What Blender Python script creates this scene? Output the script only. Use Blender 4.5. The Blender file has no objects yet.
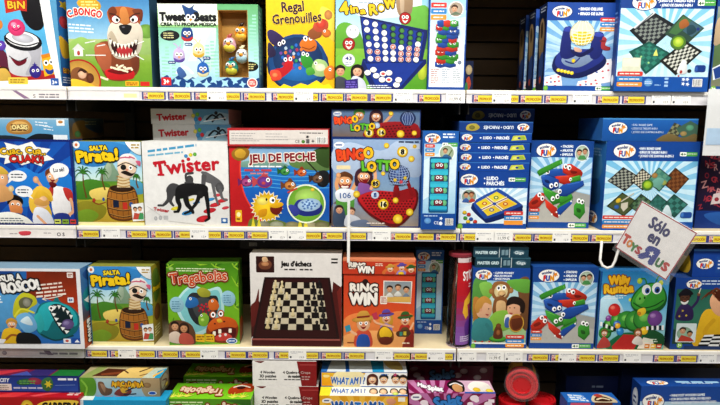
import bpy, bmesh, math, random
from mathutils import Vector, Matrix
from mathutils.geometry import tessellate_polygon
random.seed(7)
SC = bpy.context.scene
COL = SC.collection
PI = math.pi
def R(d): return math.radians(d)

# ------------------------------------------------------------------ camera
F_PX, TILT, ROLL, DIST, EYE = 554.0, R(8.4), R(0.5), 1.766, 1.60
_up = Vector((0, math.sin(TILT), math.cos(TILT)))
CF = Vector((0, math.cos(TILT), -math.sin(TILT)))
CR = Vector((math.cos(ROLL), 0, 0)) + math.sin(ROLL) * _up
CU = Vector((-math.sin(ROLL), 0, 0)) + math.cos(ROLL) * _up
CAM = Vector((0, -DIST, EYE))
def P(px, py, Y=0.0):
    d = CF + CR * ((px - 360) / F_PX) + CU * (-(py - 202.5) / F_PX)
    return CAM + d * ((Y - CAM.y) / d.y)
cd = bpy.data.cameras.new('camera')
cam = bpy.data.objects.new('camera', cd); COL.objects.link(cam)
cd.sensor_width = 36; cd.lens = F_PX / 720 * 36; cd.clip_start = .02
cam.matrix_world = Matrix(((CR.x, CU.x, -CF.x, CAM.x), (CR.y, CU.y, -CF.y, CAM.y),
                           (CR.z, CU.z, -CF.z, CAM.z), (0, 0, 0, 1)))
SC.camera = cam

# ------------------------------------------------------------------ colours and materials
_lc = {}
def lin(h):
    if not isinstance(h, str): return h
    if h not in _lc:
        v = [int(h[i:i + 2], 16) / 255 for i in (0, 2, 4)]
        _lc[h] = tuple((c / 12.92 if c <= .04045 else ((c + .055) / 1.055) ** 2.4) for c in v) + (1.0,)
    return _lc[h]
def mat(name, col=None, rough=.5, spec=.4, metal=0, noise=.04, trans=0, alpha=1, ior=1.45, scale=60, mottle=.12):
    m = bpy.data.materials.new(name); m.use_nodes = True
    nt = m.node_tree; b = nt.nodes['Principled BSDF']
    b.inputs['Roughness'].default_value = rough
    b.inputs['Specular IOR Level'].default_value = spec
    b.inputs['Metallic'].default_value = metal
    b.inputs['IOR'].default_value = ior
    b.inputs['Transmission Weight'].default_value = trans
    b.inputs['Alpha'].default_value = alpha
    n = nt.nodes.new('ShaderNodeTexNoise'); n.inputs['Scale'].default_value = scale
    tc = nt.nodes.new('ShaderNodeTexCoord'); nt.links.new(tc.outputs['Object'], n.inputs['Vector'])
    if col is None:
        at = nt.nodes.new('ShaderNodeVertexColor'); at.layer_name = 'Col'
        n2 = nt.nodes.new('ShaderNodeTexNoise'); n2.inputs['Scale'].default_value = 42; n2.inputs['Detail'].default_value = 6; n2.inputs['Roughness'].default_value = .7
        nt.links.new(tc.outputs['Object'], n2.inputs['Vector'])
        mp = nt.nodes.new('ShaderNodeMapRange'); mp.inputs['From Min'].default_value = .25; mp.inputs['From Max'].default_value = .75
        mp.inputs['To Min'].default_value = 1 - mottle; mp.inputs['To Max'].default_value = 1 + mottle * .6
        nt.links.new(n2.outputs['Fac'], mp.inputs['Value'])
        vm = nt.nodes.new('ShaderNodeVectorMath'); vm.operation = 'SCALE'
        nt.links.new(at.outputs['Color'], vm.inputs[0]); nt.links.new(mp.outputs['Result'], vm.inputs['Scale'])
        nt.links.new(vm.outputs['Vector'], b.inputs['Base Color'])
    else:
        mx = nt.nodes.new('ShaderNodeMix'); mx.data_type = 'RGBA'
        c = lin(col)
        mx.inputs['A'].default_value = tuple(x * (1 - noise * 2) for x in c[:3]) + (1,)
        mx.inputs['B'].default_value = tuple(min(1, x * (1 + noise)) for x in c[:3]) + (1,)
        nt.links.new(n.outputs['Fac'], mx.inputs['Factor'])
        nt.links.new(mx.outputs['Result'], b.inputs['Base Color'])
    mr = nt.nodes.new('ShaderNodeMapRange')
    mr.inputs['To Min'].default_value = max(.03, rough - .06); mr.inputs['To Max'].default_value = min(1, rough + .08)
    nt.links.new(n.outputs['Fac'], mr.inputs['Value']); nt.links.new(mr.outputs['Result'], b.inputs['Roughness'])
    return m
M_CARD = mat('printed_card', None, .42, .35)
M_TOY = mat('moulded_plastic', None, .28, .5, mottle=.03)
M_SHELF = mat('shelf_paint', 'e0cfa6', .45, .4)
M_RAIL = mat('rail_plastic', 'dad8da', .3, .5)
M_LIP = mat('rail_lip_paint', 'f3efe6', .4, .4)
M_SLAT = mat('slat_wood', '3d2d1b', .6, .3, noise=.2, scale=14)
M_POST = mat('upright_steel', '2c2a28', .5, .4, .3)
M_FLOOR = mat('floor_vinyl', 'b9b2a6', .35, .4, noise=.08, scale=6)
M_WIRE = mat('white_coated_wire', 'eae8e2', .35, .5)
M_CLEAR = mat('clear_plastic', 'f4f6f8', .12, .5, trans=1, ior=1.12, noise=0)
M_HAZE = mat('milky_plastic', 'f2f4f4', .25, .5, alpha=.62, noise=0)

# ------------------------------------------------------------------ mesh helpers
def link(name, me, parent=None):
    o = bpy.data.objects.new(name, me); COL.objects.link(o)
    if parent is not None: o.parent = parent
    return o
def tag(o, label=None, cat=None, group=None, kind=None):
    for k, v in (('label', label), ('category', cat), ('group', group), ('kind', kind)):
        if v: o[k] = v
    return o
def root(name, loc, label, cat, group=None, rz=0):
    o = link(name, None); o.location = loc; o.rotation_euler = (0, 0, rz)
    o.empty_display_size = .03
    return tag(o, label, cat, group)
def bm_obj(name, bm, m, parent=None, smooth=False):
    me = bpy.data.meshes.new(name); bm.to_mesh(me); bm.free()
    me.materials.append(m)
    if smooth:
        for p in me.polygons: p.use_smooth = True
    return link(name, me, parent)
def add_box(bm, x0, y0, z0, x1, y1, z1, col=None, bev=0):
    r = bmesh.ops.create_cube(bm, size=1)
    vs = r['verts']
    for v in vs:
        v.co = Vector((x0 + (v.co.x + .5) * (x1 - x0), y0 + (v.co.y + .5) * (y1 - y0), z0 + (v.co.z + .5) * (z1 - z0)))
    fs = list({f for v in vs for f in v.link_faces})
    if bev:
        es = list({e for v in vs for e in v.link_edges})
        rr = bmesh.ops.bevel(bm, geom=es, offset=bev, segments=2, affect='EDGES', profile=.5)
        fs = list({f for f in bm.faces if f.is_valid and all((x0 - 1e-6 <= v.co.x <= x1 + 1e-6 and y0 - 1e-6 <= v.co.y <= y1 + 1e-6 and z0 - 1e-6 <= v.co.z <= z1 + 1e-6) for v in f.verts)})
    if col is not None: paint(bm, fs, col)
    return fs
def paint(bm, fs, col):
    """col: one hex, or dict by dominant normal: f(ront) b l r t d"""
    ly = bm.loops.layers.float_color.get('Col') or bm.loops.layers.float_color.new('Col')
    for f in fs:
        f.normal_update()
        if isinstance(col, dict):
            n = f.normal; ax = max(range(3), key=lambda i: abs(n[i]))
            k = ('lr', 'fb', 'dt')[ax][1 if n[ax] > 0 else 0]
            c = col.get(k, col['*'])
        else: c = col
        for l in f.loops: l[ly] = lin(c)
def tube(bm, pts, r, seg=10, closed=False, col=None):
    pts = [Vector(p) for p in pts]; n = len(pts); rings = []
    f0 = set(bm.faces)
    prev = None
    for i, p in enumerate(pts):
        a = pts[i - 1] if (i or closed) else p
        b = pts[(i + 1) % n] if (i < n - 1 or closed) else p
        t = (b - a).normalized()
        if prev is None:
            q = t.orthogonal().normalized()
        else:
            q = (prev - t * prev.dot(t)).normalized()
        prev = q; s = t.cross(q)
        rr = r[i] if isinstance(r, (list, tuple)) else r
        rings.append([bm.verts.new(p + (q * math.cos(2 * PI * k / seg) + s * math.sin(2 * PI * k / seg)) * rr) for k in range(seg)])
    for i in range(n if closed else n - 1):
        A, B = rings[i], rings[(i + 1) % n]
        for k in range(seg): bm.faces.new((A[k], A[(k + 1) % seg], B[(k + 1) % seg], B[k]))
    if not closed:
        bm.faces.new(rings[0][::-1]); bm.faces.new(rings[-1])
    fs = [f for f in bm.faces if f not in f0]
    if col: paint(bm, fs, col)
    return fs
def lathe(bm, prof, seg=40, col=None, axis='z', org=(0, 0, 0)):
    """prof: list of (radius, height); axis z, or y for a turned body lying along Y"""
    f0 = set(bm.faces); rings = []; org = Vector(org)
    def pt(rad, h, a):
        c, s = math.cos(a) * rad, math.sin(a) * rad
        return org + (Vector((c, s, h)) if axis == 'z' else Vector((c, h, s)))
    for rad, h in prof:
        if rad < 1e-6: rings.append([bm.verts.new(pt(0, h, 0))])
        else: rings.append([bm.verts.new(pt(rad, h, 2 * PI * k / seg)) for k in range(seg)])
    for A, B in zip(rings, rings[1:]):
        for k in range(seg):
            q = [A[k % len(A)], A[(k + 1) % len(A)], B[(k + 1) % len(B)], B[k % len(B)]]
            q2 = []
            for v in q:
                if v not in q2: q2.append(v)
            if len(q2) > 2: bm.faces.new(q2)
    fs = [f for f in bm.faces if f not in f0]
    bmesh.ops.recalc_face_normals(bm, faces=fs)
    if col: paint(bm, fs, col)
    return fs
def ball(bm, c, r, col=None, sq=(1, 1, 1), seg=20):
    f0 = set(bm.faces)
    rr = bmesh.ops.create_uvsphere(bm, u_segments=seg, v_segments=seg // 2 + 2, radius=r)
    for v in rr['verts']: v.co = Vector((v.co.x * sq[0], v.co.y * sq[1], v.co.z * sq[2])) + Vector(c)
    fs = [f for f in bm.faces if f not in f0]
    if col: paint(bm, fs, col)
    return fs
def dup(rt, label=None, dloc=(0, 0, 0)):
    r = rt.copy(); COL.objects.link(r); r.location = Vector(rt.location) + Vector(dloc)
    if label: r['label'] = label
    for ch in list(rt.children):
        c = ch.copy(); COL.objects.link(c); c.parent = r
        for g in ch.children:
            d = g.copy(); COL.objects.link(d); d.parent = c
    return r

# ------------------------------------------------------------------ lettering
_gc = {}; _adv = {}
def _mesh_of(s, off):
    cu = bpy.data.curves.new('glyph', 'FONT'); cu.body = s; cu.size = 1; cu.resolution_u = 2; cu.offset = off
    cu.fill_mode = 'FRONT'
    o = bpy.data.objects.new('glyph', cu)
    me = o.to_mesh()
    vs = [(v.co.x, v.co.y) for v in me.vertices]
    me.calc_loop_triangles()
    tr = [tuple(t.vertices) for t in me.loop_triangles]
    o.to_mesh_clear(); bpy.data.objects.remove(o); bpy.data.curves.remove(cu)
    return vs, tr
def _width(s):
    vs, _ = _mesh_of(s, 0); xs = [v[0] for v in vs]
    return max(xs) - min(xs)
_v, _ = _mesh_of('H', 0); CAPH = max(v[1] for v in _v) - min(v[1] for v in _v); _HH = _width('HH')
def glyph(c, off):
    k = (c, round(off, 3))
    if k not in _gc: _gc[k] = _mesh_of(c, k[1]) if c.strip() else ([], [])
    if c not in _adv: _adv[c] = max(.05, _width('H' + c + 'H') - _HH)
    return _gc[k], _adv[c]

# ------------------------------------------------------------------ flat printed artwork on a face
LSTEP = 9e-5
def clip_poly(poly, rect):
    x0, y0, x1, y1 = rect
    for ax, lim, sg in ((0, x0, 1), (0, x1, -1), (1, y0, 1), (1, y1, -1)):
        out = []
        for i in range(len(poly)):
            a, b = poly[i - 1], poly[i]
            da, db = (a[ax] - lim) * sg, (b[ax] - lim) * sg
            if (da < 0) != (db < 0):
                t = da / (da - db)
                out.append(tuple(a[k] + (b[k] - a[k]) * t for k in (0, 1)))
            if db >= 0: out.append(b)
        poly = out
        if len(poly) < 3: return []
    return poly
def smooth(pts, n=5, closed=True):
    m = len(pts); out = []
    rng = range(m if closed else m - 1)
    for i in rng:
        g = lambda k: pts[k % m] if closed else pts[min(max(k, 0), m - 1)]
        p0, p1, p2, p3 = g(i - 1), g(i), g(i + 1), g(i + 2)
        for j in range(n):
            t = j / n
            out.append(tuple(.5 * (2 * p1[k] + (p2[k] - p0[k]) * t + (2 * p0[k] - 5 * p1[k] + 4 * p2[k] - p3[k]) * t * t
                                   + (3 * p1[k] - p0[k] - 3 * p2[k] + p3[k]) * t ** 3) for k in (0, 1)))
    if not closed: out.append(tuple(pts[-1]))
    return out
def ink(c):
    return tuple(max(0, x) ** INK for x in c[:3]) + (1.0,)
INK = 1.16
def tone(c, t):
    c = lin(c)
    return tuple(min(1, x * (1 + t * 1.1) + max(0, t) * .05) for x in c[:3]) + (1.0,)
class Art:
    """Vector print: shapes in source units (x right, y down) laid on a face."""
    def __init__(s, src, face):
        s.src = src; s.face = face; s.parts = {}; s.cur = 'front_print'; s.boxes = []; s.real = False; s.clip = src; s.tf = None; s.mats = {}
    def part(s, n): s.cur = n; return s
    def emit(s, polys, col, add=0, fix=None):
        """adds polygons one layer above whatever printed shapes they overlap"""
        P_ = s.parts.setdefault(s.cur, []); out = []
        for q in polys:
            if s.tf: q = [s.tf(*p) for p in q]
            q = clip_poly(q, s.clip)
            if len(q) >= 3: out.append(q)
        if not out: return fix or 1
        xs = [p[0] for q in out for p in q]; ys = [p[1] for q in out for p in q]
        bb = (min(xs), min(ys), max(xs), max(ys))
        n = fix
        if n is None:
            n = 0
            for o, m in s.boxes:
                if m > n and o[0] < bb[2] and bb[0] < o[2] and o[1] < bb[3] and bb[1] < o[3]: n = m
            n = math.floor(n + .999) + 1
        s.boxes.append((bb, n + add))
        for q in out: P_.append((q, [ink(col(*p)) for p in q] if callable(col) else ink(lin(col)), n + add))
        return n
    def level(s, x0, y0, x1, y1):
        n = 0
        for o, m in s.boxes:
            if m > n and o[0] < x1 and x0 < o[2] and o[1] < y1 and y0 < o[3]: n = m
        return math.floor(n + .999) + 1
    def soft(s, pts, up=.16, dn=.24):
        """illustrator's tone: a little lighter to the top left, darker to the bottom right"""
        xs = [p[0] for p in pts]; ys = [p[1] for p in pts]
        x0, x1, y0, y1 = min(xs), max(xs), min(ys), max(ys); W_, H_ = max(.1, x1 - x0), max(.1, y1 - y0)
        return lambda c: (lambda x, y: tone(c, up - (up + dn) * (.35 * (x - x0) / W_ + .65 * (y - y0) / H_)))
    def p(s, pts, c):
        if len(pts) <= 3: s.emit([pts], c); return
        v3 = [Vector((x, y, 0)) for x, y in pts]
        s.emit([[pts[i] for i in t] for t in tessellate_polygon([v3])], c)
    def b(s, pts, c, n=5):
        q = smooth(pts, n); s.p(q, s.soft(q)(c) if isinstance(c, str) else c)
    def r(s, x0, y0, x1, y1, c): s.emit([[(x0, y0), (x1, y0), (x1, y1), (x0, y1)]], c)
    def rr(s, x0, y0, x1, y1, rad, c):
        q = []
        for cx, cy, a in ((x1 - rad, y1 - rad, 0), (x0 + rad, y1 - rad, 90), (x0 + rad, y0 + rad, 180), (x1 - rad, y0 + rad, 270)):
            for k in range(5): q.append((cx + rad * math.cos(R(a + k * 22.5)), cy + rad * math.sin(R(a + k * 22.5))))
        s.emit([q], c)
    def g(s, x0, y0, x1, y1, stops, n=10):
        """vertical run of printed colours"""
        L = [lin(c) for c in stops]
        def f(t):
            t = max(0, min(.9999, t)) * (len(L) - 1); i = int(t)
            return tuple(L[i][k] + (L[i + 1][k] - L[i][k]) * (t - i) for k in range(4))
        s.emit([[(x0, y0 + (y1 - y0) * i / n), (x1, y0 + (y1 - y0) * i / n), (x1, y0 + (y1 - y0) * (i + 1) / n), (x0, y0 + (y1 - y0) * (i + 1) / n)] for i in range(n)],
               lambda x, y: f((y - y0) / (y1 - y0)))
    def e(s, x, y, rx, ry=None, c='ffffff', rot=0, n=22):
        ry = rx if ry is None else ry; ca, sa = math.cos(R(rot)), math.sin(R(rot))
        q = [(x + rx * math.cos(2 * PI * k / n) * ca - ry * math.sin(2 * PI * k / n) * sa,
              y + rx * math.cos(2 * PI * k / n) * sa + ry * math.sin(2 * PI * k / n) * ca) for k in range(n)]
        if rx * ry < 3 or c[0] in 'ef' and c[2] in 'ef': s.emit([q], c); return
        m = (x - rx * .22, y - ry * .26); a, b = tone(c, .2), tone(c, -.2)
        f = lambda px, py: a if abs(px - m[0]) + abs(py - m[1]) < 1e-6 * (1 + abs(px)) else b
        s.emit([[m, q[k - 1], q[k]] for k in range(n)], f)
    def l(s, pts, w, c, sm=True, cap=True):
        if sm and len(pts) > 2: pts = smooth(pts, 4, False)
        ws = w if isinstance(w, (list, tuple)) else None
        n = len(pts); L_, R_ = [], []
        for i, p in enumerate(pts):
            a, b = pts[max(0, i - 1)], pts[min(n - 1, i + 1)]
            dx, dy = b[0] - a[0], b[1] - a[1]; d = math.hypot(dx, dy) or 1
            h = (ws[0] + (ws[1] - ws[0]) * i / (n - 1) if ws else w) / 2
            L_.append((p[0] - dy / d * h, p[1] + dx / d * h)); R_.append((p[0] + dy / d * h, p[1] - dx / d * h))
        qs = [[L_[i], L_[i + 1], R_[i + 1], R_[i]] for i in range(n - 1)]
        b = s.emit(qs[0::2], c)
        # pieces of one stroke are lifted apart by a hair so that they never lie in one plane
        if len(qs) > 1: s.emit(qs[1::2], c, .15, b)
        if cap:
            for i, (p, h) in enumerate(((pts[0], (ws[0] if ws else w) / 2), (pts[-1], (ws[1] if ws else w) / 2))):
                s.emit([[(p[0] + h * math.cos(k * PI / 5), p[1] + h * math.sin(k * PI / 5)) for k in range(10)]], c, .3 + .15 * i, b)
    def star(s, x, y, r0, r1, n, c, rot=0, ry=1):
        s.p([(x + (r0 if k % 2 else r1) * math.cos(R(rot) + PI * k / n), y + ry * (r0 if k % 2 else r1) * math.sin(R(rot) + PI * k / n)) for k in range(2 * n)], c)
    def rays(s, x, y, r, n, c, rot=0):
        s.emit([[(x, y), (x + r * math.cos(R(rot) + 2 * PI * k / n), y + r * math.sin(R(rot) + 2 * PI * k / n)),
                 (x + r * math.cos(R(rot) + 2 * PI * (k + .5) / n), y + r * math.sin(R(rot) + 2 * PI * (k + .5) / n))] for k in range(n)], c)
    def t(s, txt, x0, yb, x1, h, c, out=None, ow=.6, rot=0, arc=0, wob=0, bold=0, sk=0, flip=False, grow=None):
        """lettering from x0 to x1 on baseline yb with capitals h tall"""
        adv = []
        for ch in txt: adv.append(glyph(ch, 0)[1])
        tot = sum(adv); k = (x1 - x0) / tot if tot else 1; ky = h / CAPH
        cr, sr = math.cos(R(rot)), math.sin(R(rot))
        cols = c if isinstance(c, (list, tuple)) else [c]
        bx = bold * h * (1.35 if h < 5.2 else .75)
        ring = lambda r_, n_: [(0, 0)] + [(r_ * math.cos(2 * PI * i / n_ + .3), r_ * math.sin(2 * PI * i / n_ + .3)) for i in range(n_)]
        passes = []
        if out: passes.append((ring(bx + ow, 10)[1:], True))
        passes.append((ring(bx, 6 if h > 5 else 4) if bx > .12 else [(0, 0)], False))
        for shifts, isout in passes:
            x = 0; glyphs = []
            for i, ch in enumerate(txt):
                (vs, tr), a_ = glyph(ch, 0)
                f = (i + .5) / len(txt)
                dy = -arc * math.sin(PI * f) + (wob * (1 if i % 2 else -1))
                sc = grow[0] + (grow[1] - grow[0]) * f if grow else 1
                tt = R(wob * 5 * (1 if (i // 2) % 2 else -1)) - (arc and math.atan2(arc * PI * math.cos(PI * f), (x1 - x0)))
                ct, st = math.cos(tt), math.sin(tt)
                cxm = (x + a_ / 2)
                def m(v):
                    ux, uy = (v[0] - a_ / 2) * k, -v[1] * ky * sc
                    if sk: ux -= uy * sk
                    ux, uy = ux * ct - uy * st, ux * st + uy * ct
                    X, Y_ = cxm * k + ux, uy + dy
                    if flip: X, Y_ = (x1 - x0) - X, -Y_ - h
                    return (x0 + X * cr - Y_ * sr, yb + X * sr + Y_ * cr)
                pv = [m(v) for v in vs]
                glyphs.append((cols[i % len(cols)] if not isout else out, [[pv[q] for q in t_] for t_ in tr]))
                x += a_
            base = None; j = 0
            for sx, sy in shifts:
                for par in (0, 1):
                    byc = {}
                    for cc, ps in glyphs[par::2]: byc.setdefault(cc, []).extend([[(p[0] + sx, p[1] + sy) for p in q] for q in ps])
                    for cc, ps in byc.items():
                        if not ps: continue
                        if base is None:
                            allp = [p for _, g_ in glyphs for q in g_ for p in q]
                            ext = [(min(p[0] for p in allp) - bx - ow, min(p[1] for p in allp) - bx - ow), (max(p[0] for p in allp) + bx + ow, max(p[1] for p in allp) + bx + ow)]
                            base = s.level(ext[0][0], ext[0][1], ext[1][0], ext[1][1])
                        s.emit(ps, cc, j * .12, base); j += 1
    def lines(s, x0, y0, x1, n, dy, h, c, rag=.25, rot=0):
        """greeked small print"""
        for i in range(n):
            xx = x0; y = y0 + i * dy; e_ = x1 - (x1 - x0) * rag * random.random(); q = []
            while xx < e_:
                w = min(random.uniform(1.2, 3.4) * h * 1.6, e_ - xx)
                q.append([(xx, y), (xx + w, y + w * rot), (xx + w, y + h + w * rot), (xx, y + h)]); xx += w + h * .7; y += (w + h * .7) * rot
            if q: s.emit(q, c)
    def eye(s, x, y, r, look=(0, 0), iris='101018'):
        s.e(x, y, r, r * 1.1, 'ffffff', n=14); s.e(x + look[0] * r * .4, y + look[1] * r * .4, r * .5, r * .55, iris, n=12)
    def quad(s, q):
        """maps unit square (u right, v down) into quad TL TR BR BL"""
        a, b, c_, d = q
        return lambda u, v: tuple((a[k] * (1 - u) + b[k] * u) * (1 - v) + (d[k] * (1 - u) + c_[k] * u) * v for k in (0, 1))
    def checker(s, q, n, c0, c1, m=0):
        f = s.quad(q); A, B = [], []
        w = (1 - 2 * m) / n
        for i in range(n):
            for j in range(n):
                u, v = m + i * w, m + j * w
                (A if (i + j) % 2 else B).append([f(u, v), f(u + w, v), f(u + w, v + w), f(u, v + w)])
        if c0: s.emit(A, c0)
        if c1: s.emit(B, c1)
    def head(s, x, y, r, skin, hair, kind=0, smile=True):
        """small printed face"""
        if kind == 1: s.b([(x - r * 1.15, y + r * 1.3), (x - r * 1.15, y - r * .6), (x, y - r * 1.3), (x + r * 1.15, y - r * .6), (x + r * 1.15, y + r * 1.3), (x, y + r)], hair)
        s.e(x, y, r * .86, r, skin, n=16)
        s.b([(x - r * .95, y - r * .05), (x - r * .9, y - r * .8), (x, y - r * 1.25), (x + r * .95, y - r * .75), (x + r * .92, y - r * .05), (x + r * .5, y - r * .5), (x - r * .4, y - r * .55)], hair)
        if s.real:
            for d in (-.33, .33): s.e(x + d * r, y - r * .02, r * .13, r * .1, '2a1a14', n=8)
            s.b([(x - r * .1, y + r * .1), (x + r * .12, y + r * .12), (x + r * .14, y + r * .32), (x - r * .12, y + r * .32)], tone(skin, -.1))
            s.b([(x - r * .32, y + r * .46), (x, y + r * .52), (x + r * .32, y + r * .46), (x, y + r * .66)], 'a8524a'); return
        for d in (-.35, .35): s.eye(x + d * r, y - r * .05, r * .2)
        if smile: s.b([(x - r * .42, y + r * .3), (x, y + r * .42), (x + r * .42, y + r * .3), (x, y + r * .72)], '8c1f1f')
    # ---------------- build
    def build(s, parent, w, h, dep):
        sx0, sy0, sx1, sy1 = s.src
        kx, ky = {'F': (w, h), 'R': (dep, h), 'L': (dep, h), 'T': (w, dep)}[s.face]
        kx /= (sx1 - sx0); ky /= (sy1 - sy0)
        made = {}
        for name, prims in s.parts.items():
            vs, fs, cs = [], [], []
            for q, c, n in prims:
                o = .00012 + n * LSTEP; b0 = len(vs)
                for X, Y_ in q:
                    u, v = (X - sx0) * kx, (sy1 - Y_) * ky
                    if s.face == 'F': vs.append((u - w / 2, -o, v))
                    elif s.face == 'R': vs.append((w / 2 + o, u, v))
                    elif s.face == 'L': vs.append((-w / 2 - o, dep - u, v))
                    else: vs.append((u - w / 2, v, h + o))
                ar = sum(q[i - 1][0] * q[i][1] - q[i][0] * q[i - 1][1] for i in range(len(q)))
                idx = list(range(b0, b0 + len(q)))
                cc = list(c) if isinstance(c, list) else [c] * len(q)
                if ar > 0: idx.reverse(); cc.reverse()
                fs.append(idx); cs += cc
            me = bpy.data.meshes.new(name); me.from_pydata(vs, [], fs)
            ca = me.color_attributes.new('Col', 'FLOAT_COLOR', 'CORNER')
            buf = [x for c in cs for x in c]
            ca.data.foreach_set('color', buf)
            me.materials.append(M_CARD); me.update()
            made[name] = link(name, me, parent)
        base = made.get('front_print')
        if base:
            for nm, o in made.items():
                if o is not base: o.parent = base

# ------------------------------------------------------------------ cartons
class Rec: pass
BOXES = []
def box(label, rect, dep, Y, z, fn, src=None, col='1d4f9c', yaw=0, right=None, left=None, top=None, group=None,
        name='game_box', cat='game box', short=None, lean=0, bev=.0012, body=True):
    x0, y0, x1, y1 = rect
    ym = (max(y0, -10) + min(y1, 420)) / 2
    X0, X1 = P(x0, ym, Y).x, P(x1, ym, Y).x
    zb = P((x0 + x1) / 2, y1, Y).z if z is None else z
    h = P((x0 + x1) / 2, y0, Y).z - zb; w = X1 - X0
    r = root(name, ((X0 + X1) / 2, Y, zb), label, cat, group)
    r.rotation_euler = (R(lean), 0, R(yaw))
    if body:
        bm = bmesh.new(); add_box(bm, -w / 2, 0, 0, w / 2, dep, h, col if isinstance(col, dict) else {'*': col}, bev)
        bm_obj('carton', bm, M_CARD, r)
    for f, spec in (('F', (fn, src or rect)), ('R', right), ('L', left), ('T', top)):
        if spec and spec[0]:
            a = Art(spec[1], f)
            a.cur = {'F': 'front_print', 'R': 'side_print', 'L': 'side_print', 'T': 'top_print'}[f]
            spec[0](a); a.build(r, w, h, dep)
    q = Rec(); q.root = r; q.w = w; q.h = h; q.dep = dep; q.top = zb + h + .0006; q.x0, q.x1, q.Y = X0, X1, Y
    BOXES.append(q)
    return q
# ================================================================== artworks (units: picture units of each cover)
def fun(a, x, y, rx, ry, rot=0):
    pc = a.cur; a.part('logo_badge')
    a.e(x, y, rx, ry, '23458f', rot); a.e(x, y, rx * .93, ry * .9, 'f6f5f0', rot)
    a.t('wonder is', x - rx * .62, y - ry * .12, x + rx * .5, ry * .42, '24407f', arc=ry * .22, bold=.05)
    a.t('FUN', x - rx * .5, y + ry * .68, x + rx * .48, ry * .72, ['d3302c', '2b62b5', 'e8a021'], bold=.09, arc=-ry * .02)
    a.star(x + rx * .58, y - ry * .2, ry * .18, ry * .42, 5, 'e9962a', 20)
    a.cur = pc
def tags(a, x0, y0, x1, dy, h=None, rad=0):
    h = h or dy * .8
    for i, c in enumerate(('d6463c', '3c8cc9', 'eda045')):
        y = y0 + i * dy
        a.rr(x0, y, x1, y + h, min(h * .4, .9), c); a.lines(x0 + h * .5, y + h * .38, x1 - h * .5, 1, 1, h * .26, 'f6e9e0', .1)
def bluebox(a, x0, y0, x1, y1, hy, cx, cy, hdr='1e4f9f', c0='8fc9ea', c1='d9effa', c2='bfe2f5', band=None):
    a.r(x0, y0, x1, y1, '1c4c9c')
    cl = a.clip; a.clip = (x0 + .8, hy, x1 - .8, y1 - .8)
    a.g(x0, hy, x1, y1, [c0, c2, c1]); a.rays(cx, cy, 150, 26, c1, 4)
    a.clip = cl
    a.r(x0, y0, x1, hy, hdr)
    if band: a.r(x0, band, x1, y1, '1f58a8')
def age(a, x0, y0, x1, y1):
    a.rr(x0, y0, x1, y1, .8, '5fae58'); m = x0 + (x1 - x0) * .38; a.rr(x0, y0, m, y1, .8, 'f2f5ee')
    a.t('4+', x0 + .8, y1 - .8, m - .4, (y1 - y0) * .55, '2d6b34', bold=.06); a.lines(m + .8, y0 + (y1 - y0) * .35, x1 - .8, 1, 1, .7, 'e9f4e4', .1)
def barcode(a, x0, y0, x1, y1):
    a.r(x0, y0, x1, y1, 'f7f7f4'); x = x0 + .6; q = []
    while x < x1 - .7:
        w = random.choice((.25, .4, .6)); q.append([(x, y0 + .5), (x + w, y0 + .5), (x + w, y1 - 1.2), (x, y1 - 1.2)]); x += w + random.choice((.3, .5))
    a.emit(q, '22222a'); a.lines(x0 + .7, y1 - .9, x1 - .6, 1, 1, .5, '333333', .05)
def ce(a, x, y, c='f2f4f8'):
    a.t('CE', x, y, x + 5, 3, c, bold=.02)

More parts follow.
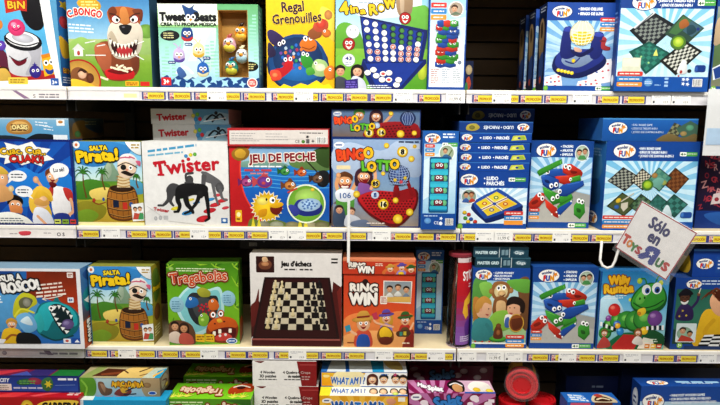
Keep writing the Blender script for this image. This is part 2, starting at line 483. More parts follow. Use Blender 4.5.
def art_bin(a):          # white smiling bin with a pink ball
    a.g(-25, -8, 60, 84, ['6cc0e2', '5db2dc', '8fd0ea'])
    a.b([(24, -10), (48, -10), (47, 18), (42, 27), (33, 26), (25, 14)], '17151c')
    a.b([(-25, 50), (0, 46), (10, 60), (12, 84), (-25, 84)], '6a2d45'); a.b([(-10, 62), (8, 66), (44, 68), (58, 80), (0, 84)], 'b92d33')
    a.b([(5, 40), (12, 36), (36, 35), (42, 42), (41, 58), (38, 70), (24, 74), (9, 70), (7, 55)], 'd8d8dc')
    a.b([(22, 38), (40, 38), (40, 56), (36, 69), (24, 72), (31, 55)], 'bcbcc4')
    a.e(24, 38, 19, 10, '1c1b22', 8); a.e(23.5, 36.5, 16.5, 7.8, 'eeeef0', 8); a.e(24, 35.5, 11, 4.5, 'c9c9d1', 8)
    a.l([(6, 34), (14, 40), (27, 43), (39, 40)], 1.3, '1c1b22')
    a.b([(10, 54), (18, 59), (26, 56), (24, 61), (16, 63)], '7c1830'); a.l([(9, 53.5), (18, 58.5), (27, 55)], .8, '2a1a20')
    a.e(18.5, 25, 8.6, 8.4, 'e0457e'); a.e(16, 22, 3, 2.4, 'f59ab8'); a.l([(14, 26), (18, 28), (23, 25)], .7, '9a1c4c'); a.eye(16.5, 24, 1.1); a.eye(20.5, 23.6, 1.1)
    a.p([(41, 52), (54, 49), (56, 70), (43, 74)], 'f0b728'); a.p([(41, 52), (54, 49), (53, 53), (42, 56)], 'd98d1e')
    a.eye(45.5, 60, 2.6); a.eye(51, 59, 2.6); a.b([(44, 66), (49, 67.5), (54, 65), (51, 71), (46, 71)], '2a4aa0')
    a.e(34, 69, 6, 6.5, '3d2f8f'); a.eye(32, 68, 1.5); a.eye(36.5, 67.6, 1.5); a.star(34, 62, 1, 3, 4, '3d2f8f')
    a.e(2, 43, 4.6, 5, '6a4bb4'); a.eye(1, 42, 1.3); a.e(1, 22, 4, 5, 'e2913e')
    a.e(1, 68, 7, 4, '4e2c17'); a.b([(-8, 70), (4, 66), (9, 76), (0, 82)], 'd9b65a')
    a.p([(43, -8), (53, -8), (60, 84), (55.5, 84), (48, 40)], 'f4f5f6'); a.p([(53, -8), (60, -8), (60, 84)], '5f9fc4')
    a.p([(-25, 84), (-25, 80), (30, 77.5), (57, 76), (60, 84)], 'f2f2f2')
    a.part('title_lettering'); a.p([(8, -8), (31, -8), (30, 9), (22, 8), (9, 11)], 'c5392b'); a.t('BIN', 11, 6.5, 29, 7, 'f2c23a', '7d1a14', .5, bold=.06, wob=.4)
    a.part('front_print'); a.rr(6, 75, 26, 82, 1, 'e9cd56'); a.lines(8, 77, 24, 2, 2.3, 1, '8e6a22')
    a.rr(40, 77, 48.5, 82.5, .8, 'dfe7f2'); a.r(49, 75.5, 57, 83, '2f62ac'); a.t('3+', 50.2, 81.5, 55.6, 3.6, 'f4f6fa', bold=.05)
def side_bin(a):
    a.g(0, 0, 10, 90, ['2f6fb4', '3a86c4', '27508f']); a.star(6, 8, 2.5, 5, 5, 'e6c637'); a.e(5, 25, 4, 6, 'd24a52'); a.b([(0, 40), (8, 46), (9, 58), (2, 60)], 'e6b93a')
    a.t('BIN', 1.5, 76, 9, 5, 'f2c23a', '7d1a14', .4); a.lines(1, 80, 9, 3, 2.4, 1, 'dfe6f0')
def art_bulldog(a):
    a.g(67, -6, 151, 40, ['3f80b6', '6ba8cf', 'a9d0e4']); a.g(67, 38, 151, 86, ['b7c98a', '86ad3e', '6a9a30'])
    a.b([(66, 44), (80, 36), (95, 42), (106, 38), (106, 52), (66, 56)], '9cc068'); a.b([(132, 30), (146, 26), (153, 40), (152, 52), (134, 50)], 'a8c87a'); a.e(147, 30, 9, 7, '7ba648')
    a.r(72, 48, 81, 55, 'f0efe9'); a.p([(70, 48.5), (76.5, 42.5), (83, 48.5)], 'd9dcd8'); a.e(76.5, 52, 1.6, 2.4, 'b4453a')
    a.b([(96, 45), (104, 40), (132, 42), (138, 54), (137, 70), (124, 79), (106, 78), (98, 66), (93, 55)], '8a4a2c')
    a.b([(93, 46), (104, 42), (110, 54), (107, 70), (98, 66)], 'b86a48'); a.b([(131, 48), (138, 52), (138, 66), (131, 70)], '7b3f26')
    a.b([(112, 8), (110, 12), (111, 18), (114, 15)], '8a4a22'); a.b([(108, 12), (114, 7), (126, 6), (140, 9), (143, 14), (139, 26), (126, 30), (113, 26)], 'b0622a')
    a.b([(109, 10), (115, 6), (118, 12), (112, 20)], '7d3d1c'); a.b([(134, 9), (144, 9), (143, 20), (138, 16)], '7d3d1c')
    a.b([(122, 8), (128, 8), (130, 22), (121, 22)], 'cf8a4a')
    a.b([(109, 26), (116, 20), (126, 24), (136, 20), (143, 28), (142, 44), (136, 54), (122, 58), (111, 52), (107, 38)], 'd9d0c0')
    a.b([(107, 38), (112, 30), (118, 44), (112, 52)], 'bdb09a')
    a.e(116.5, 18.5, 5, 4.4, 'a82f26', 15); a.e(116.8, 18.6, 3.9, 3.3, 'f6f6f2', 15); a.e(118, 19.2, 1.6, 1.7, '16161a')
    a.e(135.5, 18, 5, 4.4, 'a82f26', -15); a.e(135.2, 18.2, 3.9, 3.3, 'f6f6f2', -15); a.e(134, 19, 1.6, 1.7, '16161a')
    a.l([(111, 13), (116, 14), (121, 17.5)], 1.3, '4d2412'); a.l([(141, 12.5), (136, 13.5), (131, 17)], 1.3, '4d2412')
    a.b([(119.5, 25), (126, 23.5), (132.5, 25), (130, 31.5), (126, 33.5), (122, 31.5)], '17151a'); a.e(124, 26, 1.6, .8, '6b6b74')
    a.b([(108, 35), (114, 42), (124, 44), (135, 42), (139, 35), (138, 48), (132, 56), (122, 58), (112, 54)], 'c7bfae')
    a.b([(109, 37), (115, 42), (125, 44), (134, 42), (138, 38), (136, 49), (130, 55), (121, 56), (113, 52)], '3a0f12')
    a.b([(116, 48), (123, 45), (132, 48), (129, 54), (120, 54.5)], 'b8363c')
    for i in range(8):
        x = 110.2 + i * 3.7; y = 38.5 + 5 * math.sin(PI * (i + .3) / 7.6); a.p([(x - 1.7, y - .6), (x + 1.7, y - .6), (x, y + 4.6)], 'f4efdf')
    for i in range(8):
        x = 112 + i * 3.3; y = 51 + 4.6 * math.sin(PI * (i + .5) / 8); a.p([(x - 1.5, y + .8), (x + 1.5, y + .8), (x, y - 3.6)], 'f4efdf')
    for x0, y0, x1, y1 in ((84, 42, 94, 40), (96, 45, 104, 43.5), (138, 42, 144, 40), (84, 54, 104, 54), (136, 54, 143, 58)): a.l([(x0, y0), (x1, y1)], 1, 'e8ece6')
    a.b([(103, 69), (112, 67), (130, 68), (133, 74), (128, 78), (108, 78), (104, 75)], 'c9252b'); a.b([(105, 69.5), (118, 66.5), (131, 70), (118, 73)], '7d1418')
    for x, y, q in ((113, 67, 20), (119, 65, -25), (122, 69, 15), (127, 67, -10), (101, 77, 25)):
        a.e(x, y, 4, 1.1, 'efe6c8', q); a.e(x - 3.6, y - 1, 1.2, 1.2, 'efe6c8'); a.e(x + 3.6, y + 1, 1.2, 1.2, 'efe6c8')
    a.e(76, 80, 22, 22, 'c8242a', n=40); a.e(76, 80, 20.4, 20.4, 'cfa24e', n=40)
    a.b([(68, 70), (76, 66), (86, 72), (90, 80), (78, 84), (68, 82)], '8b5a36'); a.e(79, 73, 4.5, 4.5, 'e3b89a'); a.b([(74, 72), (78, 67), (84, 70), (82, 72), (78, 70)], '4a2b1a'); a.e(87, 77, 4, 5, '6b3b22'); a.b([(67, 78), (80, 80), (92, 86), (67, 86)], 'e6c23e')
    a.part('title_lettering'); a.b([(78, 2), (90, -4), (102, 4), (98, 11), (84, 9)], 'd6a92e'); a.lines(82, 1, 100, 3, 2.8, 1.6, 'f2df86', .2)
    a.t('C.BONGO', 68, 17.5, 102, 6.6, 'd22b2b', 'f7efe4', .9, arc=3, bold=.08)
    a.part('front_print'); a.lines(68, 23, 96, 3, 3.2, 1.3, 'eaf2f8', .3, rot=.06)
    a.rr(123, 79.5, 137, 84.5, .6, 'e2b32e'); a.lines(124, 81, 136, 2, 1.8, 1, '8d4a18', .1); a.rr(138.5, 80, 148, 84.5, .5, 'c9332c')
def art_tweet(a):
    a.g(159, 4, 260, 87, ['6fb57c', '86c79e', 'a8dcd2', 'bfe4ee', '8fc3dc'])
    a.b([(190, 20), (216, 22), (214, 60), (206, 74), (180, 76), (184, 44)], 'd6eff0'); a.p([(205, 26), (216, 22), (196, 60), (188, 60)], 'eaf7f4')
    for x0, y0 in ((161, 56), (165, 46), (171, 60), (206, 44), (211, 40), (215, 50), (251, 24), (254, 14), (255, 40)):
        for j in range(8): a.r(x0, y0 + j * 3.4, x0 + 4, y0 + j * 3.4 + 1.6, 'a5dcc6')
    a.p([(159, 87), (159, 78), (166, 74), (171, 79), (178, 74), (186, 80), (192, 76), (200, 80), (210, 75), (218, 80), (228, 76), (236, 80), (246, 75), (254, 79), (260, 76), (260, 87)], '1d4a86')
    for x, y, s_ in ((176, 81, 5), (187, 84, 4), (196, 80, 6), (206, 83, 5), (214, 79, 5), (225, 82, 5), (235, 80, 4), (243, 83, 4)): a.star(x, y, s_ * .45, s_, 4, 'a9d4ec', x * 7)
    for (x, y, c, bl) in ((188, 34, '1f4a8c', 'c7383a'), (179, 55, 'cbb8dc', '6a55a8'), (199, 50, 'ecd9a6', 'd5b03e'), (203, 69, '2f6eb8', 'd8d0a4')):
        a.b([(x - 6, y + 3), (x - 5, y - 5), (x, y - 8), (x + 5, y - 5), (x + 6, y + 3), (x + 3, y + 6), (x - 3, y + 6)], c)
        a.b([(x - 5.6, y + 2), (x, y + 4), (x + 5.6, y + 2), (x + 3.4, y + 6.2), (x - 3.4, y + 6.2)], bl)
        a.l([(x, y - 7), (x - 3, y - 11), (x - 5, y - 12)], 1.2, c); a.l([(x, y - 7), (x + 2, y - 11)], 1.2, c)
        a.eye(x - 2, y - 1.5, 1.8); a.eye(x + 2, y - 1.5, 1.8); a.p([(x - 1.4, y + .6), (x + 1.4, y + .6), (x, y + 2.8)], 'e9a02c')
    for x, y in ((189, 43.5), (171.5, 61.5), (207, 57)): a.rr(x - 4, y - 1.5, x + 4, y + 1.5, 1.4, '274f8c'); a.lines(x - 3, y - .4, x + 3, 1, 1, .8, 'eef2f6', .1)
    a.l([(176, 72), (184, 66), (192, 72)], 2.4, 'f2f6f8'); a.b([(176, 70), (180, 66), (186, 74), (180, 77)], '4b6fa8')
    a.e(170.5, 35, 9.8, 5.2, '1a1f22'); a.lines(164, 32.2, 177, 3, 2.2, 1, 'd7d29a', .25)
    a.rr(160, 76.5, 170, 84.5, .6, 'cf2f35'); a.t('3+', 162, 83, 168, 4.4, 'f6f1ee', bold=.06)
    a.p([(159, 4), (219, 4), (219, 11), (225, 14), (227, 20), (223, 26), (219, 27), (159, 27)], '9ccf8e'); a.p([(159, 4), (219, 4), (219, 10), (224, 13), (225.5, 19), (222, 24), (160, 24.5)], 'edf3e6')
    a.b([(186, 13), (184, 5), (191, 8), (196, 5), (195, 9), (200, 12), (198, 19), (188, 19)], '234f86')
    a.part('title_lettering'); a.t('Tweet', 161, 20.5, 186.6, 7.8, '14161a', bold=.13); a.t('Beats', 195.4, 20.5, 218, 7.8, '14161a', bold=.13)
    a.eye(189.8, 16.8, 2.5); a.eye(194.8, 16.8, 2.5); a.p([(190.5, 18.6), (194, 18.6), (192.2, 21.5)], 'e59a2a'); a.t('CREA TU PROPIA MÚSICA', 161.5, 25.6, 218, 3.1, '1e2a1a', bold=.06)
    a.part('front_print'); a.e(251, 65, 8.6, 5, '17191b'); a.lines(245, 62.4, 257, 3, 2.1, 1, 'd7cf8c', .25)
    a.e(253, 81.5, 5.4, 5.2, 'f0e3e0'); a.e(253, 81.5, 4.3, 4.1, 'd66a66'); a.lines(250, 80, 256, 2, 2, .9, 'f6ece8', .1)
def side_tweet(a):
    a.g(0, 0, 10, 90, ['5f9b72', '86b9a4', '8fb9c8', '27508a'])
    for j in range(14): a.r(2, 6 + j * 5, 7, 9 + j * 5, 'a8cfc0')
def art_frogs(a):
    a.g(262, -5, 338, 88, ['edcc28', 'e8c31c', 'e0b414'])
    a.b([(324, 6), (340, 16), (340, 40), (330, 34), (322, 20)], 'f2d957')
    a.e(297, 64, 35, 27, '17385f'); a.e(297, 61, 33, 28, '1b5690'); a.e(297, 58, 28, 22, '153f70'); a.e(298, 71, 24, 9, '2470b0', n=30)
    a.b([(263, 32), (268, 29), (279, 35), (283, 42), (275, 46), (266, 41)], '3c2e5e'); a.eye(281, 41, 2.2); a.eye(276.5, 43, 2); a.b([(264, 42), (270, 46), (272, 54), (264, 56)], '33284f')
    for i in range(26):
        t = i * 2.4; a.e(292 + 15 * math.sqrt(i / 26) * math.cos(t), 56 + 13 * math.sqrt(i / 26) * math.sin(t), 1.7, 1.7, ['d8823a', '7d4fa0', 'b7c9d8', '3f9a5a', 'a83a5a', '2f74c8'][i % 6])
    a.b([(266, 72), (272, 68), (280, 66), (284, 58), (290, 58), (291, 66), (286, 72), (276, 78), (268, 80)], 'c5252e'); a.b([(266, 70), (276, 70), (278, 78), (268, 79)], 'e0563c'); a.eye(283, 58.5, 2); a.eye(288.5, 57.8, 2); a.e(271, 74, 3, 2.2, 'f08a58')
    a.b([(299, 44), (303, 38), (312, 37), (318, 42), (316, 49), (306, 50)], 'd77a26'); a.eye(305.5, 37.5, 2.4); a.eye(311.5, 37, 2.2); a.l([(302, 46), (310, 48), (316, 45)], .8, '7a3410')
    a.b([(300, 58), (303, 52), (309, 54), (314, 60), (312, 68), (304, 66)], '3f9a3a'); a.eye(303, 52.5, 1.9); a.eye(307.5, 53.5, 1.9)
    a.b([(313, 64), (318, 58), (328, 60), (331, 68), (326, 75), (314, 73)], 'a9c784'); a.e(322, 66, 6, 4, 'dfe8c0'); a.eye(317, 62, 1.8); a.b([(306, 68), (313, 66), (316, 72), (308, 74)], '58a844')
    a.b([(308, 32), (316, 26), (324, 30), (322, 36), (312, 38)], '9a5a30'); a.b([(314, 26), (320, 18), (330, 20), (330, 28), (320, 31)], 'c4573a'); a.e(323, 22.5, 5.4, 5, 'cf4a34'); a.e(321.4, 21, 1.6, 1.4, 'f0a88c')
    a.e(331, 14, 4.4, 4.6, 'c58a4a'); a.e(329, 32, 5, 4, 'd0762c'); a.eye(327, 30, 1.3)
    a.b([(326, 70), (333, 64), (339, 68), (338, 76), (330, 78)], 'd9822e'); a.eye(333, 68, 1.5)
    a.p([(272, 89), (281, 83), (290, 86), (300, 82), (308, 84), (318, 79), (326, 84), (332, 82), (338, 89)], 'ecd01e')
    a.part('title_lettering'); a.t('Regal', 279, 12, 305, 9.4, '45203e', 'f0d65a', .5, rot=-4, bold=.05, wob=.3); a.t('Grenouilles', 269, 24, 324, 9, '45203e', 'f0d65a', .5, rot=-4, bold=.05, wob=.35)
def disc(a, x, y, r, red=False, face=True):
    a.e(x, y, r, r, 'c9cdd4' if not red else '7c1416'); a.e(x, y, r * .9, r * .9, 'f3f3f0' if not red else 'b92a25')
    if red: a.eye(x - r * .3, y - r * .2, r * .26); a.eye(x + r * .3, y - r * .2, r * .26); a.b([(x - r * .5, y + r * .2), (x, y + r * .4), (x + r * .5, y + r * .2), (x, y + r * .8)], 'f0e4dc')
def art_four(a):
    a.real = True
    a.g(335, -4, 429, 60, ['8fc4e4', 'c4e2ee', 'e4f2ee']); a.b([(350, -6), (372, -4), (392, 4), (404, -4), (420, -6), (418, 12), (380, 18), (356, 14)], 'f1f7fa')
    a.b([(335, 30), (346, 22), (360, 32), (364, 60), (335, 66)], '69a83c'); a.b([(404, 12), (416, 6), (430, 10), (430, 60), (404, 40)], '6fb04a'); a.g(335, 48, 429, 89, ['8cc04a', '6fae38', '54962a'])
    a.b([(335, 58), (350, 54), (366, 60), (376, 88), (335, 90)], '7db844'); a.e(425, 70, 5, 9, 'b9c83c', 10)
    a.b([(397, -4), (412, -4), (411, 14), (399, 14)], 'a58a6c'); a.b([(400, -4), (404, -4), (404, 12), (401, 12)], 'c4ae94'); disc(a, 405.6, 17.6, 6.2, True)
    # board
    a.p([(363, 58), (400, 60), (428, 58), (428.5, 62), (403, 90), (372, 88), (361, 66)], '15296b'); a.p([(364, 60), (398, 62), (425, 60), (402, 86), (376, 84)], '1f3f97')
    a.p([(359.5, 15.5), (428.5, 29), (428.5, 36), (424.5, 59), (366, 63)], '14286a'); q = [(361, 17.5), (425, 31.5), (421, 61), (367.5, 61.5)]
    a.p(q, '1c3d98'); f = a.quad(q)
    W = ['wwwgggg', 'wwwgggg', 'ggwgggw', 'wwwwrrw', 'wrwrwrr', 'wrwwwrr']
    W = ['wwggggg', 'wwwgggg', 'gwwgggw', 'wwwrwrr', 'rrwwrrr', 'wrwwrrw']
    for j in range(6):
        for i in range(7):
            x, y = f((i + .5) / 7, (j + .5) / 6); k = W[j][i]
            a.e(x, y, 3.3, 3.1, '0e1f52', 30)
            if k == 'g': a.e(x + .5, y + .4, 2.4, 2.3, '4f8a44', 30)
            else:
                a.e(x, y, 2.9, 2.7, 'f1f0ee', 30)
                if k == 'r': a.e(x, y, 2.6, 2.3, 'c4453f', 30); a.e(x - .8, y - .5, .7, .7, 'f4e6e0'); a.e(x + .8, y - .5, .7, .7, 'f4e6e0'); a.e(x, y + 1, 1.2, .5, 'f4e6e0')
    for x, y, r_ in ((368, 72, 0), (374, 69, 0), (377, 75, 0), (384, 73, 1), (390, 72, 0), (383, 79, 0), (390, 79, 1), (398, 84, 0), (400, 79, 0)):
        a.e(x, y + .5, 3.5, 2.9, '0e1f52'); a.e(x, y, 3.4, 2.7, 'f3f2ee');
        if r_: a.e(x, y, 2, 1.5, 'd0605a')
    a.lines(368, 84.5, 394, 2, 2, .9, 'dfe7f5', .2)
    disc(a, 352.5, 31, 7); a.l([(349, 33.5), (352.5, 35), (356, 33.5)], .5, 'b9bcc4'); a.e(350, 29.5, .9, 1, 'b4b8c0'); a.e(355, 29.5, .9, 1, 'b4b8c0'); disc(a, 348.5, 43.5, 6.6, True); disc(a, 348.5, 59.5, 6.6); a.t('43', 345, 59.5, 352, 3.4, '3a4a8a', bold=.06); a.lines(345, 61.5, 352, 2, 1.8, .8, '8a9ab8', .2)
    a.head(340, 70.5, 5, 'd9a684', '2a1a14', 0); a.head(357.5, 70.5, 5.4, 'e2b394', '1e1410', 1)
    a.b([(335, 78), (340, 76), (347, 80), (348, 90), (335, 90)], '4a4f58'); a.b([(352, 77), (358, 76), (365, 81), (366, 90), (350, 90)], 'cfd4e2'); a.p([(344.5, 80), (358, 78), (358.5, 88), (345, 89)], '3a2a7c'); a.lines(346, 81, 357, 3, 2.4, 1.3, '7a68c4', .1)
    a.e(372, 0, 6, 5, 'f4f6f8'); a.e(382, 1, 6, 5, 'f4f6f8'); a.e(362, -1, 6, 5, 'eef2f6'); a.e(391, 0, 5, 5, 'f4f6f8'); a.lines(358, -1, 392, 2, 3, .9, '9fb4c4', .1)
    a.part('title_lettering')
    for s_, x0, y, x1, h in (('4', 340, 14.5, 349, 11.5), ('in', 350, 13, 358.5, 7.5), ('a', 360, 14, 366, 6), ('R', 369, 14.5, 377.5, 9.5), ('O', 378, 11.5, 385, 7), ('W', 385, 8.5, 396, 9.5)): a.t(s_, x0, y, x1, h, 'f0c522', '241c10', .9, rot=-8, bold=.1)
    a.e(381.3, 8, 2.2, 2.4, 'f4f4f0')
BL = dict(r=('d2402c', 'a52a1c', 'e4664a'), b=('2a5cae', '1a3f85', '4c84cc'), g=('4aa53e', '2f7a2a', '7cc65e'))
def block(a, q, c, e=None, k=1.0):
    """printed cartoon block: rounded body over a darker underside"""
    m, d, l_ = BL[c]; cx = sum(p[0] for p in q) / len(q); cy = sum(p[1] for p in q) / len(q)
    a.p([(x + .25 * k, y + (1.5 if y > cy else .1) * k) for x, y in q], d)
    pts = []
    for i in range(len(q)):                              # corners cut a little so the block reads as rounded
        p0, p1 = q[i], q[(i + 1) % len(q)]
        pts += [(p0[0] + (p1[0] - p0[0]) * .16, p0[1] + (p1[1] - p0[1]) * .16), (p0[0] + (p1[0] - p0[0]) * .84, p0[1] + (p1[1] - p0[1]) * .84)]
    a.p(pts, a.soft(pts, .22, .5)(m))
    i = min(range(len(q)), key=lambda i: q[i][1] + q[(i + 1) % len(q)][1]); p0, p1 = q[i], q[(i + 1) % len(q)]
    g = lambda t: (p0[0] + (p1[0] - p0[0]) * t + (cx - p0[0]) * .1, p0[1] + (p1[1] - p0[1]) * t + (cy - p0[1]) * .16 + .4)
    a.l([g(.2), g(.8)], .6 * k, l_, False)
    for x, y in e or (): a.eye(x, y, 2.2 * k, (.5, .4))
def art_blocks(a):
    a.real = True
    bluebox(a, 525, 140.5, 593, 225, 156, 560, 185, c0='7fb6dc', c2='a9cfe8', c1='c6e1f2', hdr='1c4f96'); a.p([(526, 196), (560, 186), (592.5, 192), (592.5, 224), (526, 224)], 'a9aaa6'); a.p([(526, 206), (552, 198), (592.5, 204), (592.5, 224), (526, 224)], 'b9b8b2')
    T = lambda *c: [(525 + (528 + x / 4.5 - 531.2) * 1.046, 140.5 + (262 + y / 4.5 - 267) * 1.018) for x, y in c]
    block(a, T((85, 142), (160, 138), (200, 158), (180, 185), (95, 166)), 'b', T((97, 152)))
    block(a, T((45, 148), (158, 97), (163, 117), (58, 165)), 'g')
    block(a, T((168, 122), (205, 118), (262, 150), (256, 166), (205, 168), (166, 148)), 'r', T((179, 128), (197, 134)))
    block(a, T((130, 172), (205, 166), (236, 172), (200, 206), (150, 192)), 'r'); block(a, T((200, 178), (250, 165), (256, 184), (208, 196)), 'g', T((206, 184)), .7)
    block(a, T((90, 268), (150, 308), (160, 346), (138, 338), (98, 304)), 'r'); block(a, T((150, 296), (220, 256), (221, 270), (158, 316)), 'g'); block(a, T((150, 312), (222, 272), (219, 288), (160, 340)), 'b')
    for x, y in ((128, 336), (150, 326), (162, 340), (212, 262), (216, 278)): a.e(*T((x, y))[0], .9, .9, 'f2f2ee')
    block(a, T((150, 258), (214, 244), (222, 262), (165, 288)), 'g')
    block(a, T((75, 215), (128, 236), (160, 250), (160, 278), (130, 288), (86, 248)), 'g', T((128, 268), (149, 258)))
    block(a, T((65, 172), (86, 163), (150, 185), (152, 214), (116, 226), (76, 202)), 'b', T((117, 212), (139, 207)))
    block(a, T((150, 226), (172, 206), (264, 188), (271, 208), (192, 250), (156, 250)), 'b', T((158, 236)))
    a.b(T((84, 186), (104, 190), (108, 200), (90, 198)), '16306a'); a.b(T((206, 146), (236, 152), (226, 160), (208, 158)), '7c1c14')
    block(a, T((15, 286), (58, 240), (84, 244), (91, 274), (62, 300), (18, 306)), 'r', T((63, 251), (78, 266))); a.b(T((28, 284), (52, 272), (60, 282), (36, 294)), '8a2418')
    block(a, T((230, 295), (262, 265), (278, 280), (285, 320), (262, 350), (232, 330)), 'g', T((252, 276), (268, 280))); a.b(T((244, 308), (262, 312), (264, 326), (248, 324)), '2a6424')
    tags(a, 526, 205.5, 537.5, 3.8); a.r(525, 219, 593, 225, '1b529f'); age(a, 570, 220, 590, 224)
    a.e(580.5, 152, 7.8, 8, 'e9f0f4'); a.e(580.5, 152, 7, 7.2, 'b8c9b4'); a.head(577.5, 151.5, 2.8, 'd8a888', '3a2a1e'); a.head(583.5, 150.5, 2.8, 'c99a7c', '57412c'); a.p([(576, 158), (578, 154), (583, 154), (586, 158)], '56985a')
    a.part('title_lettering')
    for i, w in enumerate(('STACKING', 'APILADOR', 'EMPILEUR')): a.e(557.4, 145.7 + i * 3.9, .6, .6, 'eef4fa', n=8); a.t(w, 559, 146.6 + i * 3.9, 570.5, 2.2, 'eef4fa', bold=.05)
    a.part('front_print'); fun(a, 541.5, 149.5, 11.5, 7)
def art_tower(a):
    a.real = True
    a.r(428, -3, 467, 90, '20519f'); a.g(429.5, -3, 465.5, 87, ['9ecbe6', 'd4e8f3', 'eef5f8', 'f3f6f6'])
    a.p([(430, -3), (466, 10), (466, 34), (430, 8)], 'b4d7ec'); a.p([(466, 16), (466, 44), (446, 20)], 'cfe5f2')
    tags(a, 430, 2.5, 446, 6, 5); a.e(455.5, 9, 8, 8, 'f4f6f6'); a.e(455.5, 9, 7, 7, 'b7a796'); a.head(454, 8.5, 3.4, 'd7ab8c', '4a3424'); a.p([(449, 15), (455, 11), (462, 14)], '70806c')
    rows = [(22, 'brg'), (25.5, 'rgb'), (30, 'bb'), (34, 'gb'), (38, 'gbr'), (42.5, 'bg'), (46.5, 'rr'), (50.5, 'rb'), (54.5, 'gg'), (58.5, 'rg'), (62.5, 'bb')]
    for j, (y, cs) in enumerate(reversed(rows)):
        for i, c in enumerate(cs):
            w = 21 / len(cs) + 1.4; x = 436.4 + i * (20 / len(cs)) + (j % 3 - 1) * 1.1
            block(a, [(x, y - 1.2), (x + w * .55, y - 2.2), (x + w, y - .8), (x + w, y + 2.8), (x + w * .5, y + 4.4), (x, y + 3)], c, [(x + w * .3, y + .6), (x + w * .62, y + .5)] if (i + j) % 3 == 0 else None, .55)
    a.e(457, 62, 1.6, 1.6, 'e6eaee'); a.e(461, 62, 2, 2, '7d8aa0')
    for i in range(3): a.lines(431.5 + i * 11.5, 69, 441 + i * 11.5, 8, 1.9, .75, ['b4625a', '8f9db4', '9aa4b0'][i], .45)
def art_minilid(a):
    a.r(464, 60, 474, 92, '16264f'); a.e(469.5, 69, 3.4, 5, 'c7b48e'); a.b([(467, 80), (470, 76), (472, 84), (469, 90)], 'c2553a'); a.b([(466, 84), (468, 82), (469, 90), (466, 91)], '3f8a5a')
def art_cagebingo(a):
    bluebox(a, 545, 2.5, 617, 90, 20, 585, 50, c0='6aa4d2', c2='9cc6e4', c1='bcd9ee'); a.p([(546, 88), (546, 70), (570, 50), (616, 44), (616, 88)], '7fa9d6')
    for i in range(6): a.p([(546, 36 + i * 7), (546, 39 + i * 7), (600, 62 + i * 2), (600, 60 + i * 2)], 'aecfe9')
    for q in ([(546, 76), (562, 72), (565, 88), (546, 88)], [(588, 62), (612, 57), (616, 70), (616, 80), (590, 84)], [(580, 80), (600, 76), (606, 88), (578, 88)]):
        a.p(q, 'f0eef0'); f = a.quad(q if len(q) == 4 else [q[0], q[1], q[3], q[4]])
        for i in range(4):
            for j in range(3):
                if (i * 2 + j * 3) % 4: a.e(*f(.15 + i * .23, .2 + j * .28), 1.2, .9, ['c8404e', 'd4707a', '6a7ab0'][(i + j) % 3])
    a.b([(553, 62), (560, 52), (590, 50), (606, 56), (604, 66), (584, 76), (566, 76), (555, 70)], '14235f'); a.b([(556, 58), (562, 50), (590, 48), (604, 54), (600, 62), (582, 71), (566, 71), (557, 65)], '2a3a8c')
    a.b([(562, 58), (570, 54), (592, 54), (594, 58), (580, 66), (566, 64)], '8396b4'); a.l([(566, 60), (574, 62), (580, 57)], 1.4, '22307c')
    a.b([(560, 52), (562, 30), (566, 26), (570, 28), (571, 48), (576, 54), (566, 58)], '1f2c78'); a.b([(562, 30), (566, 26.5), (570, 28), (568, 31)], '3d4fae')
    a.b([(590, 54), (592, 34), (597, 31), (603, 34), (602, 52), (596, 58)], '1f2c78'); a.b([(592, 34), (597, 31.5), (603, 34), (598, 36)], '4152b0')
    a.b([(571, 48), (581, 52), (592, 46), (592, 50), (581, 56), (572, 52)], '18205c')
    a.e(581, 32.5, 12.4, 12.2, 'd9d6b8'); a.e(581, 32.5, 11.4, 11.2, 'eceac8'); a.b([(570, 35), (581, 30), (592, 35), (590, 41), (581, 44), (572, 41)], 'e3c93a')
    for k in range(5): a.l([(570 + k * .4, 29 + k * 3), (581, 30.5 + k * 3), (592 - k * .4, 29 + k * 3)], .7, 'f8f6e4')
    for k in range(-2, 3): a.l([(581 + k * 2.2, 20.8), (581 + k * 5, 32), (581 + k * 2.6, 44)], .5, 'f8f6e4')
    a.b([(602, 36), (606, 38), (605, 44), (610, 46), (609, 49), (601, 47)], 'a83a40'); a.l([(600, 40), (604, 40)], 1.6, '7c2226')
    for i in range(5): a.e(559.5 + i * 3.4, 69 + i * .7, 1.9, 1.8, 'f0d630'); a.e(559 + i * 3.4, 68.4 + i * .7, .7, .6, 'faf0a0')
    a.e(574, 59.5, 1.9, 2, 'e6c828'); a.b([(574, 46), (581, 48), (581, 51), (575, 50)], 'd9b29c')
    tags(a, 598.5, 17, 617, 4.7, 4); a.r(545, 84.5, 617, 90, '1b529f'); age(a, 598, 85, 614, 89); a.e(547.5, 87, 2.4, 2.6, '7ab648')
    a.part('title_lettering'); a.t('• BINGO DELUXE', 576, 10, 600, 2.6, 'f2f6fa', bold=.06); a.t('• BINGO DE LUXE', 576, 14.6, 601, 2.6, 'f2f6fa', bold=.06)
    a.part('front_print'); fun(a, 560, 11.5, 10.5, 6.3)
def side_cagebingo(a):
    a.g(0, 0, 30, 90, ['15284f', '121f3f', '101a35']); a.b([(6, 20), (16, 14), (24, 26), (22, 52), (14, 60), (6, 46)], '8f7a58'); a.b([(10, 56), (24, 50), (24, 74), (12, 82)], '2f4a80'); a.b([(9, 22), (15, 18), (18, 30), (12, 34)], '3c2e26'); a.e(16, 78, 4, 4, 'a04a3a')
    a.r(0, 0, 3, 12, '1d3f86'); a.lines(6, 3, 26, 2, 3, 1.3, 'b8c4d8')
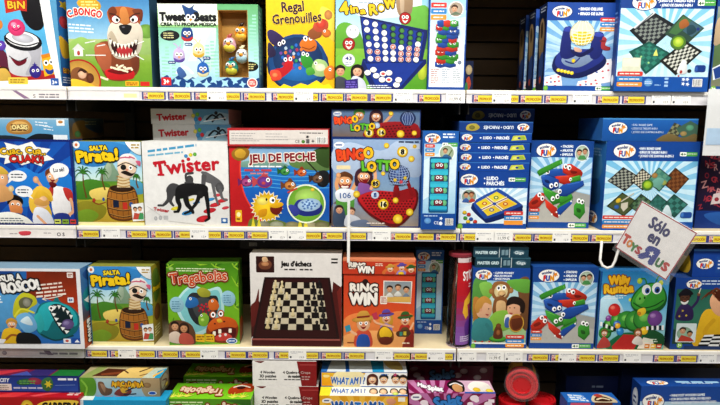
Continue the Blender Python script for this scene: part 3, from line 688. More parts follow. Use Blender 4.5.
def art_fourboards(a):
    bluebox(a, 617, -12, 713, 91, 8, 665, 42, c0='86c6e6', c2='a6d8ee', c1='d2edf7', hdr='1d4a92'); a.r(617, 76, 713, 91, '1f5cab')
    a.p([(652, 12), (676, 25), (650, 50), (628, 30)], '23272c'); a.checker([(652, 14), (673, 25.5), (650, 47.5), (630.5, 30)], 8, '8c948e', '30343a', .06)
    a.l([(633, 27), (652, 12)], 2, 'dcdfe0', False); a.l([(634, 28), (650, 13)], 1, '6a6e74', False)
    a.p([(681, 13.5), (704, 27), (686, 45), (664, 33)], '3a5648'); a.p([(681, 15), (692, 21), (676, 34), (668, 32)], '4f7a4e'); a.p([(690, 20), (702, 27), (692, 36), (682, 30)], '4a6a78'); a.b([(678, 22), (684, 18), (688, 24), (680, 28)], 'a96a3a'); a.b([(686, 26), (692, 24), (696, 30), (688, 34)], '2f4f5a'); a.e(697.5, 28, 1.6, 1.6, '2a3f86')
    a.p([(629, 51), (649, 40.5), (673, 53), (648, 74)], '215e54'); a.checker([(631, 51), (649, 42), (671, 53), (648, 72.5)], 6, '3c8a78', '2a6a60', .04); a.p([(655, 52), (657, 48), (659, 55), (654, 55)], 'd6dc7a'); a.e(642, 56, 1, 1, 'a8d890'); a.e(650, 62, 1, 1, 'a8d890')
    a.p([(686, 39.5), (704, 50), (679, 74.5), (661, 60)], '2a2b2a'); a.checker([(686, 41), (702.4, 50.2), (679, 73), (663, 60)], 8, 'd4d6cc', '3a3c38', .05)
    a.e(678.5, 41.5, 8, 7.2, '5f8a3c'); a.e(678.5, 41, 5.4, 5, 'a9cc3c'); a.e(678.5, 40.6, 3.6, 3.2, 'c3dd58')
    a.rr(623, 57, 642, 72, .6, 'd9dcc6'); a.r(624, 58, 641, 66, 'e6e6d4')
    a.b([(680, 72), (684, 60), (688, 60), (690, 72)], 'e7eaea'); a.e(684, 71, 1.4, 1.8, 'b04038'); a.rr(698, 64, 709, 71, 2, '23458c'); a.e(699.5, 68, 1.8, 3.2, '3a64b0'); a.e(692.5, 70, 2.2, 1.9, '202428')
    a.e(682, 75, 1, .8, 'c03a30')
    tags(a, 619, 71, 645, 5.4, 4.4)
    a.e(651.5, 82, 4.6, 4, '6fa4d8'); a.lines(648, 81, 655, 2, 1.6, .7, 'dce8f4', .1); a.lines(658, 84, 666, 1, 1, 1, '9cc0e4')
    for y in (76.8, 80.5, 84): a.rr(668, y, 672, y + 2.2, .5, 'a9c8e8')
    for x, y in ((687.5, 78.5), (691.5, 78.5), (687.5, 83), (692, 83.5)): a.star(x, y, 1, 2.3, 5, 'eef4fa'); 
    barcode(a, 697, 78, 707, 86)
    a.part('title_lettering'); a.t('• JUEGO DE TABLERO 4-EN-1', 654, 1.6, 692, 2.6, 'f2f6fa', bold=.05, sk=.15); a.t('• JOGO DE DAMAS 4-EM-1', 657, 6, 690, 2.6, 'f2f6fa', bold=.05, sk=.15)
    a.part('front_print'); age(a, 695, -.5, 713, 5); fun(a, 641, 2.6, 13, 7.8)
def side_blue(a):
    a.g(0, 0, 30, 90, ['1b4a94', '16397c', '173f86']); a.r(26.5, 0, 30, 90, '2a6ab8'); a.lines(5, 20, 22, 3, 4, 1.6, '6f9ad0'); a.e(14, 80, 7, 5, 'd7dfe8')
def art_edgebox(a):
    a.r(713, -10, 800, 90, '1f559f'); a.g(714, 6, 800, 84, ['9fb0a8', '6f8a62', '5f7a50', '8a8a72']); a.b([(714, 20), (722, 16), (730, 30), (714, 44)], 'c8b090'); a.p([(714, 66), (730, 58), (740, 70), (716, 78)], 'e8eef2'); a.p([(715, 67), (729, 60), (738, 70), (718, 77)], '2c4f94'); a.e(717, 86.5, 3, 3, '8cc04a'); a.t('3+', 715, 88, 719.4, 2.8, 'f4f8ea', bold=.06)
# ---- second shelf
def art_cuak(a):
    a.r(-10, 139, 75, 223, '1c2f7a'); a.g(-10, 141, 73.5, 221, ['1c5bb4', '2273c8', '1d58b0'])
    cl = a.clip; a.clip = (-10, 141, 73.5, 221.5); a.rays(30, 180, 90, 14, '1a4aa0', 8); a.b([(10, 172), (26, 166), (40, 172), (56, 164), (74, 176), (74, 205), (50, 198), (20, 205), (-10, 190)], '2a86d8')
    a.head(62 - 8, 175, 7.2, 'e6b48c', '7a4424'); a.b([(52, 186), (58, 184), (68, 189), (70, 214), (54, 214), (51, 198)], 'ecebec'); a.b([(64, 186), (72, 188), (74, 198), (68, 198)], 'c03c38'); a.b([(50, 186), (54, 185), (53, 194), (47, 196)], 'c03c38'); a.l([(71, 197), (73, 208), (66, 214)], 3, 'e0aa84'); a.l([(49, 194), (43, 186), (38, 178)], 3, 'e0aa84'); a.e(37, 178, 3, 3.4, 'e6b48c'); a.b([(54, 212), (68, 212), (68, 224), (54, 224)], '2b3c86')
    a.b([(50, 181), (54, 180), (58, 183), (53, 186)], '6c1820')
    a.b([(32, 190), (40, 184), (50, 188), (53, 198), (48, 200), (50, 214), (32, 212), (28, 200)], 'eac44c'); a.e(41, 199, 7.2, 8, 'edc39c'); a.b([(33, 196), (40, 188), (50, 194), (51, 200), (44, 194), (36, 198)], 'e4bb3e'); a.b([(34, 198), (38, 196), (44, 199), (48, 197), (49, 202), (42, 204), (34, 202)], 'd8a65c')
    a.b([(34, 206), (46, 208), (52, 222), (32, 222)], 'dfe2ea'); a.l([(36, 214), (44, 222)], 2.6, 'e0aa84')
    a.head(14, 203, 8, 'e2ac82', '1c1412'); a.b([(8, 205), (14, 203), (21, 206), (19, 212), (10, 212)], 'd78e56'); a.b([(4, 213), (14, 211), (24, 214), (26, 223), (2, 223)], '243a7c')
    a.e(1, 177, 8, 9, 'e8b488'); a.b([(-10, 166), (2, 165), (10, 172), (4, 173), (-10, 172)], 'e4bf54'); a.b([(-10, 186), (4, 184), (12, 190), (10, 198), (-10, 200)], 'd9a870'); a.eye(3, 176, 1.4); a.e(11, 187, 3, 3, 'e6d0a0')
    for x, y, rx, ry in ((18.5, 174.5, 9.5, 5.5), (24, 189.5, 9, 5.6), (61.5, 168.5, 9.8, 7)): a.e(x, y, rx, ry, 'f4f5f6')
    a.p([(10, 177), (14, 178), (8, 182)], 'f4f5f6'); a.p([(30, 193), (26, 194), (33, 197)], 'f4f5f6'); a.p([(56, 173), (62, 175), (56, 178)], 'f4f5f6')
    a.lines(12, 172.5, 25, 2, 2.6, 1.1, '3d4458', .2); a.lines(17.5, 187.5, 30, 2, 2.6, 1.1, '3d4458', .2); a.t('Lu sé!', 55.5, 170.4, 67, 3.6, '22263a', rot=-6, bold=.03)
    a.b([(-10, 214), (6, 210), (22, 214), (30, 220), (30, 224), (-10, 224)], 'f0f1ea'); a.lines(-6, 216, 24, 3, 2.3, 1, '5a6474', .2)
    a.clip = cl
    for x, c in ((53, 'c9cf6a'), (61, '8aa83e'), (69, 'c8463e')): a.r(x, 217, x + 6.6, 221.5, c); a.lines(x + .8, 218.6, x + 6, 1, 1, 1.2, '39402a', .1)
    a.part('title_lettering'); a.p([(2, 150), (10, 146), (8, 142), (22, 145), (36, 141), (40, 146), (54, 148), (49, 153), (57, 158), (46, 160), (44, 165), (34, 161), (24, 164), (18, 160), (6, 163), (8, 157), (0, 156)], 'f3f3ee')
    a.t('Cuac, Cua..', 3, 154, 49, 6, 'e9c02c', '4a3414', .7, arc=1.5, bold=.08, wob=.3); a.t('CUAK!!', 12, 161.5, 47, 6.6, 'd0302a', '5a1210', .6, arc=.6, bold=.08, wob=.4)
def art_lidblue(a):
    a.g(-10, 118, 70, 141, ['8db9d4', '6aa6cc', '5f9cc4']); a.r(-10, 118, 70, 119.6, 'b4cbd8'); a.b([(8, 128), (14, 121), (28, 120), (34, 128), (30, 135), (12, 135)], 'b98a4a'); a.b([(12, 128), (18, 122), (28, 123), (31, 129), (26, 133), (14, 133)], 'd8b06a')
    a.lines(13, 125, 30, 3, 2.8, 1.5, '6e4a26', .15); a.lines(37, 121.6, 50, 2, 3, 1.1, 'e6eef4', .3, rot=.1); a.lines(45, 126, 56, 2, 3, 1.1, 'dfe9f0', .3, rot=.15)
    a.rr(58, 119.5, 66, 126, .6, 'eef0ee'); a.e(62, 122, 2.4, 1.6, 'c48a4a'); a.b([(28, 140), (38, 135), (54, 136), (56, 141), (30, 141)], '1b222c'); a.b([(-10, 138), (10, 137), (26, 140), (20, 142), (-10, 142)], '2a3440'); a.r(54, 136, 68, 141, 'e4eaee')
    a.part('title_lettering'); a.t('OASIS', 14, 130.5, 29, 4.6, 'f0dfa0', '6e4a26', .4, arc=.6, bold=.06)
def art_lidbrown(a):
    a.g(68, 118, 105, 139, ['4b6478', '564c40', '6a5a46']); a.b([(72, 124), (82, 120), (92, 126), (98, 136), (74, 138)], '7d6238'); a.e(76, 134, 3, 3.4, '4d7a4a'); a.b([(84, 126), (96, 122), (104, 130), (98, 134)], '38506a'); a.lines(84, 121, 100, 2, 2.6, 1, 'a5a894')
def art_pirate(a):
    a.g(73, 141, 144, 184, ['4fa3dc', '8cc9ea', 'bfe2ee', 'd9ebd8']); a.b([(72, 141), (92, 140), (118, 142), (134, 148), (120, 160), (92, 166), (72, 158)], '3f90cf')
    a.b([(100, 176), (106, 164), (112, 160), (117, 168), (124, 180), (100, 186)], '8aa58c'); a.b([(106, 166), (111, 161), (112, 172), (106, 178)], 'a9bca4')
    a.g(73, 180, 144, 224, ['5c9436', 'a3a632', 'c2ab40', 'ab8f2e']); a.b([(73, 186), (88, 178), (110, 184), (100, 196), (73, 198)], '4f8a2e'); a.b([(118, 182), (132, 178), (144, 182), (144, 192), (124, 192)], '58a5c4'); a.b([(88, 190), (104, 186), (118, 190), (112, 197), (92, 198)], 'e6cf72')
    a.b([(73, 204), (86, 200), (104, 206), (98, 218), (73, 222)], '8f8a28'); a.b([(73, 212), (86, 208), (96, 214), (86, 222), (73, 222)], '7a9a2e')
    for x, y, xb, yb, s_ in ((82, 172, 84, 196, 9), (102, 172, 104, 188, 7), (138, 176, 139, 186, 4)):
        a.l([(xb, yb), ((x + xb) / 2 - 1, (y + yb) / 2), (x, y)], [1.8, .9], '6e4e22')
        for k in range(7):
            an = R(-200 + k * 38); a.l([(x, y), (x + s_ * .55 * math.cos(an), y + s_ * .55 * math.sin(an) - 1.5), (x + s_ * math.cos(an), y + s_ * math.sin(an) + 2)], [1.8, .4], '2f6a2a' if k % 2 else '46862f')
    a.l([(90, 200), (96, 203), (104, 201)], 1, '8a3a22'); a.e(92, 199, 1.6, 2, 'b33a2a'); a.e(102, 198, 1.4, 1.8, '2e5aa0')
    # barrel
    a.b([(108, 188), (114, 184), (130, 184), (136, 188), (139, 202), (135, 216), (122, 220), (108, 216), (105, 202)], '6a3f18'); a.b([(109, 188), (115, 185), (130, 185), (135, 189), (137.5, 202), (134, 214.5), (122, 218), (109, 214.5), (106.5, 202)], 'a9702c')
    for k in (-2, -1, 0, 1, 2): a.l([(122 + k * 5, 185), (122 + k * 6.2, 202), (122 + k * 5, 217)], .5, '6a3f18')
    for y, w in ((190, 14), (197.5, 16), (207, 16), (213.5, 14)): a.l([(122 - w, y - 1), (122, y + 2), (122 + w, y - 1)], 1.7, '4a3420', cap=False); a.l([(122 - w, y - 1.4), (122, y + 1.6), (122 + w, y - 1.4)], .6, 'c9924a', cap=False)
    a.e(122, 187, 12.5, 3.4, '3c2410'); a.r(112, 199, 118, 206, '1c2a44'); a.r(122, 201, 127, 208, 'c03a2c'); a.e(131, 203, 2, 2.4, '2f5a9a')
    # pirate figure
    a.p([(117, 186), (119, 174), (130, 172), (131, 186)], 'dcc9a0'); 
    for k in range(4): a.l([(117.6, 184 - k * 3), (124, 185.4 - k * 3), (130.8, 184 - k * 3.2)], .9, 'b48a4e')
    a.b([(119, 170), (120, 160), (128, 156), (136, 160), (138, 169), (132, 176), (123, 176)], 'f0d8bf'); a.b([(119, 162), (124, 154), (134, 153), (140, 159), (138, 164), (128, 160)], 'eee9e6')
    for k in range(3): a.l([(122 + k * 5, 157 - k * .8), (128 + k * 4.4, 156 + k * .6)], 1.3, 'd06a86')
    a.b([(138, 160), (143, 160), (142, 165)], 'd06a86'); a.l([(119, 165), (128, 161.5), (139, 166)], 1, '1c1a1c'); a.e(125, 166, 3, 2.8, '1a181a'); a.eye(132.5, 166.5, 2.1)
    a.b([(122, 171), (127, 169.4), (134, 172), (138, 170), (133, 174.6), (127, 173.5)], '2b1d16'); a.e(128.5, 168.5, 1.4, 1.2, 'd99a84')
    a.real = True; a.p([(131, 203), (144, 201), (144, 219), (132, 220)], 'e9ebea'); a.head(135, 208, 2.3, 'd9a684', '3a241a'); a.head(140, 207.5, 2.3, 'e2b394', '5c3a22'); a.p([(132, 218), (134, 211), (138, 212), (143, 211), (143.6, 218)], 'bf5446'); a.p([(137.5, 218), (140, 211), (143.6, 212), (143.6, 218)], '4d9a64')
    a.r(73, 221, 144, 224, 'e9e2b0'); a.r(73, 141, 74, 224, '3a6a8a')
    a.b([(129, 140), (145, 140), (145, 153), (138, 152), (131, 146)], 'f2f4f2'); a.lines(134, 143.4, 143, 2, 2.6, 1.4, 'b89a4a', .1); a.e(77, 144.5, 3.6, 3.4, 'f4f2ee'); a.e(77, 144.5, 1.6, 1.6, 'd27a4a')
    a.part('title_lettering'); a.t('SALTA', 90.5, 150, 109, 4.2, 'f1d63a', '2c2210', .7, rot=-3, bold=.09); a.t('Pirata!', 76.5, 161.5, 121, 10, 'f3cf22', '2b210e', 1, rot=-4, bold=.13, wob=.4)
def side_pirate(a):
    a.g(0, 0, 20, 84, ['b8a83c', '9a9c34', 'b59a3a', '8a7a2a']); a.b([(2, 10), (14, 6), (18, 30), (6, 40)], '6d8a34'); a.e(10, 52, 7, 9, '8a5a26'); a.lines(3, 66, 17, 4, 3, 1.4, 'e9dfa0')
    a.t('Pirata!', 2, 28, 18, 5, 'f3cf22', '2b210e', .5, bold=.1)
def art_twister(a):
    a.r(140, 141, 231, 227, 'e7e7e5'); a.p([(140, 214), (170, 196), (231, 190), (231, 227), (140, 227)], 'dcdcda')
    a.lines(146, 150, 198, 1, 1, 2.4, '4aa0c8', .02, rot=-.13); a.lines(146, 154.5, 184, 1, 1, 1.8, '7ab6d0', .02, rot=-.1)
    for x, y, rx, ry, c in ((216, 205, 6, 2.2, 'c32a36'), (224, 200.5, 6, 2, 'c32a36'), (210, 211, 7, 2.6, 'c32a36'), (203, 219.5, 8, 3.4, 'c32a36'), (219, 195, 5, 1.6, 'c94450'), (227, 208, 4, 1.6, 'c94450'), (186, 213.5, 6.5, 2.4, '3b8fc4'), (211, 199.5, 5, 1.6, '3b8fc4'), (196, 203, 4, 1.3, '3b8fc4'), (173, 209, 5, 1.8, 'd9cc3a'), (190, 200, 4, 1.3, 'd9cc3a'), (181, 198, 3, 1, '6ab04a')): a.e(x, y, rx, ry, c, -12)
    G, K = '4a4a4c', '1c1c1e'
    # left grey player on all fours
    a.b([(166, 186), (172, 183), (182, 186), (190, 184), (192, 190), (182, 195), (170, 196), (164, 192)], G); a.l([(167, 190), (166, 200), (160, 206)], [5.4, 2.6], G); a.l([(172, 192), (168, 201), (171, 206)], [5, 2.4], G); a.l([(160, 206), (155, 206)], 2.2, G, False)
    # right grey player bending
    a.b([(203, 174), (206, 171), (211, 173), (222, 180), (226, 187), (222, 192), (214, 184), (205, 181)], '6a6a6c'); a.l([(205, 176), (204, 188), (207, 199)], [5.6, 2.6], '5c5c5e'); a.e(221.5, 187.5, 4.6, 5.4, '5a5a5c'); a.l([(214, 182), (216, 194), (219, 204)], [4, 2], '6a6a6c'); a.l([(207, 173), (203.5, 172)], 3, '6a6a6c'); a.l([(222, 190), (224, 198), (229, 200)], [3.6, 1.8], '6a6a6c')
    # head of the player behind
    a.l([(186, 180), (186, 174), (193, 172.6)], 2.6, G); a.e(189.5, 179.5, 4, 4.4, G); a.b([(184, 182), (192, 181), (196, 188), (186, 190)], G)
    # black crab player in front
    a.b([(174, 190), (180, 184), (192, 183), (204, 184), (209, 188), (206, 196), (194, 195), (184, 198), (176, 198)], K)
    a.l([(177, 192), (176, 200), (178, 206), (176, 212)], [6.4, 3], K); a.l([(184, 194), (186, 204), (190, 209), (192, 213)], [6.6, 3], K); a.l([(206, 189), (208, 204), (209, 219)], [5.4, 2.8], K); a.l([(200, 193), (196, 203), (188, 212)], [5, 2.4], K)
    a.e(200.5, 193.5, 4.2, 4.8, K); a.l([(209, 219), (205, 221.5)], 2.4, K, False); a.l([(176, 212), (172, 212.5)], 2.4, K, False); a.l([(188, 212), (183, 214)], 2, K, False)
    a.t('Twister', 149.5, 211, 166, 3.2, 'b8303a', rot=8, bold=.06); a.e(151.5, 219.5, 1.8, 2.2, 'b4b6b8'); a.e(156.5, 219, 1.8, 2.2, 'b4b6b8'); a.r(160, 216.5, 165, 220.8, 'b9babb'); a.r(222, 218.5, 229, 224, '2b6aa8'); a.e(225.5, 221, 2, 1.6, 'dce6f0'); a.l([(143, 207), (165, 222), (203, 226)], .4, 'c3c3c1', False)
    for x, y, c in ((186.5, 155.6, '3b8fc4'), (191.5, 154.4, 'd9cc3a'), (196, 153.8, '6ab04a'), (189, 158.8, 'c32a36')): a.e(x, y, 2, 1.9, c)
    a.part('title_lettering'); 
    a.t('Twister', 153, 175.5, 222, 13.4, 'c42134', None, rot=-5.5, bold=.07, grow=(1, .94), arc=.8)
    for x, y in ((154.5, 174.4), (160.5, 162.5), (167, 173.5)): pass
    a.r(152.6, 162.2, 155, 166.6, 'c42134'); a.r(163, 161.6, 165.4, 165.6, 'c42134'); a.r(155.6, 173.6, 162.8, 175.6, 'c42134')
def art_twisterside(a):
    a.r(150, 109, 231, 125, 'c4c4c2'); a.p([(193, 109), (231, 109), (231, 125), (196, 125)], '5f93b4'); a.p([(200, 125), (206, 116), (222, 112), (231, 114), (231, 125)], '8fb4c6')
    a.l([(208, 120), (214, 115), (220, 119)], 2, '1f2a34'); a.l([(214, 122), (222, 114), (227, 120)], 2, '26323c'); a.e(218, 113, 1.8, 2, '1c2228'); a.l([(205, 122), (228, 118)], .8, 'dfe6e8', False)
    for x, y, c in ((194, 116, 'c8c25a'), (198.5, 114.6, '6ab04a'), (196.6, 120, '3b8fc4'), (201, 119.4, 'c32a36')): a.e(x, y, 2, 2.2, c)
    a.part('title_lettering'); a.t('Twister', 156, 121.5, 187, 6.6, 'b32a36', None, rot=-3, bold=.1)
def art_fishlid(a):
    a.r(226, 128, 330, 147, 'b83236'); a.p([(228, 130.5), (329, 129), (329, 144), (228, 145)], 'ded8d2'); a.lines(230, 133, 262, 4, 2.6, .8, 'a8a4a4', .4); a.lines(265, 133.4, 292, 3, 3, .8, 'b0acac', .5); a.lines(300, 132, 326, 1, 1, 1, '5a5658', .1)
    a.l([(228, 140), (329, 138.6)], .4, 'b9b4b0', False); ce(a, 295, 143, '3a3638'); a.e(303.6, 141.6, 1.8, 1.8, '5a8a3a'); a.star(308, 136.5, 1, 2, 5, '3a3638'); a.rr(306.5, 139, 310, 143.4, .4, '6a6668'); a.star(313.5, 141, .8, 2, 4, '3a3638'); barcode(a, 317, 136.5, 327, 143.5)
def art_fish(a):
    a.g(229, 146.5, 330, 172, ['6f9cc8', '9cc0d8', 'a8c8d4', '4a90c0']); a.g(229, 165, 330, 227, ['2f86c8', '1f6fc0', '1d5bb0', '2268a8'])
    a.b([(290, 160), (302, 154), (316, 152), (331, 150), (331, 169), (306, 169), (292, 166)], '6a8a52'); a.b([(236, 163), (258, 160), (284, 163), (284, 167), (236, 167)], '7fa69a'); a.b([(312, 152), (331, 146), (331, 166), (320, 164)], '3f5a2a')
    for k in range(5): a.l([(232, 172 + k * 4), (262, 170.5 + k * 4), (290, 172.5 + k * 4), (330, 171 + k * 4)], .7, '5fb0e0')
    a.b([(229, 146), (250, 146), (241, 158), (240, 176), (244, 196), (256, 216), (268, 227), (229, 227)], 'c0242a'); a.l([(250, 146), (241, 158), (240, 176), (244, 196), (256, 216), (268, 227)], 1.4, 'e24a3a')
    a.l([(300, 153), (326, 180)], 1.2, '2a2218', False); a.l([(270, 155), (269, 168)], .5, 'e6eef2', False); a.b([(318, 172), (327, 170), (331, 178), (326, 186), (318, 184)], '1c2024'); a.l([(312, 176), (322, 183)], 2.4, '2c3034')
    for x, y, r_, c, d in ((246, 182, 5, 'b0508a', '7a2c66'), (264, 181.5, 7, '7a3f94', 'c2525a'), (285, 171, 4.4, '4c9a4e', '2c6a34'), (302, 172, 4.4, 'd0703a', '9a3c22'), (290, 185, 5.4, 'c98a4a', '7a4a2a'), (318, 178, 5, '7a5a44', '4a3428')):
        a.p([(x - r_ * 1.8, y - r_ * .8), (x - r_ * .6, y), (x - r_ * 1.7, y + r_ * .8)], d); a.e(x, y, r_ * 1.15, r_ * .9, d); a.e(x + .2, y + .2, r_ * 1.02, r_ * .76, c); a.b([(x - r_ * .4, y - r_ * .8), (x, y - r_ * 1.4), (x + r_ * .6, y - r_ * .7)], d); a.eye(x + r_ * .55, y - r_ * .25, r_ * .28); a.e(x - r_ * .1, y + r_ * .2, r_ * .3, r_ * .24, d)
    a.star(266, 207, 13.5, 17, 21, 'e8e2c8', 5); a.star(266, 207, 12, 15.4, 21, 'd9a81e', 5); a.e(266, 207, 13, 12.4, 'eec62a'); a.e(262, 201, 6, 4, 'f6df72'); a.b([(270, 207), (280, 203), (282, 209), (277, 215), (271, 213)], '7a2418'); a.b([(269, 206), (280, 202), (283, 205), (276, 208)], 'e2b020'); a.eye(272, 200, 2.9, (.5, .2)); a.e(266, 199.5, 1, 1.4, '3a2a12'); a.b([(258, 211), (266, 209), (265, 216), (258, 217)], 'd39a18')
    a.b([(246, 227), (250, 219), (262, 222), (276, 220), (292, 224), (310, 219), (330, 222), (330, 228), (246, 228)], '6a7a3a'); 
    for x, c in ((262, '8a8a76'), (276, '9aa08a'), (292, '8a8460'), (310, 'a09a7c'), (322, '7c7a58')): a.e(x, 225, 7, 3.4, c)
    for x in (252, 258, 300, 306): a.p([(x - 2, 227), (x, 216), (x + 2, 227)], 'd0c43a')
    a.e(306.5, 203.5, 19.8, 19.8, 'e9f0da', n=36); a.e(306.5, 203.5, 18.3, 18.3, '7fb63e', n=36); a.e(308, 197, 13, 9, 'a9d06a'); a.b([(294, 205), (300, 199), (316, 200), (323, 206), (319, 214), (304, 216), (294, 211)], '2b3a8a'); a.e(309.5, 204.5, 11.8, 6.6, 'aecbe4', -6); 
    for i in range(16): a.e(309.5 + 9 * math.cos(i * 2.4) * math.sqrt(i / 16), 204.5 + 5 * math.sin(i * 2.4) * math.sqrt(i / 16), 1.2, 1, '5a7fb8')
    a.b([(288, 206), (294, 205), (300, 212), (294, 216)], '3f4aa0'); a.l([(288, 192), (297, 188)], 1.6, 'c8443a'); a.e(313, 189, 2, 1.6, 'e6c43a')
    a.b([(232, 152), (240, 147), (249, 150), (248, 157), (240, 161), (233, 158)], '9c7426'); a.b([(235, 152), (241, 149), (246, 153), (243, 158), (236, 157)], 'd0a63a'); a.rr(234, 210.5, 240.5, 222.5, .6, 'e3b62c'); a.e(237.2, 215, 2, 2.4, 'f7ecb4'); a.lines(235, 219, 239.6, 1, 1, 1.4, '7a4a18', .05)
    a.lines(244, 169, 274, 1, 1, 2.2, 'c24a5a', .05); a.lines(250, 172.6, 270, 1, 1, 1.4, 'd08a94', .1); a.lines(248, 165.6, 282, 1, 1, 1.4, 'eef2f4', .1)
    a.part('title_lettering'); a.t('JEU DE PECHE', 250, 162.5, 316, 7.6, '8c1c2c', 'f1e7dc', .9, rot=-2.5, bold=.08)
def bl_title(a, x, y, k=1):
    a.t('BINGO', x, y, x + 37 * k, 10 * k, ['e2532a', 'e8632a', 'dc4a2a', 'e2602a', 'ecc22e'], '54201a', .8 * k, rot=-5, bold=.12, wob=.5)
    a.t('LOTTO', x + 25 * k, y + 10 * k, x + 63 * k, 9 * k, ['6fbf3a', 'ecc22e', '5fb43a', '74c43c', 'ecc22e'], '1f3c1c', .8 * k, rot=-4, bold=.12, wob=.5)
def num_ball(a, x, y, r, t=None):
    a.e(x, y, r, r, 'a9801a'); a.e(x - .2, y - .3, r * .93, r * .92, 'eec72a'); a.e(x, y, r * .6, r * .58, 'f6eec0' if t else 'f2d658')
    if t: a.t(t, x - r * .4 * len(t) * .8, y + r * .42, x + r * .4 * len(t) * .8, r * .85, '17171c', bold=.08)
def art_bingo(a):
    a.r(331, 137.5, 421, 228, '23407f'); a.g(332.5, 139, 419.5, 226, ['9cb4d4', '7f9fc6', '8ba4b8', 'a08a7c']); a.b([(332.5, 150), (350, 142), (380, 150), (398, 140), (419, 150), (419, 176), (380, 170), (350, 176), (332.5, 170)], 'b4c6de')
    a.b([(332, 205), (345, 200), (360, 214), (372, 226), (332, 227)], '6a5a56'); a.g(332.5, 204, 419.5, 226.5, ['8a98aa', '9a8c80'], 4)
    # children cheering
    a.head(344.5, 181, 8, 'e2a878', '6a4022', 0); a.b([(338, 183), (344, 187), (351, 183), (348, 189), (341, 189)], '8a1a22'); a.b([(341, 186), (348, 186), (347, 187.6), (342, 187.6)], 'f6f0ea')
    a.l([(338, 192), (336, 184), (338, 176)], 3.6, 'e2a878'); a.l([(351, 192), (356, 182), (361, 174)], 3.6, 'e2a878'); a.e(338, 175, 2.4, 2.8, 'e2a878'); a.e(361.5, 173, 2.4, 2.8, 'e2a878')
    a.b([(337, 190), (345, 189), (353, 191), (354, 206), (350, 214), (337, 214)], '5f9f48')
    a.head(363.5, 176, 7.2, 'e8b28a', '4a2636', 1); a.b([(358, 177), (363, 181), (369, 177), (366, 183), (361, 183)], '8a1a22'); a.b([(358, 184), (364, 183), (370, 186), (372, 204), (358, 204)], '8a5a9c'); a.l([(371, 188), (375, 178), (374, 168)], 3.2, 'e8b28a'); a.e(374, 167, 2.2, 2.6, 'e8b28a'); a.rr(336, 165, 350, 169, .6, 'e9d9b0')
    a.b([(335, 192), (343, 188), (355, 191), (355, 198), (346, 202), (337, 200)], 'e4e8ee'); a.t('106', 338, 198.4, 351, 5.2, '4a6ea4', None, rot=-3, bold=.04)
    a.real = True; a.b([(334, 208), (340, 205), (344, 210), (345, 226), (333, 226)], '46566e'); a.head(339, 210, 4, 'd2a284', '3a2a20'); a.head(351, 212, 4.2, 'dcae90', '5c4230'); a.b([(346, 216), (352, 215), (360, 219), (362, 227), (345, 227)], 'c8ccd4'); a.b([(352, 222), (366, 220), (370, 227), (352, 227)], '6b7890')
    # heart board and cage
    a.b([(357, 199), (364, 193), (378, 190), (396, 192), (416, 188), (418, 204), (408, 220), (398, 227), (388, 226), (368, 214)], '6c1218'); a.b([(358, 198), (366, 192.5), (378, 190), (396, 191), (414, 189), (416, 203), (407, 217), (397, 223.5), (386, 222), (368, 211)], 'b51f27')
    hs = []; hb = smooth([(358, 198), (366, 192.5), (378, 190), (396, 191), (414, 189), (416, 203), (407, 217), (397, 223.5), (386, 222), (368, 211)], 4)
    for j in range(12):
        for i in range(20):
            x, y = 356 + i * 3.3 + (j % 2) * 1.65, 192.5 + j * 2.7; X, Y_ = 391 + (x - 391) * 1.09, 206 + (y - 206) * 1.13
            if sum(((p[1] > Y_) != (o[1] > Y_)) and (X < (o[0] - p[0]) * (Y_ - p[1]) / (o[1] - p[1]) + p[0]) for p, o in zip(hb, hb[1:] + hb[:1])) % 2:
                hs.append([(x + 1.15 * math.cos(k * PI / 3), y + .95 * math.sin(k * PI / 3)) for k in range(6)])
    a.emit(hs, '5a0c12')
    a.p([(392, 192), (414, 186), (417, 196), (400, 202)], '94161e'); a.l([(404, 172), (409, 184), (412, 194)], 3.4, '8a141c'); a.b([(394, 186), (398, 184), (400, 196), (394, 196)], '8a141c')
    a.e(399, 174.5, 10.8, 10.4, '22345e'); a.e(399, 174.5, 9.6, 9.2, '39528c')
    for k in range(-3, 4): a.l([(399 + k * 1.4, 165), (399 + k * 3.2, 174), (399 + k * 1.4, 184)], .6, '9fb2d4'); a.l([(390, 174 + k * 2.6), (399, 175.5 + k * 2.6), (408, 174 + k * 2.6)], .6, '9fb2d4')
    for x, y, c in ((395, 179, 'd0b43a'), (401, 181, 'c8505a'), (405, 177, 'd0b43a'), (397, 171, '7a94c0')): a.e(x, y, 1.8, 1.8, c)
    for x, y, r_, t in ((402, 151, 5.6, '8'), (375.5, 183, 4.6, '85'), (383.5, 204, 5.6, '16'), (411, 158, 3.2, None), (386, 145, 2.8, None), (356.5, 194, 3.6, None), (398.5, 219, 5, None), (410.5, 212, 3.8, None), (396, 200, 3, None), (383, 173, 2.2, None)): num_ball(a, x, y, r_, t)
    a.e(375, 194.5, 4, 3.8, 'c9d8ec'); a.t('8', 373.6, 196.6, 376.6, 4, '2a4a8a', bold=.06); a.r(409, 143, 419, 148, 'c8d0dc'); a.lines(398, 140.4, 419, 1, 1, 1.6, '2c3a58', .05); a.e(414, 145.5, 2, 2, 'd8b43a')
    a.lines(367, 223, 385, 1, 1, 1, 'e8dcd4'); a.e(338.5, 144.5, 5.2, 3, 'f4f6f8', -6); a.lines(335, 144, 342, 1, 1, 1.3, '3a64a8', .05)
    a.part('title_lettering'); bl_title(a, 336.5, 160.5)
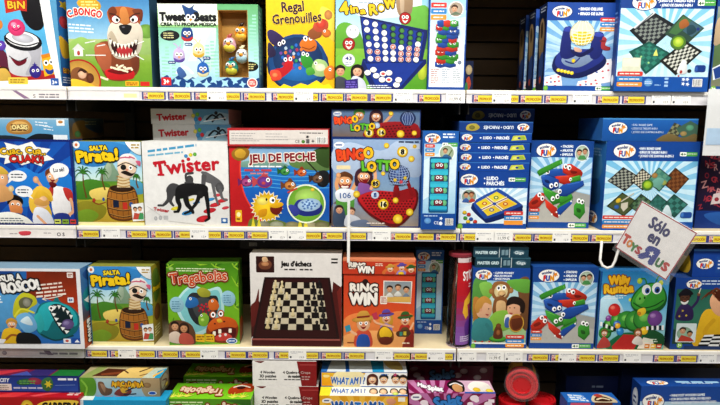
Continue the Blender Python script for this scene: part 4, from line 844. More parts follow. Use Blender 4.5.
def art_bingoside(a):
    a.r(331, 109, 421, 138, '22386e'); a.g(332, 110, 420, 137, ['5f7ba0', '6a7c94', '7c6a60']); a.head(359, 115, 5.6, 'c8956c', '44803c'); a.head(376, 116, 5.4, 'cf9f7c', '402234', 1); a.l([(383, 124), (392, 114)], 2.6, 'cf9f7c')
    a.b([(366, 130), (384, 122), (412, 122), (420, 128), (418, 138), (368, 138)], '961a22'); q = a.quad([(372, 128), (408, 124), (416, 136), (376, 137)])
    a.emit([[(q(i / 10, j / 4)[0] + 1.1 * math.cos(k * PI / 3), q(i / 10, j / 4)[1] + .8 * math.sin(k * PI / 3)) for k in range(6)] for i in range(11) for j in range(5)], '4c0a10')
    a.e(408, 118, 8, 7.6, '22345e'); a.e(408, 118, 6.8, 6.4, '35497a')
    for k in range(-2, 3): a.l([(408 + k * 1.4, 111.5), (408 + k * 2.8, 118), (408 + k * 1.4, 124.6)], .5, '94a6c8')
    for x, y, r_, t in ((369, 133, 5, '8'), (381.5, 132.5, 4.6, '16'), (401, 134, 4, None), (391, 113, 2.4, None), (415, 133, 2.6, None)): num_ball(a, x, y, r_, t)
    a.e(377, 125.5, 3, 2.8, 'b9c8dc'); a.e(337, 113.5, 4.4, 2.6, 'd8dce2', -6); a.lines(334, 113.2, 340, 1, 1, 1.1, '3a64a8', .05)
    a.part('title_lettering'); bl_title(a, 334, 124.5, .66)
def art_rolls(a):
    a.real = True
    a.r(421, 131, 458, 230, '2160aa'); a.g(422.5, 143, 456.5, 226, ['a8d2ea', 'cbe4f2', 'b4d8ec', '8fc2e2']); a.p([(422.5, 160), (456.5, 144), (456.5, 178), (422.5, 200)], 'd9edf6'); a.r(421, 131, 458, 143.5, '2868b2')
    tags(a, 423.5, 144, 433.5, 4.2, 3.4); age(a, 441, 142.4, 457, 146.4); a.e(446, 152.6, 8.4, 8.6, 'eef2f0'); a.e(446, 152.6, 7.2, 7.4, 'aebfa4'); a.head(444.4, 150.6, 2.6, 'd4a684', '5c4430'); a.b([(441, 158), (444, 154), (449, 155), (451, 159)], '3f6f9c'); a.l([(448, 155), (451, 150)], 1.2, '6a7a4a')
    a.rr(428.5, 156.5, 449, 212.5, 1.5, '1a5a86'); a.rr(429.8, 158, 447.8, 211, 1.2, '1f7fa8')
    for j in range(4):
        y = 163.8 + j * 12.4
        a.rr(429.5, y - 5.4, 448, y - 1.6, 1.4, '45c2d8'); a.rr(429.5, y + 5, 448, y + 8.4, 1.4, '3cb4cf'); a.r(430.5, y - 1.4, 447.5, y + 4.6, '23303c')
        a.e(432.5, y + 1.5, 2.2, 3, '53b9a0'); a.e(445, y + 1.5, 2.4, 3, '74c08a'); a.b([(434, y), (438, y - 2), (443, y), (443, y + 4), (435, y + 4)], ['8a2f3c', '7a3a4a', '8a3440', '7c2c3a'][j]); a.eye(437, y + .8, 1.5); a.eye(440.6, y + .8, 1.5)
    a.r(422, 213.5, 457.5, 230, '1d56a2'); a.e(428, 221, 3.6, 3, '6fa4d8'); a.lines(424, 215.5, 440, 1, 1, .9, 'c4d8ee'); ce(a, 434.6, 224.5); a.star(442, 218.5, 1, 2, 5, 'eef4fa'); a.e(441.8, 223.6, 1.9, 1.9, 'eef4fa'); barcode(a, 446.5, 218.5, 455, 225.5)
    a.part('title_lettering'); a.lines(441.5, 133.4, 455, 2, 2.8, 1.5, 'e8f0f8', .15)
    a.part('front_print'); fun(a, 431, 138.3, 8.6, 5.4)
def art_ludolid(a):
    a.r(457, 131, 531, 142, '1b4f9f'); a.r(457, 131, 531, 132.2, '3d78bf'); 
    a.p([(510, 140), (512, 134.4), (524, 133.6), (526, 138.8)], 'c7cc4a'); a.p([(512, 139), (513.4, 135.6), (518, 135.2), (518, 138.6)], 'dfdf7a'); a.p([(519, 138.4), (519, 135.2), (523, 134.8), (524.4, 138)], '9db84a'); a.e(518, 137, 1.6, 1.2, '2a4a94')
    a.part('title_lettering'); a.e(478.4, 136.9, .9, .9, 'eef4fa', n=8); a.t('LUDO', 481, 138.4, 490, 3.1, 'eef4fa', bold=.05); a.e(492.8, 136.9, .7, .7, 'eef4fa', n=8); a.t('PARCHÉS', 494.5, 138.4, 508, 3.1, 'eef4fa', bold=.05)
    a.part('front_print'); fun(a, 464.5, 136.6, 6, 4.2)
def art_ludolidflip(a):
    a.r(457, 121, 533, 133, '1b4688'); a.r(457, 121, 533, 122.2, '3568a8'); a.b([(464, 130), (466, 124.5), (474, 123.6), (478, 128), (472, 131.5)], 'b4a64a'); a.e(470, 127.6, 3, 2.2, '7f7a3a')
    a.part('title_lettering'); a.t('LUDO • PARCHÉS', 482, 129, 513, 3.2, 'dfe8f2', bold=.04, flip=True)
    a.part('front_print'); fun(a, 523, 127, 6.6, 4.4)
def art_ludo(a):
    a.real = True
    bluebox(a, 456, 171.5, 529, 227, 187, 495, 205, c0='b4d8ee', c2='cfe6f4', c1='e6f3fa', hdr='1d4f9e'); a.p([(457, 208), (480, 200), (528, 206), (528, 224), (457, 224)], 'dcebf2')
    a.b([(470, 205), (474, 199), (492, 190), (500, 189), (522, 202), (524, 207), (521, 211), (490, 221), (483, 219), (471, 209)], '16306e'); a.b([(472, 203), (476, 198), (493, 189.5), (500, 188.6), (520, 201), (521, 205), (489, 216.5), (482, 215)], '2a57a8')
    q = [(496, 190.4), (518.5, 202.4), (487.5, 214.5), (474.5, 202)]; a.p(q, 'e6d03a'); f = a.quad(q)
    for u, v, c in ((.06, .06, 'e9d84a'), (.56, .06, 'e9b63a'), (.06, .56, 'ead23a'), (.56, .56, 'e4c43a')): a.p([f(u, v), f(u + .38, v), f(u + .38, v + .38), f(u, v + .38)], c)
    for u, v, c in ((.25, .25, '3f8a4a'), (.75, .25, 'c8453a'), (.25, .75, 'c8453a'), (.75, .75, '2a57a8')): a.e(*f(u, v), 2.6, 1.7, c); a.e(*f(u, v), 1.4, .9, 'f2e69a')
    for p_, q_ in (((.5, .0), (.5, 1)), ((0, .5), (1, .5))): a.l([f(*p_), f(*q_)], 2.6, 'f2eed2', False, False); a.l([f(*p_), f(*q_)], .9, '8a3c5a', False, False)
    a.e(*f(.5, .5), 2, 1.4, '2a57a8')
    a.e(467, 195.5, 8.6, 7.6, 'e8eef2'); a.e(467, 195.5, 7.4, 6.6, '9ab0a0'); a.head(464, 194, 2.8, 'd4a684', '3a281e'); a.head(469.6, 194, 2.8, 'c8956c', '6a3a2a'); a.b([(460, 201), (464, 197), (468, 201)], '4a6fb0'); a.b([(467, 201), (470, 197), (474, 200)], 'c04a3a')
    for x, y, c in ((463, 211, 'e0c02c'), (467.5, 213, 'c8352c'), (464, 216.5, '4a9a3a'), (470, 217.5, '2a57a8'), (474.5, 220, 'c8352c'), (467, 220, 'e0c02c')): a.e(x, y + .8, 2.3, 1.6, '5a6a5a'); a.e(x, y, 2.2, 1.6, c)
    tags(a, 505, 209.5, 525, 4.7, 4); a.r(456, 222, 529, 227, '1b529f'); tags(a, 505, 213, 525, 0, .01); a.r(505, 218.8, 525, 223, 'eda045')
    age(a, 508, 176.8, 526, 180.6); a.e(458.5, 225, 3, 3.2, '8cc04a')
    a.part('title_lettering'); a.t('• LUDO', 482, 179.4, 497, 3.4, 'eef4fa', bold=.06); a.t('• PARCHÉS', 482, 184.2, 503.5, 3.4, 'eef4fa', bold=.06)
    a.part('front_print'); fun(a, 466.6, 179, 9.8, 6)
def art_eightlid(a):
    a.g(602, 118, 698, 141, ['2a6cb4', '2160a8', '1f5a9e']); a.r(602, 118, 698, 119.4, '4f93cc'); a.p([(666, 136), (674, 122), (684, 126), (678, 138)], '3a4038'); a.checker([(674, 122), (684, 126), (677, 137), (667, 134)], 4, '8a8c6a', '4a4c40'); a.p([(676, 128), (690, 120), (698, 124), (698, 136), (684, 138)], '4a6a5a'); a.e(690, 127, 4, 3, '5f9a7c'); a.e(684, 133, 3.4, 2.4, 'a08a5a'); a.b([(660, 137), (670, 133), (684, 137), (696, 133), (698, 141), (660, 141)], '7a6a44')
    a.part('title_lettering')
    for i, w in enumerate(('8-IN-1 BOARD GAME', 'JUEGO DE TABLERO 8-EN-1', 'JOGO DE DAMAS 8-EM-1')): a.t('• ' + w, 631, 125.6 + i * 3.6, 652 + i * 6, 2, 'dfeaf4', bold=.04)
    a.part('front_print'); fun(a, 617.5, 128, 10, 6.4)
def art_eight(a):
    bluebox(a, 603, 141, 698, 229, 160, 650, 185, c0='7fc3e6', c2='a4d6ee', c1='cdeaf6', hdr='1d509c'); a.r(603, 220, 698, 229, '1f5cab')
    def sq(cx, cy, w, h, c0, c1, n=6, rim='3a2a1a'):
        q = [(cx - w * .1, cy - h), (cx + w, cy - h * .15), (cx + w * .1, cy + h), (cx - w, cy + h * .15)]
        a.p(q, rim); q2 = [(cx + (x - cx) * .9, cy + (y - cy) * .9) for x, y in q]
        if n: a.checker(q2, n, c0, c1)
        else: a.p(q2, c0)
    sq(623, 178, 17, 12, 'a8aca0', '34383a', 8); sq(676, 179, 14, 13, '8a5a34', '6a3e22', 6); sq(642, 178, 12, 11, 'd8d4c0', '4a4440', 8); sq(659, 178, 13, 12, '4f8a7c', '6aa08a', 4, '24463c')
    a.e(654, 174, 3, 2.6, 'b08a50'); a.e(664, 181, 3, 2.4, 'a0a85a'); a.b([(652, 180), (658, 176), (664, 178), (660, 186), (654, 185)], '7ab0a0')
    a.e(647.5, 183.5, 6, 5.4, '5a8a3c'); a.e(647.5, 183.2, 4, 3.6, 'a9cc3c')
    sq(624, 203, 17, 12, '56613c', '4a5436', 0, '2a2c1c'); sq(643, 203, 13, 11, '5d7d5a', '39513e', 5, '22301c'); sq(660, 204, 13, 12, '3f7a70', '336a62', 5, '1c3a34'); sq(677, 204, 14, 12, '4a8a80', '2f6058', 4, '24463c')
    a.e(619, 199, 3, 2.2, 'd8b83a', -30); a.e(617.5, 205.5, 2.6, 2, '3a6ab0'); a.p([(622, 202), (629, 200.5), (629, 206), (625, 210), (622, 206)], 'cfc8b8'); a.l([(622, 200), (634, 192)], 1.2, 'c8c4b4')
    a.b([(664, 216), (668, 204), (672, 205), (675, 216)], 'cfe0e4'); a.rr(684, 210, 696, 216, 2, '2a55a0'); a.e(686, 213, 2, 2.8, '4a7cc0')
    tags(a, 604, 214, 640, 4.6, 3.8); age(a, 678, 151, 696, 155)
    a.part('title_lettering')
    for i, w in enumerate(('8-IN-1 BOARD GAME', 'JUEGO DE TABLERO 8-EN-1', 'JOGO DE DAMAS 8-EM-1')): a.t('• ' + w, 636, 149 + i * 3.6, 658 + i * 7, 2.3, 'eaf2f8', bold=.05)
    a.part('front_print'); fun(a, 621.5, 150.5, 12, 7.4)
def side_eight(a):
    a.g(0, 0, 30, 90, ['3a7cba', '2f70b0', '1f5aa0', '2a6ab0']); a.b([(4, 14), (18, 8), (26, 30), (10, 44)], '4a88b4'); a.b([(6, 44), (22, 40), (24, 62), (8, 66)], '2a5a86'); a.r(0, 0, 30, 2, '5f9ccc')
    fun(a, 14, 80, 10, 7); a.lines(6, 8, 24, 3, 3, 1.4, '8fb8dc')
def art_graffiti(a):
    a.r(691, 141, 780, 223, '152a5c'); a.g(691, 150, 780, 206, ['2a2440', '33203a', '241f40'])
    for i in range(70):
        x, y = 694 + (i * 37 % 61), 149 + (i * 23 % 52); a.t(random.choice('BINGOSTARZW'), x, y + 5, x + random.uniform(4, 7), random.uniform(4, 6.5), random.choice(('b8404e', 'a03848', 'c4626a', 'd8a0a0')), rot=random.uniform(-30, 30), bold=.04)
    a.p([(706, 200), (708, 190), (718, 188), (722, 198)], 'd7c9c8'); a.e(712, 195, 2.4, 2, 'a03a48'); a.r(691, 206, 780, 223, '1b3f86'); a.b([(700, 210), (724, 207), (740, 212), (720, 220)], '2f62a8'); a.r(691, 141, 780, 146, '1b3f86')
# ---- third shelf
def art_shark(a):
    a.r(-14, 268, 83, 356, 'e9eaec'); a.g(-14, 271, 79, 350, ['7a3018', 'b8421c', 'c9521f'])
    cl = a.clip; a.clip = (-14, 271, 79.5, 350.5)
    a.p([(-14, 271), (36, 271), (34, 296), (56, 304), (79, 324), (79, 352), (-14, 352)], '2c6fb4'); a.b([(-14, 300), (14, 296), (40, 306), (36, 330), (-14, 336)], '5fa4d4'); a.p([(30, 271), (50, 271), (40, 300), (28, 300)], '8a3418'); a.p([(-14, 271), (20, 271), (-14, 290)], '1f4f94')
    a.b([(36, 316), (42, 306), (54, 303), (58, 297), (62, 304), (72, 309), (79, 318), (79, 330), (72, 340), (54, 346), (40, 342), (34, 330)], '157880'); a.b([(38, 316), (44, 307), (56, 304), (70, 309), (77, 319), (76, 330), (66, 330), (54, 324), (46, 336), (38, 330)], '2fb0b8')
    a.b([(50, 310), (58, 306), (68, 311), (73, 322), (70, 334), (64, 340), (58, 332), (53, 322)], '0d2a30'); a.e(67.5, 328.5, 6.4, 5.6, '6a5a8c', -20); a.e(66, 327, 3.4, 2.4, '8f82b0', -20)
    for x, y in ((51.4, 313), (53.2, 318), (55.4, 323), (58, 328.5), (61.2, 333.4), (65, 337)): a.p([(x - 1.4, y - 2), (x + .6, y + 2.2), (x + 3.6, y - 1)], 'eef1ee')
    for x, y in ((55.6, 309), (60, 308.4), (64.4, 310.6), (68.4, 314.4), (71.4, 319)): a.p([(x - 1.8, y - 1.2), (x + 2, y - .4), (x - .4, y + 3.8)], 'eef1ee')
    a.eye(52, 311, 2.6); a.l([(40, 340), (54, 346.5), (72, 341)], 1.6, '0a4a50'); a.b([(34, 322), (40, 316), (44, 330), (38, 338)], '37b0b4')
    a.b([(14, 310), (18, 300), (26, 294), (36, 298), (38, 306), (30, 312), (26, 322), (14, 322)], 'c9c832'); a.b([(20, 304), (26, 299), (34, 302), (30, 310), (22, 312)], '6d6e52'); a.e(28, 305, 4, 4.6, '9a9a8c'); a.l([(15, 320), (22, 312), (34, 316)], 2, 'e0dc4a')
    a.b([(16, 322), (26, 316), (34, 322), (36, 334), (24, 338)], '7ab6e0'); a.b([(20, 326), (28, 320), (32, 330)], 'd8ecf4')
    a.head(11, 329, 5.6, 'e6b890', 'd0a040'); a.b([(2, 336), (12, 333), (20, 338), (18, 352), (0, 352)], 'e0b92a'); a.l([(4, 346), (10, 341), (17, 342)], 2.4, 'a0622a'); a.b([(16, 340), (26, 338), (36, 342), (38, 352), (16, 352)], '14161c'); a.p([(-14, 344), (4, 346), (0, 352), (-14, 352)], 'e4e6ea')
    a.clip = cl
    a.lines(42, 285, 66, 2, 4, 1.7, 'f0e0d4', .15, rot=-.12); a.lines(38, 293.6, 70, 2, 4, 1.9, 'f4e6da', .1, rot=-.12); a.l([(44, 301), (52, 300), (64, 297)], .9, 'f4e6da'); a.l([(44, 301), (47, 299)], .8, 'f4e6da', False); a.l([(44, 301), (47.6, 302.4)], .8, 'f4e6da', False)
    a.rr(70, 272, 76, 277.6, .6, 'efe6e0'); a.lines(71, 273.4, 75.6, 2, 1.8, 1, 'a05a3a', .05); a.rr(69, 299, 75, 304.6, .8, 'e6eef4'); a.t('4+', 70, 303.4, 74, 3, '2d5aa4', bold=.06)
    a.rr(62, 344.6, 69.4, 349.6, .6, 'e4e8ee'); a.rr(70.4, 344, 79, 349.8, .4, '2456a6'); a.p([(73, 348.6), (76, 345.4), (78.4, 348.6)], 'eef2f8'); a.e(65.6, 347, 1.8, 1.4, 'c85a4a')
    a.lines(-14, 298, 4, 3, 3, 1.5, 'e8f0f6', .2)
    a.part('title_lettering'); a.t('JUSUR A', -3, 284, 25, 7, 'f0f0ec', '1a1c20', 1.4, rot=-7, bold=.1); a.t('ROSCO!', 5, 295, 43, 10.5, 'f3f3f0', '17191d', 1.6, rot=-8, bold=.12, wob=.5)
def side_shark(a):
    a.g(0, 0, 12, 90, ['4a86c0', '3a76b4', '6a4a3a', 'b8502a']); a.b([(1, 30), (9, 24), (11, 44), (4, 50)], '1f8a94'); a.p([(2, 36), (8, 34), (6, 42)], 'eef1ee'); a.b([(2, 8), (10, 4), (10, 20)], '2a5a9a')
    a.p([(0, 60), (12, 54), (12, 86), (0, 86)], 'c8582c')
    for i, ch in enumerate('ROSCO'): a.t(ch, 3, 64 + i * 5.4, 9, 4.4, 'f3f3f0', '17191d', .6, bold=.1)
def art_hippo(a):
    a.real = True
    a.g(165, 263, 240, 343, ['4e8a1e', '6fae24', '7db62a', '5c9a22'])
    for x, y, s_ in ((168, 266, 10), (236, 266, 12), (238, 284, 10), (168, 324, 9), (236, 306, 8), (200, 264, 8), (216, 266, 8)):
        for k in range(5): a.l([(x, y), (x + s_ * math.cos(R(k * 40 + x)), y + s_ * math.sin(R(k * 40 + x)))], [1.8, .3], '3c741c' if k % 2 else '9ac63a')
    a.p([(165, 337), (240, 345), (240, 340), (186, 332), (165, 330)], '8ec23a')
    a.b([(176, 296), (190, 284), (206, 288), (220, 286), (224, 300), (222, 318), (206, 330), (190, 334), (180, 320), (174, 308)], 'b9e0e0'); a.b([(178, 297), (191, 286), (206, 290), (218, 289), (221, 300), (219, 316), (205, 326), (191, 330), (182, 318), (177, 306)], '86c8cc')
    a.b([(185, 298), (192, 291), (206, 294), (217, 295), (218, 306), (213, 318), (204, 324), (194, 322), (187, 312)], '2e3236'); a.b([(190, 300), (200, 296), (212, 300), (208, 314), (196, 316)], '484e50')
    for i in range(14): a.e(203 + 7 * math.cos(i * 2.4) * math.sqrt(i / 14), 307 + 6 * math.sin(i * 2.4) * math.sqrt(i / 14), 1.2, 1.2, 'c42a3c' if i % 3 else '8a1c2c')
    a.b([(184, 300), (188, 295), (196, 297), (197, 303), (190, 306), (184, 305)], '2f74b4'); a.eye(189, 297, 1.3); a.b([(196, 289), (202, 286), (210, 290), (209, 295), (200, 295)], 'a8a83c'); a.b([(208, 300), (214, 297), (219, 303), (217, 308), (209, 308)], 'd0702a'); a.eye(212, 299.4, 1.2); a.b([(197, 315), (203, 311), (208, 316), (205, 324), (198, 323)], '86b43c'); a.e(201, 318, 2, 1.6, 'b6d86a'); a.eye(200, 313.6, 1.1)
    a.b([(205, 326), (212, 318), (226, 316), (236, 320), (239, 328), (233, 340), (216, 341), (206, 336)], '8a3f14'); a.b([(206, 324), (213, 317), (226, 315), (236, 319), (237, 326), (222, 326), (210, 330)], 'c9621f'); a.b([(209, 331), (222, 326), (236, 327), (233, 338), (217, 339)], '5c1410'); a.b([(214, 335), (224, 331), (232, 335), (226, 339), (216, 339)], 'c84a40')
    for x, y in ((213, 331), (219, 329), (230, 328.4)): a.rr(x - 1.6, y - 1.4, x + 1.6, y + 2.8, .7, 'f4efdc')
    for x, y in ((219, 334), (225, 333)): a.e(x, y, 1.5, 1.3, 'e2e0dc')
    a.e(212, 313, 3.6, 3.8, 'c9621f'); a.e(220.6, 312, 3.6, 3.8, 'c9621f'); a.eye(212.4, 313, 2.5); a.eye(220.6, 312.2, 2.5); a.e(214, 322, 1.2, .8, '5c1410'); a.e(224, 320, 1.2, .8, '5c1410'); a.b([(216, 318), (220, 317), (222, 320), (218, 321)], 'e2b43a')
    for x, y in ((174, 303), (228.5, 297.5)): a.b([(x - 7, y), (x - 5, y - 6), (x + 1, y - 8), (x + 7, y - 4), (x + 7.4, y + 3), (x + 3, y + 7), (x - 4, y + 6)], '9cc8d8'); a.lines(x - 4.6, y - 3.6, x + 5, 4, 2.2, .9, '5a8aa8', .25)
    a.b([(165, 322), (176, 318), (190, 324), (192, 342), (165, 338)], '6a4a34'); a.head(171.5, 324, 4.2, 'd4a27c', '2a1a14'); a.head(181, 326, 4.4, 'cc976e', '3c2418', 1); a.b([(165, 332), (172, 329), (178, 333), (178, 341), (165, 339)], 'd9c8b8'); a.b([(177, 332), (184, 331), (190, 335), (190, 342), (176, 341)], 'b85a4a')
    for x in (193, 203.4): a.p([(x, 332), (x + 9.6, 332.6), (x + 9.6, 340.4), (x, 339.4)], 'e0b62a'); a.lines(x + 1, 334.4, x + 9, 2, 2.4, 1, '6a3a14', .15)
    a.e(231.5, 339.5, 6, 3, 'e8ecf0'); a.e(231.5, 339.5, 5, 2.4, '2a6ab0'); a.lines(228, 339, 235, 1, 1, .9, 'eef2f6', .05)
    a.lines(175, 267, 228, 2, 2.2, .9, 'dfecc4', .3, rot=.02); a.e(170, 267.6, 2.6, 1.8, '9cc06a')
    a.part('title_lettering'); a.t('Tragabolas', 168.5, 282.6, 229, 9.6, 'e8d9c0', '8c2418', 1.3, rot=-4, bold=.12, wob=.5); a.t('Tragabolas', 168.9, 282.4, 228.8, 9.2, 'c8502a', None, rot=-4, bold=.05, wob=.5)
def side_hippo(a):
    a.g(0, 0, 20, 84, ['4a7a1e', '5a8a24', '3c641a'])
    for x, y in ((4, 6), (14, 16), (5, 30), (15, 48), (4, 66), (14, 76)):
        for k in range(6): a.l([(x, y), (x + 8 * math.cos(R(k * 60)), y + 8 * math.sin(R(k * 60)))], [1.8, .3], '8aa83a' if k % 2 else '2c5414')
    a.b([(0, 62), (10, 58), (18, 68), (12, 80), (0, 80)], 'a8521c')
def art_chess(a):
    a.r(249, 253, 345, 346, 'e3dfdb'); a.p([(249, 312), (258, 300), (262, 320), (249, 338)], '4a1a18'); a.p([(336, 280), (345, 286), (345, 346), (330, 346)], '5a1d1a'); a.p([(340, 290), (345, 284), (345, 330)], '7a2a24'); a.b([(249, 306), (254, 300), (258, 288), (256, 318), (249, 326)], '6a2420')
    a.p([(264, 276), (332.5, 276), (343.5, 341), (249.5, 341)], '2a0c0e'); a.p([(249.5, 338.5), (343.5, 338.5), (343.5, 346), (249.5, 346)], '4d1113'); a.p([(249.5, 338), (343.5, 338), (343.5, 339.8), (249.5, 339.8)], '9c5a52')
    q = [(273.5, 281), (324, 281), (331.5, 329), (262, 329)]
    a.p([(266, 278), (330.5, 278), (340, 336.5), (253, 336.5)], '3a1012'); a.checker(q, 8, '1b0d0d', 'cfc5ac'); f = a.quad(q)
    def piece(u, v, c, d, tall=1):
        x, y = f(u, v); s_ = .8 + .35 * v; h = (6 + 3 * tall) * s_
        a.e(x, y, 2.3 * s_, 1.1 * s_, d); a.b([(x - 2.1 * s_, y), (x - .9 * s_, y - h * .45), (x - 1.2 * s_, y - h * .7), (x, y - h), (x + 1.2 * s_, y - h * .7), (x + .9 * s_, y - h * .45), (x + 2.1 * s_, y)], c); a.e(x, y - h * .86, 1.5 * s_, 1.4 * s_, c); a.e(x - .5 * s_, y - h * .86, .6 * s_, .6 * s_, 'f2e8cc' if c[0] > '6' else '4a4444')
    for j in range(8):
        piece(.06, j / 8 + .09, 'dccb9c', 'a08c5a', 1 if j % 7 else .6)
        piece(.19 if j not in (2, 5) else (.31 if j == 2 else .44), j / 8 + .09 - (.0 if j != 5 else .02), 'e2d2a6', 'a8945e', .2)
        piece(.82 if j not in (3, 6) else .7, j / 8 + .09, '1c1719', '0c090a', .2); piece(.94, j / 8 + .09, '211b1d', '0c090a', 1 if j % 7 else .6)
    a.rr(255.5, 255.5, 274.5, 271.5, .8, '3a1614'); a.b([(258, 264), (262, 260), (268, 259), (272, 263), (269, 268), (261, 268)], '7c4a34'); a.e(265, 263, 4, 2.2, 'c08a60'); a.b([(262, 257), (266, 256), (268, 260), (263, 261)], 'd8b48c')
    a.lines(285, 267.6, 298, 1, 1, 1.5, '3a3232', .05); a.lines(301, 267.6, 316, 1, 1, 1.5, '3a3232', .05); a.lines(334, 257, 341, 2, 3.4, 1.6, '2a2424', .05)
    a.part('title_lettering'); a.t('Jeu d’échecs'.replace('’', "'"), 282, 265, 313.5, 4.8, '1d1616', bold=.07)
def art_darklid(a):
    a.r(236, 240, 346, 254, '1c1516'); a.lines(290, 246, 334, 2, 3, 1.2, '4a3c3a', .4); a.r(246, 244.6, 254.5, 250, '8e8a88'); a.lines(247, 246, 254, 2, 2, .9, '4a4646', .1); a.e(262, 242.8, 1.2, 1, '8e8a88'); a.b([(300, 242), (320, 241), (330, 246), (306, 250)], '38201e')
def art_ring(a):
    a.g(343, 273, 416, 347, ['c9472a', 'd4532c', 'd9602f', 'dd6f38']); a.b([(343, 320), (360, 312), (380, 318), (398, 310), (416, 316), (416, 347), (343, 347)], 'e2884a'); a.b([(343, 336), (370, 330), (416, 334), (416, 347), (343, 347)], 'e8a868'); a.b([(404, 347), (414, 328), (417, 347)], '8a2a1e')
    a.real = True
    a.p([(383.5, 279.5), (413, 280), (412, 302.5), (383.5, 301)], 'e9e2d6'); a.g(384.5, 280.5, 411.8, 301, ['8e9aa4', 'a4a49c', 'c4a070'], 4)
    for x, y, h in ((390, 288, '3a281c'), (398.5, 286.5, '57402c'), (407, 288.5, '2a1c16')): a.head(x, y, 3.2, 'd2a27e', h); a.b([(x - 4, y + 8), (x, y + 3.4), (x + 4, y + 8)], 'dcdcd6' if x < 400 else '7a8a9a')
    a.p([(385, 296), (411, 295.4), (411.6, 301), (385, 300.6)], 'd8b060'); a.rr(380.5, 295, 387.5, 303, .6, 'eee6da'); a.lines(381.6, 296.4, 387, 3, 2, 1, 'b04a34', .1)
    a.real = False
    def kid(x, y, r_, hat, hair, shirt, bib, kind=0):
        a.b([(x - r_ * 1.1, y + r_ * 2.9), (x - r_ * .9, y + r_ * 1.1), (x, y + r_ * .8), (x + r_ * .9, y + r_ * 1.1), (x + r_ * 1.1, y + r_ * 2.9)], shirt)
        if bib: a.b([(x - r_ * .8, y + r_ * 3), (x - r_ * .6, y + r_ * 1.5), (x + r_ * .6, y + r_ * 1.5), (x + r_ * .8, y + r_ * 3)], bib)
        a.head(x, y, r_, 'eab892', hair, kind); a.e(x, y + r_ * .15, r_ * .2, r_ * .18, 'd98a6a')
        a.e(x, y - r_ * .62, r_ * 1.5, r_ * .36, hat, -8); a.b([(x - r_ * .8, y - r_ * .7), (x - r_ * .55, y - r_ * 1.5), (x + r_ * .45, y - r_ * 1.6), (x + r_ * .75, y - r_ * .8)], hat); a.l([(x - r_ * .75, y - r_ * .8), (x + r_ * .72, y - r_ * .95)], r_ * .22, '8a2a1e', False)
    kid(387, 317, 5.4, '6a55a8', 'd8a43a', '9a8ac8', '5a6ab8', 1); kid(406.5, 319, 5.4, '3f6a34', '4a2c1a', 'b8382c', '6a4a2a')
    kid(363.5, 323, 8, 'd2a24a', 'c88a3a', 'c8553c', '2c58a4'); a.l([(356, 334), (351, 331), (348.5, 327)], 2.6, 'eab892'); a.p([(344, 326), (349.5, 324), (351, 330), (346, 332)], '3f9ab0'); a.l([(394, 326), (377, 322), (374, 317)], 2, 'eab892'); a.p([(372, 313), (377, 311), (378.6, 318), (374, 319)], 'c0405a'); a.l([(412, 328), (415, 322)], 2, 'eab892')
    a.b([(398, 331), (410, 329), (412, 334), (400, 336)], '5a3a24'); a.r(401, 331, 404, 335, '3f8a7c'); a.r(405, 330.6, 408, 334.6, 'c8b43a')
    a.b([(379, 330), (384, 325), (391, 328), (395, 334), (393, 342), (382, 343), (378, 337)], '8a5a1c'); a.b([(380.5, 330), (385, 326), (391, 329), (393, 335), (387, 338), (381, 336)], 'e8c02c'); a.b([(380, 338), (387, 336), (394, 338), (391, 343.6), (382, 343.6)], '6a2c18')
    a.lines(347, 342, 355, 1, 1, 1.4, '8a4a20', .1); a.lines(404, 342, 412, 1, 1, 1.2, 'e8d8c0', .1)
    a.part('title_lettering'); a.b([(362, 284), (362, 280), (365, 278), (368, 280), (368, 284)], '2c1512'); a.t('RING', 349, 291, 378, 8, 'efe9df', '38120e', 1.3, bold=.12, wob=.3); a.t('WIN', 349.5, 303.5, 377.5, 11, 'f3eee6', '38120e', 1.3, bold=.13, wob=.3)
def art_ringlid(a):
    a.r(343, 259, 417, 275, 'c4452a'); a.r(343, 259, 417, 260.6, 'd86a48'); a.p([(343, 259), (416, 259), (416, 262), (343, 261)], 'dd8a62'); a.b([(384, 275), (390, 266), (404, 262), (417, 264), (417, 275)], 'd8783c')
    for x, y, h, c in ((391, 269, 'd2a24a', 'c8553c'), (402.5, 267.5, '6a55a8', '9a8ac8'), (412, 269.5, '3f6a34', 'b8382c')): a.b([(x - 5, 276), (x - 3, 271), (x + 3, 271), (x + 5, 276)], c); a.head(x, y, 3.6, 'eab892', '8a5a2a'); a.e(x, y - 2.4, 5.2, 1.3, h, -8); a.b([(x - 2.8, y - 2.4), (x - 1.6, y - 5), (x + 1.8, y - 5), (x + 2.8, y - 2.6)], h)
    a.e(402, 274, 3, 2, 'e8c02c'); a.lines(349, 266.4, 356, 2, 2, 1.2, 'f0dcc8', .1); a.lines(376, 263.4, 384, 2, 1.8, .9, 'f0dcc8', .1)
    a.part('title_lettering'); a.t('RING', 348.5, 267, 366, 4.8, 'efe9df', '38120e', .8, rot=4, bold=.1); a.t('WIN', 358, 273.4, 374.5, 7, 'f3eee6', '38120e', .8, rot=2, bold=.1)
def art_gridlid(a):
    a.r(474, 247, 531, 258, '22495a'); a.r(474, 247, 531, 248.2, '3f6a7a'); a.r(500.4, 247, 501, 258, 'cfd8da'); a.r(511, 247, 511.6, 258, 'cfd8da'); 
    for x in (503, 507): a.p([(x, 250), (x + 3, 249.6), (x + 3, 255.4), (x, 255.6)], '7f9aa4')
    a.e(521, 252.6, 6, 2.8, '5a7a88'); a.t('Giga', 516.4, 254, 526, 2.8, 'd7e2e6', bold=.04); a.part('title_lettering'); a.t('MASTER GRID', 476, 254.4, 498.5, 3, 'c9dce0', bold=.06)
